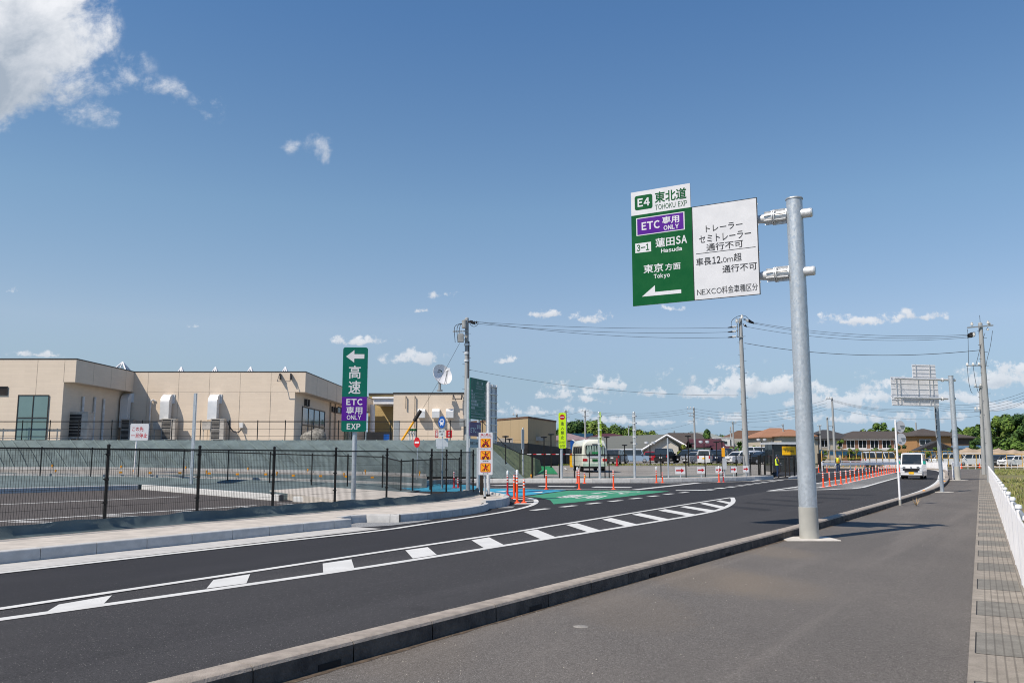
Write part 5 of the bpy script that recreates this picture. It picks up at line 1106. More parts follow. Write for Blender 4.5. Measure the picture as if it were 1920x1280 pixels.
# items on the yard edge by the block
c = A(1405*0+775, 826, 60); root = thing('barrier_boom', 'raised yellow boom with black foam end leaning in front of the beige block', 'barrier', (A(752, 826, 60).x, 60, YARD))
p0, p1, p2 = A(753, 826, 60), A(776.5, 789, 60), A(789, 769, 60); b = MB(); b.cyl(p0, p1, .075, n=8); b.build('boom', 'sign_amber', root, root=root); b = MB(); b.cyl(p1, p2, .13, n=10); b.build('foam_end', 'brown_black', root, root=root)
b = MB(); bx(b, X(738, 72), X(748, 72), 72, 72.6, YARD, YARD+1.9); tag(b.build('cabinet', 'galvanised_dull', smooth=0), 'grey steel cabinet at the left corner of the beige block', 'cabinet')
for i, u in enumerate((768, 773, 778)):
    x = X(u, 62); b = MB(); b.cyl((x, 62, YARD), (x, 62, YARD+.75), .06, n=8); b.cyl((x, 62, YARD+.55), (x-.12, 61.85, YARD+.62), .05, n=6)
    root = thing('hydrant_post', ['left', 'middle', 'right'][i]+' of three small pale standpipes with green caps by the beige block', 'standpipe', (x, 62, YARD), 0, 'standpipes with green caps'); b.build('pipe', 'pipe_white', root, root=root)
    b = MB(); b.lathe([(.14, .75), (.15, .82), (.08, .9), (0, .91)], (x, 62, YARD), 10); b.build('cap', 'sign_green', root, root=root)
for u0, u1, v0, v1, l, t in ((816, 821.5, 806, 820, 'narrow red and white sign plate behind the yard fence', 0), (836.5, 847.5, 806, 820.5, 'larger red sign board behind the yard fence near the utility pole', 1)):
    c0, c1 = A(u0, v1, 62), A(u1, v0, 62); root = thing('red_board', l, 'sign', (c0.x, 62, c0.z), 0, 'red boards behind the yard fence'); b = MB(); bx(b, c0.x, c1.x, 62, 62.04, c0.z, c1.z); b.build('board', 'sign_red', root, smooth=0, root=root)
    b = MB(); fr = (Vector((c0.x, 62, c0.z)), Vector((1, 0, 0)), ZUP.copy(), c1.x-c0.x, c1.z-c0.z, Vector((0, -1, 0)))
    if t == 0: sign_poly(b, fr, 0, [(.2, .1), (.8, .1), (.8, .9), (.2, .9)]); sign_text(b, fr, 1, '消', .3, .15, .7, .4, .03); sign_text(b, fr, 1, '火', .3, .6, .7, .85, .03)
    else: sign_text(b, fr, 0, '止', .3, .15, .7, .45, .02); sign_text(b, fr, 0, 'ま', .3, .55, .7, .85, .02)
    b.build('lettering', ['sign_white', 'sign_red'], root, smooth=0, root=root)
# wrapped machine, trolley colours beside it
mat('tarp', (.27, .255, .225), .7, var=.35, scale=6., bump=1., bscale=9.)
rs = random.Random(2); c = A(582, 818, 61); rings = []
for k, (s, z) in enumerate(((1., 0), (1.08, .25), (.98, .55), (.72, .78), (.32, .9))):
    rings.append([(c.x+.2+(.78*s+.12*rs.random())*math.cos(a), 61+.45*s*math.sin(a)+.05*rs.random(), YARD+z*.9*(1+.15*math.cos(a))) for a in [2*math.pi*i/22 for i in range(22)]])
b = MB(); b.loft(rings); tag(b.build('wrapped_machine', 'tarp', smooth=70), 'machine wrapped in dusty grey sheeting on the yard edge', 'machine')
b = MB(); bx(b, X(687, 75), X(735.5, 75), 75, 75.08, YARD, A(700, 809.5, 75).z); tag(b.build('black_screen', 'fan_dark', smooth=0), 'black solid screen fence between the two beige blocks', 'fence')
b = MB(); c = A(725, 824, 64); bx(b, c.x-.2, c.x+.2, 63.8, 64.1, YARD, YARD+.55); tag(b.build('blue_bin', 'sign_blue', smooth=0), 'small blue box in front of the black screen', 'box')
# fences: yard edge, behind the lot, bank corner, far pavement
yp = [(A(u, 826, 57.7), YARD) for u in (-60, -10, 40, 92, 146, 208, 265, 321, 375, 429, 482, 534, 584, 634, 683, 732, 781, 844, 870)]
mesh_fence('yard_fence', 'thin dark post-and-wire fence along the top of the bank before the beige building', yp, 1.25, 9., .008, .032, rail=.035, horiz=2, bands=False, low=.25)
P2 = [A(-25, 889, 46.4), A(75, 890.5, 46.3), A(170, 891.5, 46.2), A(259, 893.5, 46), A(343, 895.5, 45.8), A(426.5, 898.5, 45.6), A(505, 901, 45.4), A(584, 904, 45.2), A(651, 906, 44.8), A(717, 908.5, 44.2), A(751.5, 922, 40.2), A(773.5, 920, 40.6), A(806, 915, 43.), A(830, 911, 45.5), A(861, 909, 47.5)]
mesh_fence('lot_fence', 'black mesh fence behind the inner parking lot at the foot of the bank', [(p, p.z) for p in P2], 1.42, .06, .0024, .034, rail=.03, horiz=4, bands=False)
BP = [A(904, 829, 58.2), A(948, 877, 55.8), A(975, 892, 55.3), A(999, 895, 55.8)]
mesh_fence('bank_fence', 'black wire fence stepping down the right end of the bank', [(p, p.z) for p in BP], 1.42, .1, .0022, .034, rail=.03, horiz=3, bands=False)
FKo = [Vector((*p, 0)) for p in offset(FK, .3)]
def on_poly(u, L):
    for a, c in zip(L, L[1:]):
        try: q = on_line(u, a, c)
        except ZeroDivisionError: continue
        if min(a.x, c.x)-1e-3 <= q.x <= max(a.x, c.x)+1e-3: return q
    return L[-1]
FP3 = [(on_poly(u, FKo)+Vector((-.05, 1.35, 0)), .26) for u in (1000, 1024, 1053, 1082, 1111, 1141, 1149, 1198, 1249, 1297, 1334, 1367, 1394, 1421, 1440)]
mesh_fence('far_fence', 'black mesh fence along the far pavement in front of the public car park', FP3, 1.46, .07, .0024, .036, rail=.03, horiz=4, bands=False)
# ------------------------------------------------------------------ flexible orange posts along lanes and islands
def make_post(h, knob):
    b = MB(); b.mat(0).lathe([(.115, 0), (.115, .02), (.06, .05), (.042, .09), (.040, h-.30)], n=12)
    z = h-.30
    for i in range(5): b.mat(1 if i % 2 == 0 else 0).lathe([(.0415, z+.001), (.0415, z+.055)], n=12); z += .056
    b.mat(0).lathe([(.040, z), (.040, h-.01), (.0, h)], n=12)
    if knob: b.mat(2).lathe([(.042, h), (.05, h+.05), (.05, h+.14), (.03, h+.19), (0, h+.2)], n=12)
    return b.v, b.f, b.m
_pm = {}
def lane_post(p, h, label, group, knob=False, red=False):
    key = (round(h, 2), knob, red)
    if key not in _pm:
        v, f, m = make_post(h, knob); me = bpy.data.meshes.new('lane_post'); me.from_pydata(v, [], f)
        for k in (('sign_red' if red else 'orange_plastic'), 'reflector_white', 'lamp_clear'): me.materials.append(MATS[k])
        me.polygons.foreach_set('material_index', m); me.shade_smooth(); me.set_sharp_from_angle(angle=rad(35)); _pm[key] = me
    o = bpy.data.objects.new('lane_post', _pm[key]); COL.objects.link(o); o.location = p; return tag(o, label, 'lane post', group)
row = [(1544, 913), (1556, 911.3), (1567, 909.2), (1577, 907.5), (1587, 905.6), (1595, 903.7), (1603, 901.8), (1611, 900), (1618, 898.2), (1625, 896.6), (1631, 895.4), (1637, 894), (1643, 892.8), (1648, 891.7), (1653, 890.5), (1658, 889.4), (1662.5, 888.4), (1667, 887.5), (1671, 886.6), (1675, 885.8), (1679, 885.1), (1683, 884.5), (1687, 884)]
for i, (u, v) in enumerate(row):
    nm = ORD[i] if i < len(ORD) else f'{ORD[len(row)-1-i] if i < len(row)-1 else "farthest"}{"-from-last" if i < len(row)-1 else ""}'
    nm = nm.replace('nearest-from-last', 'last')
    lane_post(G(u, v), .80, f'orange lane post, {nm} of the curving row beside the striped island' if i else 'orange lane post, nearest of the curving row right of the big sign post', 'orange posts in the curving row')
row2 = [(1604, 874.5), (1613.5, 874.6), (1622, 874.8), (1631, 875), (1639.5, 875.2), (1648, 875.3), (1656, 875.4), (1664, 875.3), (1672, 875.0), (1680, 874.6)]
for i, (u, v) in enumerate(row2): lane_post(G(u, v), .80, f'distant orange lane post, {"leftmost" if i == 0 else ORD[i]+" from left"} of the row before the guard rail', 'orange posts before the guard rail')
for u, v, h, kn, rd_, l in [(964, 934.5, .92, False, False, 'left of three bright orange lane posts at the near island nose'), (969.5, 942.8, .98, True, False, 'middle capped orange lane post at the near island nose'), (982.5, 942.8, .84, False, False, 'right of three bright orange lane posts at the near island nose'),
    (951.7, 928.5, .86, True, True, 'dark red lane post with a pale cap beside the kerb of the near island'), (966.5, 922, 1.0, False, False, 'orange lane post standing behind the three at the island nose'),
    (1024.5, 917, .98, False, False, 'lone orange lane post where the blue and green surfacings meet'), (1082.5, 905.8, .80, True, False, 'capped orange lane post near the kerb by the yellow-green sign'), (1086, 917.2, .98, False, False, 'orange lane post on the white line just before the capped one by the yellow-green sign'),
    (1096, 905.8, .66, False, False, 'short orange lane post by the far kerb left of the minibus'), (1150.5, 917.4, .98, False, False, 'orange lane post on the white line right of the minibus'), (1231, 904.8, .82, True, False, 'capped orange lane post by the far kerb left of the arrow boards'), (1242.3, 904.8, .68, False, False, 'short orange lane post beside the capped one left of the arrow boards'),
    (1348.3, 903.7, .84, True, False, 'capped orange lane post before the third arrow board'), (1356.3, 903.5, .66, False, True, 'short dark red lane post beside the capped one at the third arrow board'),
    (851.3, 914.5, .86, False, True, 'taller red and white lane post seen through the near mesh fence'), (858.7, 914.5, .56, False, True, 'shorter red and white lane post seen through the near mesh fence'),
    (1551, 885.5, .80, False, False, 'lone orange lane post left of the guard standing in the road'), (1499.5, 887.5, .85, False, False, 'orange lane post peeking out left of the big sign post'), (1535.3, 885, .80, False, False, 'orange lane post just left of the dark brown pillar foot'), (1464.5, 884, .72, False, False, 'orange lane post just right of the guard by the yellow board'), (1470.8, 883.5, .75, False, False, 'second orange lane post right of the guard by the yellow board'), (1431, 881, .78, False, False, 'orange lane post left of the guard, behind the black gate'), (1604, 893-12, .6, False, False, 'small orange lane post at the tip of the white bend line')]:
    lane_post(G(u, v), h, l, 'single orange lane posts', kn, rd_)
# ---- small amber delineators on the ramp kerbs behind the lot
stems = [(97.5, 875), (104, 885), (227, 877), (250, 885), (348, 878.5), (387, 886), (465, 880.5), (519, 889), (577, 883), (645, 891), (685, 885.5), (787, 888), (1097, 895), (996, 893)]
for i, (u, v) in enumerate(stems):
    tabz = T_sl if i % 2 == 0 else T_fe
    p = A(u, v+3.5, 52.8 if v < 884 else 50.) if u < 900 else G(u, v+3.5, .25)
    b = MB(); b.cyl(p, p+ZUP*.2, .025, n=6); b.cyl(p+ZUP*.14, p+ZUP*.26, .05, .045, n=8)
    w = ('leftmost', 'second from the left', 'third from the left', 'fourth from the left', 'fifth from the left', 'sixth from the left', 'seventh from the left', 'eighth from the left', 'ninth from the left', 'tenth from the left', 'eleventh from the left', 'twelfth from the left', 'one in front of the minibus kerb', 'one on the far kerb at the bank foot')[i]
    tag(b.build('kerb_marker', 'reflector_amber'), f'small amber marker on the kerb, {w}', 'kerb marker', 'amber markers on the far kerbs')
for i, (u, v) in enumerate([(226, 885), (281, 886), (337, 886.5), (392, 887), (445, 888.5), (498, 888.7), (550, 891), (601, 892), (649, 893), (698, 894.5)]):
    p = A(u, v, 46.55); b = MB(); b.fbox(p+Vector((-.08, 0, -.05)), (.16, 0, 0), (0, .06, 0), ZUP*.10)
    tag(b.build('kerb_reflector', 'reflector_amber', smooth=0), f'square amber reflector on the ramp kerb, {"leftmost" if i == 0 else ORD[i]+" from the left"}', 'reflector', 'square amber reflectors on the ramp kerb')
# ------------------------------------------------------------------ signs along the far pavement
far_y = lambda u: on_poly(u, FKo).y+.75
def post_at(u, vtop, r, name, label, cat, mats='galvanised', dy=0.):
    y = far_y(u)+dy; x = A(u, 880, y).x; zt = A(u, vtop, y).z; root = thing(name, label, cat, (x, y, .25)); b = MB(); b.cyl((x, y, .15), (x, y, zt), r, r, 12); b.lathe([(r, 0), (r*.8, .03), (0, .04)], (x, y, zt), 12); b.build('post', mats, root, root=root); return root, x, y, zt
root, x, y, zt = post_at(1053, 790, .085, 'do_not_enter_sign', 'tall yellow-green no-entry sign on a grey post before the car park', 'road sign')
fr = panel_frame(A(1047.6, 840, y-.12), A(1061.5, 840, y-.12), A(1050, 773.5, y-.12).z); O, U, V, w, h, n = fr
b = MB(); b.extr(rrect(0, 0, w, h, .07), O-n*.02, U, V, n*.02); bd = b.build('sign_board', 'sign_lime', root, root=root)
b = MB(); sign_poly(b, fr, 0, [(.5+x_*.36, .125+y_*.36*w/h) for x_, y_ in circ(0, 0, 1, 24)]); sign_poly(b, fr, 1, [(.24, .113), (.76, .113), (.76, .137), (.24, .137)], .004)
for i, ch in enumerate('進入禁止'): sign_text(b, fr, 2, ch, .30, .255+i*.128, .72, .355+i*.128, .012)
sign_text(b, fr, 2, 'DO NOT', .08, .80, .92, .865, .0); sign_text(b, fr, 2, 'ENTER', .16, .905, .86, .97, .0); b.build('lettering', ['sign_red', 'sign_white', 'sign_black'], bd, smooth=0, root=root)
for u, vt, l in ((1124.5, 772.5, 'tall grey post with bands and an edge-on yellowish board, in front of the minibus'), (1190, 772.5, 'tall grey post with an edge-on banded board, right of the minibus')):
    root, x, y, zt = post_at(u, vt, .085, 'edge_on_sign', l, 'road sign'); b = MB(); z0 = A(u, 837, y).z; d = Vector((x, y, 0)).normalized()*-1.
    b.fbox(Vector((x+.14, y+.4, z0)), d*.8, (.03, 0, 0), ZUP*(zt-z0)); bd = b.build('sign_board', 'sign_lime' if u < 1150 else 'alu', root, smooth=0, root=root)
    for k in range(5): b = MB(); zz = z0+(zt-z0)*(k+.3)/5; b.cyl((x, y, zz), (x, y, zz+.09), .098, n=12); b.box((x+.1, y, zz+.045), (.14, .5, .07)); b.build('clamp_band', 'galvanised_bright', root, root=root)
root, x, y, zt = post_at(980.5, 802.5, .05, 'edge_on_sign', 'slim grey post with a short edge-on grey board in front of the olive bank', 'road sign', dy=.6); b = MB(); z0 = A(980, 842, y).z; b.fbox((x-.10, y-.3, z0), (.16, .3, 0), (.03, 0, 0), ZUP*(zt-z0-.1)); b.build('sign_board', 'sign_grey', root, smooth=0, root=root)
post_at(1253, 822, .05, 'grey_post', 'plain slim grey post by the fence in front of the black minivan', 'post')
for i, (u0, u1, v0, v1) in enumerate([(1266.2, 1285, 875, 888.2), (1307.2, 1321.9, 874.6, 887), (1341.6, 1354, 874.3, 886.4), (1369.3, 1381.7, 873.8, 885.4), (1393.3, 1403.9, 872.7, 884.8)]):
    uc = (u0+u1)/2; y = far_y(uc)-.2; x = A(uc, 880, y).x; root = thing('arrow_board', f'small white board with a red right arrow, {["leftmost", "second from the left", "third from the left, behind a capped post", "fourth from the left", "rightmost, nearest the thick utility pole"][i]}', 'sign', (x, y, .25), 0, 'white boards with red arrows')
    b = MB(); b.cyl((x, y, .2), (x, y, A(uc, v0+2, y).z), .035, n=8); b.build('post', 'galvanised', root, root=root); fr = panel_frame(A(u0, v1, y-.04), A(u1, v1, y-.04), A(uc, v0, y-.04).z); O, U, V, w, h, n = fr
    b = MB(); b.fbox(O-n*.012, U*w, V*h, n*.012); bd = b.build('board', 'sign_white', root, smooth=0, root=root); b = MB(); sign_poly(b, fr, 0, [(.08, .40), (.58, .40), (.58, .20), (.92, .50), (.58, .80), (.58, .60), (.08, .60)]); b.build('arrow', 'sign_red', bd, smooth=0, root=root)
root, x, y, zt = post_at(1358, 838, .06, 'control_post', 'grey post carrying a control box in front of the white cars', 'post', dy=.3); b = MB(); b.box((x, y-.12, A(1358, 869, y).z), (.24, .2, .75)); b.build('control_box', 'alu', root, smooth=0, root=root); b = MB(); b.box((x-.06, y-.1, zt-.35), (.18, .16, .6)); b.build('lamp_box', 'sign_amber', root, smooth=0, root=root)
# ------------------------------------------------------------------ parking operator's board, shelter, gate
y = 66.; c0, c1 = A(1467.5, 852.5, y), A(1491.5, 836.5, y); root = thing('parking_sign', 'yellow parking board on two thin black legs left of the big sign post', 'sign', ((c0.x+c1.x)/2, y, .1)); fr = (Vector((c0.x, y, c0.z)), Vector((1, 0, 0)), ZUP.copy(), c1.x-c0.x, c1.z-c0.z, Vector((0, -1, 0))); O, U, V, w, h, n = fr
b = MB(); b.fbox(O+Vector((0, .0, 0)), U*w, V*h, -n*.12); bd = b.build('board', 'times_yellow', root, smooth=0, root=root); b = MB(); sign_text(b, fr, 0, 'Times', .14, .34, .86, .68, .03); b.build('lettering', 'sign_black', bd, smooth=0, root=root)
b = MB(); b.fbox(O-V*.13+U*.25, U*(w-.5), V*.11, -n*.1); b.build('name_strip', 'brown_black', root, smooth=0, root=root)
for u in (1473, 1481): x = A(u, 880, y).x; b = MB(); b.cyl((x, y+.05, .05), (x, y+.05, c0.z), .045, n=8); b.build('leg', 'brown_black', root, root=root)
y = 72.; xl, xr = X(1446, y), X(1501, y); zt = A(1450, 829, y).z; root = thing('payment_shelter', 'glass-walled payment shelter with a flat white roof behind the yellow board', 'shelter', ((xl+xr)/2, y, .3))
b = MB(); bx(b, xl+.1, xr-.1, y, y+2.4, .35, zt-.18); b.build('glass_wall', 'glass_dark', root, smooth=0, root=root); b = MB(); bx(b, xl-.2, xr+.2, y-.3, y+2.7, zt-.17, zt+.02); b.build('roof', 'alu', root, smooth=0, root=root)
for x in (xl+.05, (xl+xr)/2, xr-.05): b = MB(); bx(b, x-.06, x+.06, y-.08, y-.005, .3, zt-.17); b.build('column', 'steel_dark', root, smooth=0, root=root)
b = MB(); bx(b, xl, xr, y-.07, y-.004, 1.5, 1.6); b.build('cross_bar', 'steel_dark', root, smooth=0, root=root)
for u, v, l in ((1540.5, 878, 'thick dark brown pillar just right of the big sign post'), ):
    p = G(u, v, 0); b = MB(); bx(b, p.x-.32, p.x+.32, p.y, p.y+.5, 0, A(u, 849.5, p.y).z); tag(b.build('pillar', 'brown_black', smooth=0), l, 'pillar')
GP = [(A(u, 893.5, 65.5), .12) for u in (1446, 1456.5, 1464)]
GP = [(Vector((p.x, p.y, 0)), z) for p, z in GP]
for i, u in enumerate((1423, 1434, 1446, 1489.5, 1499)):
    yy = 64.5 if u < 1450 else 67; x = A(u, 880, yy).x; b = MB(); b.cyl((x, yy, 0), (x, yy, A(u, 853.5, yy).z), .07, n=10); b.cyl((x, yy, .0), (x, yy, .12), .12, n=10)
    tag(b.build('gate_post', 'black_steel'), f'black gate post at the car park exit, {["leftmost", "second from the left", "third from the left, beside the guard", "fourth from the left, under the yellow board", "rightmost, against the big sign post"][i]}', 'post', 'black gate posts at the car park exit')
# kerb block by the exit
b = MB(); p = [G(1478, 898), G(1502, 896), G(1503, 893.2), G(1484, 894.5)]; b.prism([(q.x, q.y) for q in p], 0, .14); struct(b.build('kerb', 'kerb_new', smooth=0))
# ------------------------------------------------------------------ vehicles
def wheel(root, x, y, r, w=.20):
    s = 1 if x > 0 else -1; b = MB(); b.cyl((x-s*w, y, r), (x, y, r), r, n=18); b.cyl((x, y, r), (x+s*.012, y, r), r*.86, r*.8, n=18); t = b.build('wheel', 'rubber', root)
    b = MB(); b.cyl((x+s*.013, y, r), (x+s*.03, y, r), r*.64, r*.52, n=14); b.build('rim', 'silver_car', t)
def vehicle(name, label, loc, rz, L, W, H, belt, nose, nose_h, ws, rw, paint, plate='sign_white', group=None, wr=.31, tail=None, tophw=.84, grille=True, two_tone=None, name_cat='car', rear_glass=True, dark_low=None):
    """front towards -Y (local)."""
    root = thing(name, label, name_cat, loc, rz, group); g = .22
    fy, ry = -L/2, L/2; wsb = fy+nose       # windscreen base
    side = [(fy+.02, g+.06), (fy, nose_h*.55), (fy+.05, nose_h-.07), (fy+.16, nose_h), (wsb, belt), (ry-rw*.3, belt), (ry-.02, belt-.12), (ry, g+.35), (ry-.06, g), (ry-L*.16+.38, g), (ry-L*.16-.38, g), (fy+L*.17+.4, g), (fy+L*.17-.4, g)]
    b = MB(); rings = []
    for xx, k in ((-W/2, .0), (-W/2+.05, .05), (0, .07), (W/2-.05, .05), (W/2, .0)):
        rings.append([(xx, y+(-1 if y < 0 else 1)*k*(1 if abs(y) > L*.45 else 0), z+(k*.25 if z > g+.3 else 0)) for y, z in side])
    b.loft(rings); body = b.build('body', paint, root, smooth=35)
    y0, y1 = wsb-.02, ry-.05; t0, t1 = wsb+ws, ry-rw; hw = W/2-.045; tw = W/2*tophw; zr = H-.10
    bot = lambda e: [(-hw+e, y0+e, belt-.03), (hw-e, y0+e, belt-.03), (hw-e, y1-e, belt-.03), (-hw+e, y1-e, belt-.03)]
    tp = lambda e, z: [(-tw+e, t0+e, z), (tw-e, t0+e, z), (tw-e, t1-e, z), (-tw+e, t1-e, z)]
    b = MB(); b.loft([bot(0), tp(0, zr)]); b.build('window', 'glass_dark', root, smooth=0)
    b = MB(); b.loft([tp(-.03, zr-.03), tp(-.035, zr+.02), tp(.06, H-.03), tp(.25, H)]); b.build('roof', two_tone or paint, root, smooth=50)
    B_, T_ = [Vector(p) for p in bot(0)], [Vector(p) for p in tp(0, zr)]
    for i in range(4): b = MB(); b.fbox(B_[i]+Vector((-.035, -.035, 0)), (.07, 0, 0), (0, .07, 0), T_[i]-B_[i]); b.build('pillar', paint, root, smooth=0)
    for k in ((.36, .68) if L > 3.9 else (.45, )):
        for sx in (0, 1):
            p, q = (B_[0]+(B_[3]-B_[0])*k, T_[0]+(T_[3]-T_[0])*k) if sx == 0 else (B_[1]+(B_[2]-B_[1])*k, T_[1]+(T_[2]-T_[1])*k); s = -1 if sx == 0 else 1
            b = MB(); b.fbox(p+Vector((s*.012-.01, -.05, 0)), (.02, 0, 0), (0, .1, 0), q-p); b.build('pillar', paint, root, smooth=0)
    for sx in (-1, 1):
        for yy in (fy+L*.17, ry-L*.16): wheel(root, sx*(W/2-.005), yy, wr)
        b = MB(); b.loft([[(sx*(W/2-.04), fy-.03, nose_h-.26), (sx*(W/2-.36), fy-.062, nose_h-.24), (sx*(W/2-.36), fy-.055, nose_h-.10), (sx*(W/2-.02), fy+.03, nose_h-.08)], [(sx*(W/2-.04), fy+.25, nose_h-.24), (sx*(W/2-.36), fy+.1, nose_h-.22), (sx*(W/2-.36), fy+.1, nose_h-.10), (sx*(W/2-.02), fy+.25, nose_h-.08)]]); b.build('headlight', 'lamp_housing', root, smooth=0)
        b = MB(); zz = belt-.02 if tail is None else tail; bx(b, *sorted((sx*(W/2-.17), sx*(W/2-.015))), ry-.06, ry+.075, zz-.32, zz); b.build('taillight', 'lamp_red', root, smooth=0)
        b = MB(); bx(b, *sorted((sx*(W/2), sx*(W/2+.17))), wsb+.15, wsb+.22, belt, belt+.16); b.build('mirror', paint, root, smooth=0)
    b = MB(); bx(b, -.17, .17, ry+.071, ry+.085, .62, .79); b.build('number_plate', plate, root, smooth=0)
    b = MB(); bx(b, -.17, .17, fy-.09, fy-.072, .36, .52); b.build('number_plate', plate, root, smooth=0)
    if grille: b = MB(); bx(b, -W*.30, W*.30, fy-.078, fy-.06, nose_h*.55-.03, nose_h*.55+.12); b.build('grille', 'fan_dark', root, smooth=0)
    if dark_low: b = MB(); bx(b, -W/2+.02, W/2-.02, fy-.066, fy+.3, g, g+.26); bx(b, -W/2+.02, W/2-.02, ry-.3, ry+.06, g-.02, g+.2); b.build('bumper', dark_low, root, smooth=0)
    return root
# white delivery van coming up the road
p = G(1714, 897.2); ang = math.atan2(p.x, p.y)
rv = vehicle('delivery_van', 'white boxy delivery van with a yellow plate driving towards the camera', (p.x, p.y, .01), -.53, 3.4, 1.475, 1.90, 1.05, .62, 1.0, .42, .06, 'white_car', 'plate_yellow', wr=.28, tophw=.9, dark_low='fan_dark', name_cat='van')
b = MB(); 
for sx in (-1, 1): b = MB(); bx(b, *sorted((sx*.76, sx*.93)), -1.15, -1.02, 1.08, 1.30); b.build('mirror_cover', mat('mirror_teal', (.02, .38, .30), .4).name, rv, smooth=0)
b = MB(); b.cyl((0, -1.79, .86), (0, -1.77, .86), .06, n=12); b.build('emblem', 'silver_car', rv)
b = MB(); bx(b, -.70, .70, -1.775, -1.70, .30, .44); b.build('lower_bumper', 'white_car', rv, smooth=0)
b = MB(); bx(b, -.55, .55, -1.772, -1.70, .62, .78); b.build('grille_panel', 'fan_dark', rv, smooth=0)
# minibus in the car park
def minibus(loc, rz):
    root = thing('minibus', 'cream minibus with a curtained rear window parked with its back to the road', 'minibus', loc, rz)
    L, W, H = 6.3, 2.06, 2.60; b = MB(); rings = []
    for (y, k, dz) in ((-L/2, .90, .14), (-L/2+.12, .97, .04), (-L/2+.5, 1., 0), (L/2-.6, 1., 0), (L/2-.15, .98, .05), (L/2, .92, .16)):
        prof = []
        for x, z in ((-1, .42), (-1.0, .62), (-1.0, 1.35), (-.965, 1.9), (-.90, 2.25), (-.74, 2.5), (-.4, 2.585), (.4, 2.585), (.74, 2.5), (.90, 2.25), (.965, 1.9), (1.0, 1.35), (1.0, .62), (1, .42)): prof.append((x*W/2*k, y, z-dz*(z-1.2)/1.4*(1 if z > 1.2 else .15)))
        rings.append(prof)
    b.loft(rings); b.build('body', 'cream_car', root, smooth=50)
    b = MB(); b.extr(rrect(-.78, 1.32, .78, 2.10, .12), (0, -L/2-.012, 0), (1, 0, 0), (0, -.055, 1), (0, .03, 0)); w = b.build('rear_window', 'glass_dark', root, smooth=0)
    mat('curtain', (.34, .46, .40), .8, var=.3, scale=5., streak=True); b = MB(); vs = []
    for i in range(25):
        for j in range(2): vs.append((-.72+1.44*i/24, -L/2-.013-.075*1.0*0-.05+.03*math.sin(i*1.9)-(.035 if j else -.035)*0-(0.075-.036*0)*(1.38+.66*j-.0)*0, 1.38+.66*j))
    vs = [(x, -L/2-.016-.055*z+.012*math.sin(i*.9), z) for i, (x, y, z) in enumerate(vs)]
    b.add(vs, [[2*i, 2*i+2, 2*i+3, 2*i+1] for i in range(24)]); b.build('curtain', 'curtain', w, smooth=60)
    b = MB(); b.fbox((-.25, -L/2-.115, 1.4), (.5, 0, 0), (0, .01, 0), (0, -.01, .16)); b.build('green_sticker', 'green_lot_paint', root, smooth=0)
    for sx in (-1, 1):
        b = MB(); 
        for k in range(4): y0 = -L/2+.35+k*1.25; b.fbox((sx*(W/2*.995), y0, 1.42), (0, 1.15, 0), (sx*-.045, 0, .62), (sx*.012, 0, 0))
        b.build('side_window', 'glass_dark', root, smooth=0)
        b = MB(); bx(b, *sorted((sx*.62, sx*.98)), -L/2-.03, -L/2+.05, .82, 1.02); b.build('taillight', 'lamp_red', root, smooth=0)
        for yy in (-L/2+1.35, L/2-1.2): wheel(root, sx*(W/2-.02), yy, .36, .26)
        b = MB(); bx(b, *sorted((sx*1.05, sx*1.25)), L/2-.35, L/2-.25, 1.4, 1.8); b.build('mirror', 'fan_dark', root, smooth=0)
    b = MB(); bx(b, -.98, .98, -L/2-.07, -L/2+.2, .40, .66); b.build('bumper', mat('pale_green_paint', (.45, .58, .48), .4).name, root, smooth=0)
    b = MB(); bx(b, -.22, .22, -L/2-.035, -L/2-.0, .80, 1.0); b.build('number_plate', 'sign_green', root, smooth=0); b = MB(); bx(b, -.42, .5, -L/2-.03, -L/2, 1.1, 1.26); b.build('lettering_strip', 'sign_white', root, smooth=0)
    b = MB(); bx(b, -.85, .85, -L/2+.1, L/2-.2, .25, .42); b.build('underbody', 'fan_dark', root, smooth=0)
    b = MB(); bx(b, -.22, .22, -L/2-.02, -L/2+.1, 2.14, 2.2); b.build('camera_pod', 'fan_dark', root, smooth=0)
    return root
y = 72.5; c = A(1121, 880, y-3.1); minibus((c.x-.45, y, lot_z(y)+.03), rad(4))
PI = math.pi
def park(u, D, *a, **k): 
    c = A(u, 866, D); return (c.x, D, lot_z(D)+.02)
G_ = 'cars in the public car park'
vehicle('parked_car', 'grey and silver SUV seen from behind right of the minibus', park(1156, 106, 0), PI-.35, 4.6, 1.8, 1.72, 1.05, 1.0, 1.0, .75, .45, 'grey_car', group=G_, wr=.36)
vehicle('parked_car', 'pale blue boxy car with a white roof, side on', park(1192, 112, 0), PI/2-.12, 3.4, 1.475, 1.80, 1.05, .75, .98, .25, .08, 'blue_car', group=G_, two_tone='white_car', wr=.29)
vehicle('parked_car', 'low red car mostly hidden beside the black minivan', park(1220, 118, 0), PI-.2, 3.6, 1.6, 1.45, .95, .9, .92, .6, .2, 'red_car', group=G_)
vehicle('parked_car', 'black minivan with red rear lamps behind the plain grey post', park(1248, 110, 0), PI-.42, 4.7, 1.75, 1.86, 1.08, .9, 1.0, .7, .2, 'black_car', group=G_, wr=.33)
vehicle('parked_car', 'black SUV with bright front lamps left of the white boxy car', park(1293, 112, 0), -.9, 4.6, 1.8, 1.70, 1.02, 1.1, 1.0, .6, .3, 'black_car', group=G_, wr=.36)
vehicle('parked_car', 'silver white compact car in front of the black SUV', park(1306, 107, 0), -1.0, 3.9, 1.65, 1.48, .93, .95, .9, .65, .4, 'silver_car', group=G_)
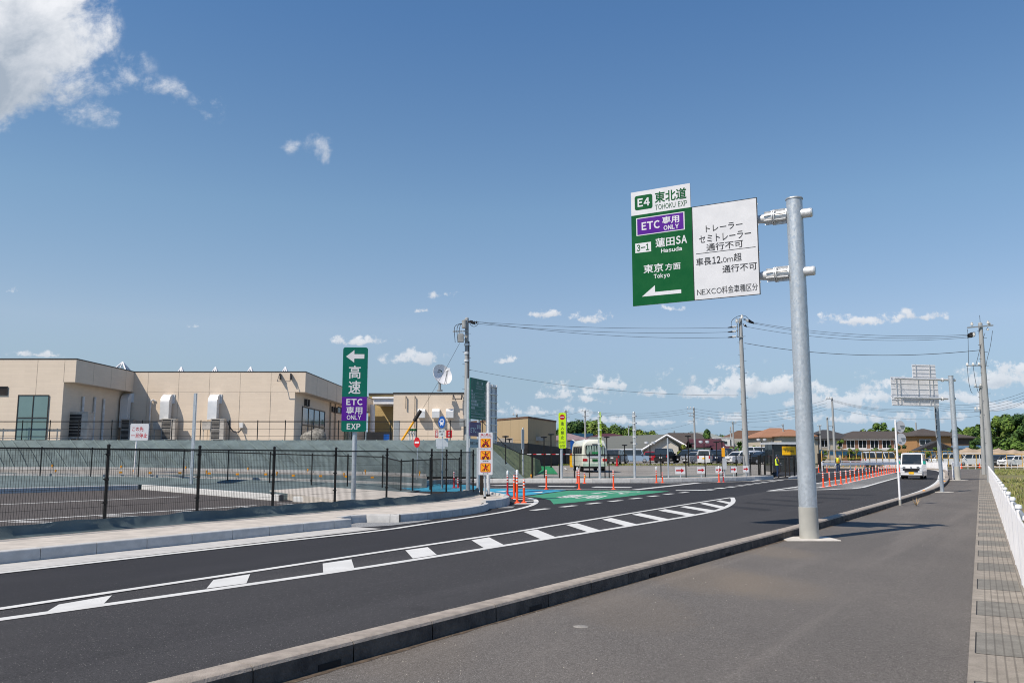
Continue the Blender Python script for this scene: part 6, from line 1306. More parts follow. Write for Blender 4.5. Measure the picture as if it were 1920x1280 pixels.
vehicle('parked_car', 'white boxy car with a yellow plate seen from behind', park(1322, 102, 0), PI-.3, 3.4, 1.475, 1.70, 1.02, .75, .95, .3, .08, 'white_car', 'plate_yellow', group=G_, wr=.29)
vehicle('parked_car', 'dark navy car right of the white boxy car', park(1352, 111, 0), PI-.5, 4.3, 1.7, 1.65, 1.0, .9, 1.0, .6, .2, 'navy_car', group=G_)
vehicle('parked_car', 'large black car behind the control post', park(1363, 116, 0), -.4, 4.7, 1.8, 1.85, 1.1, .9, 1.05, .6, .2, 'black_car', group=G_)
vehicle('parked_car', 'white hatchback facing left, left of the thick utility pole', park(1386, 104, 0), -1.0, 4.2, 1.7, 1.52, .95, 1.0, .9, .7, .5, 'white_car', group=G_)
vehicle('parked_car', 'white car just left of the thick utility pole base', park(1400, 108, 0), -1.1, 4.2, 1.7, 1.6, .98, 1.0, .92, .7, .4, 'white_car', group=G_)
vehicle('parked_car', 'silver car right of the thick utility pole', park(1416, 106, 0), -.9, 4.3, 1.7, 1.5, .95, 1.0, .92, .7, .4, 'silver_car', group=G_)
vehicle('parked_car', 'black sloping car between the utility pole and the guard', park(1430, 103, 0), -1.2, 4.4, 1.75, 1.5, .95, 1.0, .92, .8, .7, 'black_car', group=G_)
vehicle('parked_car', 'white van roof behind the cars right of the utility pole', park(1426, 122, 0), PI/2, 4.7, 1.8, 2.1, 1.15, .7, 1.1, .4, .1, 'white_car', group=G_)
vehicle('parked_car', 'red car with its windscreen towards the camera behind the bank fence', park(983, 100, 0), -.1, 3.9, 1.6, 1.65, 1.0, .9, .95, .6, .2, 'red_car', group=G_)
vehicle('parked_car', 'white van seen behind the red and white barrier', park(1042, 108, 0), .15, 4.2, 1.7, 1.9, 1.1, .7, 1.05, .4, .1, 'white_car', group=G_)
vehicle('parked_car', 'white boxy car beside the yellow ticket machine', park(1069, 105, 0), .05, 3.4, 1.475, 1.78, 1.05, .7, .98, .35, .08, 'white_car', group=G_)
vehicle('parked_car', 'small white car far left behind the barrier', park(1012, 112, 0), -.3, 3.6, 1.5, 1.6, 1.0, .8, .95, .4, .1, 'white_car', group=G_)
vehicle('parked_car', 'grey car roof between the SUV and the pale blue car', park(1166, 122, 0), PI/2, 4.2, 1.7, 1.6, 1.0, .9, .95, .6, .3, 'silver_car', group=G_)
vehicle('parked_car', 'black hatchback in the gap right of the navy car', park(1338, 118, 0), PI-.3, 4.2, 1.7, 1.6, 1.0, .9, .95, .6, .3, 'navy_car', group=G_)
G2 = 'vehicles on the far site behind the bend'
for u, D, kind, l, rz in [(1652, 118, 'van', 'white box van left of the white road van beyond the guard rail', PI/2), (1775, 128, 'mpv', 'white minivan just left of the far cantilever post', -PI/2+.1), (1818, 128, 'mpv', 'white minivan right of the far cantilever post', -PI/2+.1), (1842, 130, 'suv', 'silver white car between the far post and the utility poles', -PI/2+.2), (1876, 124, 'suv', 'grey car just right of the thick utility poles', -PI/2+.3), (1900, 122, 'hatch', 'white hatchback at the far right behind the field', -PI/2+.3), (1752, 132, 'hatch', 'dark car behind the bend fence', -PI/2), (1690, 124, 'hatch', 'black car behind the white road van', PI/2)]:
    c = A(u, 868, D); dims = dict(van=(4.7, 1.7, 2.0, 1.1, .55, 1.05, .35, .06), mpv=(4.6, 1.7, 1.85, 1.08, .85, 1.0, .6, .2), suv=(4.5, 1.75, 1.65, 1.02, 1.0, .98, .65, .35), hatch=(4.1, 1.7, 1.5, .95, 1.0, .9, .7, .45))[kind]
    vehicle('parked_car', l, (c.x, D, .25), rz, *dims, 'black_car' if ('dark' in l or 'black' in l) else ('grey_car' if 'grey' in l else ('silver_car' if 'silver' in l else 'white_car')), group=G2)
# ticket machine, barrier, flower bed, cone
c = A(1075, 862, 88); z0 = lot_z(88); root = thing('ticket_machine', 'yellow ticket machine with a tall blue panel left of the minibus', 'ticket machine', (c.x, 88, z0))
b = MB(); bx(b, A(1069, 860, 88).x, A(1078, 860, 88).x, 88, 88.8, z0, A(1075, 849, 88).z); b.build('body', 'times_yellow', root, smooth=0, root=root); b = MB(); bx(b, A(1071, 860, 88).x, A(1077.5, 860, 88).x, 88.9, 89.1, z0, A(1075, 826, 88).z); b.build('panel', 'sign_blue', root, smooth=0, root=root)
for sx, u in ((-1, 1081), (1, 1089)):
    x = A(u, 860, 88).x; zt = A(u, 826, 88).z; b = MB(); pts = [Vector((x, 88.3, z0)), Vector((x, 88.3, zt-.3)), Vector((x+sx*.1, 88.3, zt-.05)), Vector((x+sx*.45, 88.3, zt+.12))]; b.tube(pts, .06, 6); b.build('lamp_arm', 'white_metal', root, root=root)
c = A(1035, 851, 86); root = thing('barrier_gate', 'red and white barrier arm across the car park entrance', 'barrier', (A(1079, 860, 86).x, 86, lot_z(86))); b = MB(); x0, x1 = A(988, 850, 86).x, A(1078, 850, 86).x
for k in range(10): b.mat(k % 2); bx(b, x0+(x1-x0)*k/10, x0+(x1-x0)*(k+1)/10-.004, 86, 86.08, A(1030, 852, 86).z, A(1030, 850.3, 86).z)
b.build('arm', ['sign_white', 'sign_red'], root, smooth=0, root=root); b = MB(); bx(b, x1, x1+.35, 85.9, 86.3, lot_z(86), A(1030, 849, 86).z); b.build('housing', 'sign_white', root, smooth=0, root=root)
mat('flowers', (.25, .22, .03), .9, var=.4, scale=2., world=True, col2=(.07, .13, .02)); b = MB(); rs = random.Random(4)
for i in range(1500):
    u = 1000+rs.random()*400; D = 97+rs.random()*2.2; q = A(u, 866, D); q.z = lot_z(D); h = .06+.16*rs.random(); a = rs.random()*6.28; d = Vector((math.cos(a), math.sin(a), 0))*.09; b.add([q-d, q+d, q+ZUP*h+d*2*(rs.random()-.5)], [[0, 1, 2]])
struct(b.build('flower_bed', 'flowers', smooth=0), 'stuff')
def cone(u, v, z, label, h=.7):
    p = G(u, v, z); b = MB(); b.mat(0).lathe([(.17, 0), (.17, .03), (.12, .031), (.03, h), (0, h+.01)], p, 12); o = tag(b.build('traffic_cone', 'orange_plastic'), label, 'traffic cone', 'traffic cones')
y = 92.; c = A(1157, 868.5, y); b = MB(); b.lathe([(.22, 0), (.22, .04), (.15, .041), (.04, .85), (0, .86)], (c.x, y, lot_z(y)+.03), 12); tag(b.build('traffic_cone', 'sign_red'), 'pinkish red cone behind the minibus beside the grey SUV', 'traffic cone')
cone(1803, 878, 0, 'orange cone at the far end of the footway by the short fence'); cone(1834, 876, 0, 'left of two orange cones at the far end of the footway'); cone(1837, 877, 0, 'right of two orange cones at the far end of the footway')
# ------------------------------------------------------------------ two guards
def person(label, loc, rz, pose):
    me = bpy.data.meshes.new('person'); J = pose
    P = [J[k] for k in ('pelvis', 'waist', 'chest', 'neck', 'head', 'crown', 'shL', 'elL', 'wrL', 'haL', 'shR', 'elR', 'wrR', 'haR', 'hipL', 'knL', 'anL', 'toL', 'hipR', 'knR', 'anR', 'toR')]
    E = [(0, 1), (1, 2), (2, 3), (3, 4), (4, 5), (2, 6), (6, 7), (7, 8), (8, 9), (2, 10), (10, 11), (11, 12), (12, 13), (0, 14), (14, 15), (15, 16), (16, 17), (0, 18), (18, 19), (19, 20), (20, 21)]
    Rr = [.155, .14, .16, .06, .095, .075, .07, .052, .036, .04, .07, .052, .036, .04, .10, .07, .05, .045, .10, .07, .05, .045]
    me.from_pydata(P, E, []); o = bpy.data.objects.new('person', me); COL.objects.link(o)
    import bmesh
    bm = bmesh.new(); bm.from_mesh(me); ly = bm.verts.layers.skin.verify(); bm.verts.ensure_lookup_table()
    for i, v in enumerate(bm.verts): v[ly].radius = (Rr[i], Rr[i]*(.8 if i < 3 else 1)); v[ly].use_root = (i == 0)
    bm.to_mesh(me); bm.free()
    m = o.modifiers.new('skin', 'SKIN'); m.use_smooth_shade = True; s = o.modifiers.new('sub', 'SUBSURF'); s.levels = 2; s.render_levels = 2
    dg = bpy.context.evaluated_depsgraph_get(); m2 = bpy.data.meshes.new_from_object(o.evaluated_get(dg)); bpy.data.objects.remove(o)
    for k in ('navy_cloth', 'skin', 'glove_white', 'rubber'): m2.materials.append(MATS[k])
    hz = J['neck'][2]
    for p in m2.polygons:
        c = p.center
        if c.z > hz+.02: p.material_index = 1
        elif min((c-Vector(J[k])).length for k in ('haL', 'haR')) < .09: p.material_index = 2
        elif c.z < .11: p.material_index = 3
    m2.shade_smooth()
    o = bpy.data.objects.new('person', m2); COL.objects.link(o); o.location = loc; o.rotation_euler = (0, 0, rz); tag(o, label, 'person', None)
    ch = Vector(J['chest']); wa = Vector(J['waist']); b = MB(); rg = []
    for z, rx, ry in ((wa.z-.12, .19, .145), (wa.z+.05, .185, .14), (ch.z-.02, .205, .155), (ch.z+.10, .19, .14), (ch.z+.17, .11, .09)): rg.append([(ch.x+rx*math.cos(a), ch.y+ry*math.sin(a), z) for a in [2*math.pi*i/18 for i in range(18)]])
    b.loft(rg, cap=False); b.build('vest', 'vest_lime', o, smooth=60)
    b = MB()
    for sx in (-1, 1): b.fbox((ch.x+sx*.09-.025, ch.y-.17, wa.z-.1), (.05, 0, 0), (0, .01, 0), (0, .0, .42))
    b.fbox((ch.x-.19, ch.y-.165, wa.z-.02), (.38, 0, 0), (0, .01, 0), (0, 0, .05)); b.build('vest_strips', 'sign_red' , o, smooth=0)
    hd = Vector(J['head']); b = MB(); b.lathe([(.128, .045), (.125, .08), (.10, .14), (.05, .175), (0, .182)], hd, 16); b.extr(circ(0, 0, .13, 14, .16), hd+Vector((0, -.03, .04)), (1, 0, 0), (0, 1, 0), (0, 0, .012)); b.build('helmet', 'navy_car', o, smooth=50)
    b = MB(); b.mat(0).lathe([(.014, -.012), (.018, 0), (.0, .02)], hd+Vector((0, -.098, -.03)), 6)
    for sx in (-1, 1): b.mat(1).box(hd+Vector((sx*.035, -.096, .012)), (.022, .008, .01)); b.mat(0).box(hd+Vector((sx*.10, 0, -.01)), (.02, .035, .055))
    b.mat(2).box(hd+Vector((0, -.09, -.065)), (.05, .012, .01)); b.build('face', ['skin', 'sign_black', 'lamp_red'], o, smooth=0)
    for k, wv_ in (('haL', 'wrL'), ('haR', 'wrR')):
        h_ = Vector(J[k]); d = (h_-Vector(J[wv_])).normalized(); s = d.cross(ZUP if abs(d.z) < .9 else Vector((0, 1, 0))).normalized(); b = MB()
        for i, (off, ln) in enumerate(((-.028, .06), (-.01, .075), (.01, .072), (.028, .055))): b.cyl(h_+s*off+d*.02, h_+s*off+d*(.03+ln*.6), .010, .009, 6); b.cyl(h_+s*off+d*(.03+ln*.6), h_+s*off+d*(.03+ln)+Vector((0, -.015, 0)), .009, .007, 6)
        b.cyl(h_+s*.04, h_+s*.065+d*.04, .011, .009, 6); b.build('glove_fingers', 'glove_white', o)
    return o
base = dict(pelvis=(0, 0, .92), waist=(0, .0, 1.08), chest=(0, .0, 1.30), neck=(0, -.01, 1.47), head=(0, -.02, 1.60), crown=(0, -.02, 1.68), shL=(.19, 0, 1.39), elL=(.25, .03, 1.13), wrL=(.24, -.06, .90), haL=(.23, -.09, .83), shR=(-.19, 0, 1.39), elR=(-.25, .03, 1.13), wrR=(-.24, -.06, .90), haR=(-.23, -.09, .83),
            hipL=(.095, 0, .86), knL=(.11, -.02, .48), anL=(.11, .02, .08), toL=(.12, -.14, .04), hipR=(-.095, 0, .86), knR=(-.11, -.02, .48), anR=(-.11, .02, .08), toR=(-.12, -.14, .04))
p1_ = dict(base); p1_.update(elR=(-.24, -.02, 1.13), wrR=(-.06, -.22, 1.10), haR=(.0, -.25, 1.10), elL=(.24, -.02, 1.12), wrL=(.20, -.22, 1.02), haL=(.16, -.28, 1.0))
g1 = G(1458, 895.3); person('guard in a dark uniform and lime vest turned sideways beside the yellow board', (g1.x, g1.y, .0), rad(75), p1_)
g2 = G(1572, 885); person('guard in navy uniform and lime vest standing in the road facing the camera', (g2.x, g2.y, .0), rad(-25), base)
# ------------------------------------------------------------------ utility poles and wires
mat('insulator', (.72, .72, .70), .3); mat('transformer', (.30, .31, .31), .5)
def upole(name, label, u, vtop, D, zb, r0=.19, r1=.11, arms=(), steps=True, lean=0., group='utility poles', mats='concrete_pole'):
    t = A(u, vtop, D); root = thing(name, label, 'utility pole', (t.x, D, zb), 0, group); base = Vector((t.x+lean, D, zb)); top = Vector((t.x, D, t.z))
    b = MB(); b.cyl(base-ZUP*.2, top, r0, r1, 16); b.cyl(top, top+ZUP*.06, r1*1.02, r1*.8, 12); b.build('pole', mats, root, root=root)
    at_ = lambda v: base+(top-base)*((A(u, v, D).z-zb)/(t.z-zb))
    if steps:
        k = 0; z = zb+2.6
        while z < t.z-.4:
            p = base+(top-base)*((z-zb)/(t.z-zb)); s = 1 if k % 2 else -1; b = MB(); b.cyl(p+Vector((s*.10, -.06, 0)), p+Vector((s*.30, -.10, 0)), .012, n=4); b.build('step_bolt', 'steel_dark', root, smooth=0, root=root); z += .45; k += 1
    for (v, uL, uR, dv, ins) in arms:
        pl, pr = A(uL, v+dv, D-.16), A(uR, v-dv, D-.16); b = MB(); d = pr-pl; b.fbox(pl-Vector((0, .04, .04)), d, (0, .08, 0), ZUP*.08); a_ = b.build('crossarm', 'galvanised_dull', root, smooth=0, root=root)
        for k in range(ins):
            p = pl+d*((k+.3)/max(1, ins-.4)); b = MB(); b.lathe([(.03, .04), (.03, .12), (.09, .14), (.09, .22), (.06, .24), (.07, .32), (0, .34)], p, 10); b.build('insulator', 'insulator', a_, root=root)
    return root, base, top, at_
def wire(name, label, p, q, sag, r=.012, n=18, group=None):
    p, q = Vector(p), Vector(q); pts = [p+(q-p)*(i/n)-ZUP*(4*sag*(i/n)*(1-i/n)) for i in range(n+1)]; b = MB(); b.tube(pts, r, 5); return tag(b.build(name, 'wire_black'), label, 'power line', group)
# pole beside the notice sign
D1 = 62.; r1_, b1, t1_, at1 = upole('utility_pole', 'utility pole with a drum switch at its top, behind the green notice sign', 875.5, 597, D1, .3, .19, .13, arms=[(621, 849, 877, .3, 0)], lean=.02)
p = A(871, 608, D1-.3); b = MB(); b.cyl(p-ZUP*.28+Vector((0, 0, 0)), p+ZUP*.28, .2, .2, 12); b.cyl(p+ZUP*.28, p+ZUP*.36, .12, .05, 10); b.build('switch_drum', 'transformer', r1_, root=r1_)
p = A(864, 634, D1-.3); b = MB(); b.box(p, (.42, .36, .55)); b.box(p+ZUP*.32, (.34, .3, .08)); b.fbox(p+Vector((.2, -.04, .18)), (.3, .1, 0), (0, .08, 0), (0, 0, .06)); b.fbox(p+Vector((.2, -.04, -.12)), (.3, .1, 0), (0, .08, 0), (0, 0, .06)); b.build('switch_box', 'transformer', r1_, smooth=0, root=r1_)
for u0, u1 in ((851.5, 852.5), (856.5, 857.5), (861, 861)):
    b = MB(); L = smoothline([A(868, 606, D1-.3), A(u0+2, 609, D1-.3), A(u0, 618, D1-.3), A(u1, 630, D1-.3), A(u1+1, 642, D1-.3) if u0 < 860 else A(861.5, 628, D1-.3)], 2); b.tube(L, .02, 5); b.build('jumper_cable', 'wire_black', r1_, root=r1_)
for k, (u, v) in enumerate(((884, 601.5), (889, 605.5), (894.5, 602.5))):
    b = MB(); a_, c_ = A(878, 602+k, D1-.1), A(u+3, v+1.5, D1+.2); b.cyl(a_, c_, .025, n=6); d = (c_-a_).normalized()
    for t in (.35, .55, .75): b.cyl(a_+(c_-a_)*t, a_+(c_-a_)*t+d*.07, .09, n=8)
    b.build('strain_insulator', 'steel_dark', r1_, root=r1_)
b = MB(); b.tube(smoothline([A(879, 604, D1-.2), A(885, 612, D1-.2), A(892, 612, D1-.2), A(897, 606, D1)], 2), .02, 5); b.build('jumper_cable', 'wire_black', r1_, root=r1_)
for v0 in (646, 662, 676): q = at1(v0); b = MB(); b.cyl(q-ZUP*.08, q+ZUP*.08, .2, .2, 12); b.build('pole_band', 'galvanised_bright', r1_, root=r1_)
b = MB(); b.tube([at1(v)+Vector((.17, -.1, 0)) for v in (640, 690, 740, 800, 826)], .04, 6); b.build('riser_pipe', 'steel_dark', r1_, root=r1_)
b = MB(); q = A(868, 792, D1-.3); b.box(q, (.5, .3, .55)); b.build('meter_box', 'transformer', r1_, smooth=0, root=r1_)
# pole in the middle
D2 = 62.; r2_, b2, t2_, at2 = upole('utility_pole', 'thick utility pole right of the red arrow boards, wires ending on it', 1388, 598, D2, .1, .235, .125, lean=.06)
b = MB(); q = A(1388, 604, D2); b.fbox(A(1381, 606.5, D2-.25), A(1392, 598, D2-.25)-A(1381, 606.5, D2-.25), (0, .08, 0), ZUP*.08); b.build('crossarm', 'galvanised_dull', r2_, smooth=0, root=r2_)
b = MB(); b.fbox(A(1383, 632, D2-.2), (.06, 0, 0), (0, .06, 0), ZUP*(A(1383, 607, D2).z-A(1383, 632, D2).z)); b.fbox(A(1383, 632, D2-.2), A(1394, 632.3, D2-.2)-A(1383, 632, D2-.2), (0, .06, 0), ZUP*.06); b.build('side_bracket', 'galvanised_dull', r2_, smooth=0, root=r2_)
for u, v in ((1391, 594), (1381.3, 601)): p = A(u, v, D2-.1); b = MB(); b.lathe([(.05, -.12), (.10, -.1), (.10, .06), (.06, .08), (.07, .16), (0, .17)], p, 10); b.build('insulator', 'insulator', r2_, root=r2_)
PW = []
for k, v in enumerate((613.5, 622, 632)):
    a_, c_ = A(1383, v-1.5, D2-.2), A(1364.5, v+.6, D2-.2); b = MB(); b.mat(0).cyl(a_, c_, .02, n=6); b.mat(1).cyl(a_+(c_-a_)*.22, a_+(c_-a_)*.32, .085, n=8); b.cyl(a_+(c_-a_)*.42, a_+(c_-a_)*.52, .085, n=8); b.mat(0).cyl(a_+(c_-a_)*.55, c_, .065, .03, n=8); b.build('strain_insulator', ['wire_black', 'insulator'], r2_, root=r2_); PW.append(c_)
b = MB(); b.tube(smoothline([A(1391, 591.5, D2-.1), A(1382, 593, D2-.2), A(1371, 601, D2-.2), A(1371, 612, D2-.2)], 2), .018, 5); b.tube(smoothline([A(1391, 591.5, D2-.1), A(1398, 592, D2), A(1405, 599, D2), A(1412, 604, D2)], 2), .018, 5); b.build('jumper_cable', 'wire_black', r2_, root=r2_)
PE = []
for k, (u0, v0, u1, v1) in enumerate(((1394, 597, 1413, 604.5), (1394, 599, 1414, 606.5), (1393, 607, 1400, 612.5))):
    a_, c_ = A(u0, v0, D2-.1), A(u1, v1, D2); b = MB(); b.mat(0).cyl(a_, c_, .022, n=6); b.mat(1).cyl(a_+(c_-a_)*.3, a_+(c_-a_)*.42, .08, n=8); b.mat(0).cyl(a_+(c_-a_)*.5, c_, .09, .04, n=8); b.build('strain_insulator', ['wire_black', 'insulator'], r2_, root=r2_); PE.append(c_)
# pole by the footway fence
D3_ = 55.; r3_, b3, t3_, at3 = upole('utility_pole', 'tall utility pole with a top crossarm beside the footway fence on the right', 1838, 606.5, D3_, -.1, .24, .125, arms=[(612, 1813.5, 1862, 2.2, 2)], lean=-.05)
b = MB(); b.cyl(t3_, t3_+ZUP*.55, .015, n=5); b.build('lightning_rod', 'steel_dark', r3_, root=r3_)
for v, uL, uR in ((686, 1813, 1840),): pl, pr = A(uL, v, D3_-.1), A(uR, v, D3_-.1); b = MB(); b.fbox(pl, pr-pl, (0, .06, 0), ZUP*.06); b.build('crossarm', 'galvanised_dull', r3_, smooth=0, root=r3_)
P3 = []
for k, (u, v) in enumerate(((1813.5, 627.5), (1813.5, 630), (1813.5, 632.8))):
    a_, c_ = A(1829, v-4.5, D3_), A(u, v, D3_); b = MB(); b.mat(0).cyl(a_, c_, .02, n=6); b.mat(1).cyl(a_+(c_-a_)*.1, a_+(c_-a_)*.35, .07, n=8); b.mat(0).cyl(a_+(c_-a_)*.45, c_, .09, .03, n=8); b.build('strain_insulator', ['wire_black', 'insulator'], r3_, root=r3_); P3.append(c_)
for u, v in ((1813.5, 683), (1824.5, 682.5), (1835.5, 682), (1852, 617), (1855, 607)): p = A(u, v, D3_-.08); b = MB(); b.lathe([(.03, -.08), (.08, -.06), (.08, .04), (.05, .06), (0, .14)], p, 8); b.build('insulator', 'insulator', r3_, root=r3_)
for L in ([(1814, 617), (1815, 628), (1815.5, 655), (1816, 681)], [(1847, 624), (1838, 650), (1834, 668), (1829, 686)], [(1861, 620), (1857, 650), (1850, 676), (1849, 686)], [(1813.5, 686), (1816, 715), (1820, 733), (1823, 737)], [(1824.5, 686), (1829, 715), (1833, 733), (1836, 737)]):
    b = MB(); b.tube(smoothline([A(u, v, D3_-.1) for u, v in L], 2), .014, 5); b.build('jumper_cable', 'wire_black', r3_, root=r3_)
upole('utility_pole', 'second utility pole just behind the tall one on the right', 1838, 723, 78., -.1, .19, .12, arms=[(725.5, 1826, 1842, 0, 2), (769.5, 1827, 1838, 0, 2)], lean=-.25)
for k in range(3):
    wire('power_line', ['upper of three wires between the left and middle utility poles', 'middle of three wires between the left and middle utility poles', 'lowest of three wires between the left and middle utility poles'][k], A((887, 892, 897)[k], (603, 606.5, 603.5)[k], D1+.2), PW[k], (.22, .3, .4)[k], .012, group='wires between the left and middle poles')
    wire('power_line', ['upper of three wires between the middle pole and the right pole', 'middle of three wires between the middle pole and the right pole', 'lowest of three wires between the middle pole and the right pole'][k], PE[k], P3[k], (.42, .5, .52)[k], .012, group='wires between the middle and right poles')
pe = A(1396, 643, D2); wire('power_line', 'thick lashed cable from the middle pole sagging to the right pole', pe, A(1837, 656.5, D3_-.15), .58, .018)
wire('power_line', 'single thin cable from the left pole running down to the right behind the signs', A(880, 693, D1), A(1384, 741, D2), .5, .010)
wire('power_line', 'thin stay wire slanting from the switch box down to the beige block', A(862, 643, D1-.3), A(790, 770, 79.8), .1, .012)
# far poles along the road behind the car park
far = [(1097, 770, 150, 'far pole just right of the yellow-green sign, with two crossarms', [(771, 1090, 1104, 0, 3), (780, 1091, 1104, 0, 0)]), (1301, 765, 140, 'far pole with square brackets at its top, above the red roofed house', [(766, 1288, 1302, 0, 3), (774, 1289, 1301, 0, 0), (779.5, 1291, 1301, 0, 1), (788.5, 1291, 1301, 0, 0)]), (1560, 747, 120, 'far pole with a crossarm just right of the big sign post', [(748, 1549, 1561, 0, 3), (798, 1554, 1561, 0, 0)]), (1551, 783, 135, 'short far pole just left of the one right of the big sign post', [(784.5, 1549, 1556, 0, 1)]),
       (1374, 791, 165, 'far pole just left of the thick utility pole', [(792.5, 1372, 1381, 0, 2)]), (1369.5, 800, 190, 'thin distant pole between the white house and the trees', [(808, 1367, 1373, 0, 0)]), (1468, 795, 185, 'distant pole behind the orange tiled roof', [(797, 1464, 1470, 0, 0)]), (1178.5, 797, 200, 'distant pole among the trees behind the banded post', [(799, 1176, 1182, 0, 0)]), (1264, 807, 210, 'distant pole right of the warehouse gable', [(809, 1261, 1267, 0, 0)]), (1717, 792, 170, 'distant pole behind the brown apartment roof', []), (1537, 797, 190, 'distant pole left of the dark roofed house', [(798, 1532, 1541, 0, 2)]), (1061, 770, 135, 'far pole hidden behind the yellow-green sign', [(772, 1057, 1066, 0, 2), (782, 1056, 1068, 0, 0)]), (969, 777, 120, 'far pole top with crossarm above the brown building', [(778.5, 961, 970, 0, 2)])]
FT = {}
for u, v, D, l, ar in far:
    _, _, t, _ = upole('utility_pole', l, u, v, D, .3, .20, .13, arms=ar, steps=False); FT[u] = (v, D)
def fw(u0, v0, D0_, u1, v1, D1_, sag, label, r=.014): wire('power_line', label, A(u0, v0, D0_), A(u1, v1, D1_), sag, r, 14, 'distant wires behind the car park')
fw(1040, 777, 150, 1090, 770.5, 150, .3, 'distant wire left of the pole by the yellow-green sign'); fw(905, 781, 120, 1056, 773, 135, .5, 'distant wire over the brown building')
for k in range(3): fw(1104, 771+k*1.5, 150, 1289, 766.5+k*4, 140, .6+.1*k, ['top', 'middle', 'lower'][k]+' of three distant wires above the warehouse roof')
for k in range(4): fw(1301, 766+k*5.5, 140, 1550, 749.5+k*6, 120, 1.2, ['top', 'second', 'third', 'lowest'][k]+' of four distant wires between the bracket pole and the pole by the sign post')
for k in range(3): fw(1561, 749+k*1.5, 120, 1750, 762+k*3, 118, .8, ['top', 'middle', 'lower'][k]+' of three distant wires from the far pole towards the far cantilever sign')
fw(1560, 765, 120, 1845, 778, 110, 1.0, 'distant wire passing behind the twin post sign'); fw(1370, 793, 165, 1468, 797, 185, .6, 'distant wire in front of the orange roof line'); fw(1180, 799, 200, 1300, 792, 140, 1.0, 'distant wire rising to the bracket pole from the left')
for k in range(4): fw(1762, 757+k*4, 100, 1921, 735+k*6, 90, .6, ['highest', 'second', 'third', 'lowest'][k]+' of four wires running off to the right edge'); 
fw(1845, 770, 100, 1925, 752, 95, .4, 'faint wire below the wires at the right edge')
# tall lamps of the car park
for u, v, D, l, dbl in [(948, 819, 85, 'black car park lamp left of the olive bank', 0), (955, 824, 95, 'small black car park lamp right next to the one left of the olive bank', 0), (1020, 820, 90, 'tall black car park lamp right of the black screen', 0), (1033, 815, 85, 'tallest black car park lamp left of the yellow-green sign', 0), (1071, 827, 95, 'black car park lamp left of the ticket machine', 0), (1137.5, 820, 96, 'black car park lamp above the minibus roof', 0), (1171, 835, 105, 'black car park lamp above the pale blue car', 0), (1187, 830, 100, 'black car park lamp left of the banded post', 0), (1218.5, 833, 100, 'twin headed car park lamp by the warehouse gable', 1), (1290, 818, 92, 'tall black car park lamp right of the gable', 0), (1297, 832, 110, 'shorter black car park lamp beside the tall one right of the gable', 0), (1320, 831, 105, 'twin headed car park lamp before the red roofed house', 1), (1343, 829, 100, 'black car park lamp at the right end of the red roof', 0), (1353.5, 828, 92, 'tall black car park lamp beside the control post', 0), (1428, 827, 110, 'twin headed car park lamp before the orange roofed house', 1), (1534, 815, 100, 'black car park lamp left of the far pole by the sign post', 0)]:
    t = A(u, v, D); root = thing('car_park_lamp', l, 'lamp', (t.x, D, lot_z(D)), 0, 'black car park lamps'); b = MB(); b.cyl((t.x, D, lot_z(D)), (t.x, D, t.z), .07, .055, 8); b.build('pole', 'black_steel', root, root=root)
    for s in ((-.4, .4) if dbl else (0, )): b = MB(); b.lathe([(.06, -.05), (.34 if not dbl else .2, .0), (.34 if not dbl else .2, .09), (.0, .14)] if not dbl else [(.12, 0), (.24, .12), (.24, .32), (0, .36)], (t.x+s, D, t.z), 10); b.build('lamp_head', 'black_steel' if not dbl else 'alu', root, root=root)
# ------------------------------------------------------------------ houses and halls beyond the car park
def shape_roof(b, w, d, h, ov, kind, th=.18):
    W_, D_ = w/2+ov, d/2+ov
    if kind == 'hip': rl = max(.3, W_-D_*.95); T = [(-rl, 0, h), (rl, 0, h)]
    else: T = [(-W_, 0, h), (W_, 0, h)]
    q = [(-W_, -D_, 0), (W_, -D_, 0), (W_, D_, 0), (-W_, D_, 0)]; V = q+T
    b.add(V+[(p[0], p[1], p[2]-th) for p in V], [[0, 1, 5, 4], [2, 3, 4, 5], [1, 2, 5], [3, 0, 4], [6, 10, 11, 7], [8, 11, 10, 9], [7, 11, 8], [9, 10, 6], [0, 6, 7, 1], [1, 7, 8, 2], [2, 8, 9, 3], [3, 9, 6, 0]])
def house(name, label, u, D, rz, w, d, eave, ridge, roofm, wallm, kind='hip', wins=(), ov=.6, extra=None, zb=.2, cat='house'):
    c = A(u, 850, D); root = thing(name, label, cat, (c.x, D, zb), rz); he = eave-zb
    b = MB(); bx(b, -w/2, w/2, -d/2, d/2, 0, he)
    if kind == 'gable':
        for s in (-1, 1): b.extr([(-d/2, he), (d/2, he), (0, ridge-zb-.2)], (s*(w/2-.1), 0, 0), (0, 1, 0), (0, 0, 1), (s*.1, 0, 0))
    b.build('wall', wallm, root, smooth=0)
    b = MB(); shape_roof(b, w, d, ridge-eave, ov, kind); 
    for i, v in enumerate(b.v): b.v[i] = (v[0], v[1], v[2]+he+.05)
    b.build('roof', roofm, root, smooth=0)
    for (x, z, ww, hh) in wins:
        b = MB(); bx(b, x-ww/2, x+ww/2, -d/2-.05, -d/2+.02, z, z+hh); f = b.build('window', 'glass_dark', root, smooth=0)
        b = MB(); t = .09
        for X0, X1, Z0, Z1 in ((x-ww/2-t, x-ww/2, z-t, z+hh+t), (x+ww/2, x+ww/2+t, z-t, z+hh+t), (x-ww/2, x+ww/2, z+hh, z+hh+t), (x-ww/2, x+ww/2, z-t, z), (x-.04, x+.04, z, z+hh)): bx(b, X0, X1, -d/2-.09, -d/2-.052, Z0, Z1)
        b.build('frame', 'white_metal', f, smooth=0)
    return root
def roofing(name, col, row=.32, w=.34): return siding(name, col, row, w, .02, .8, .7)
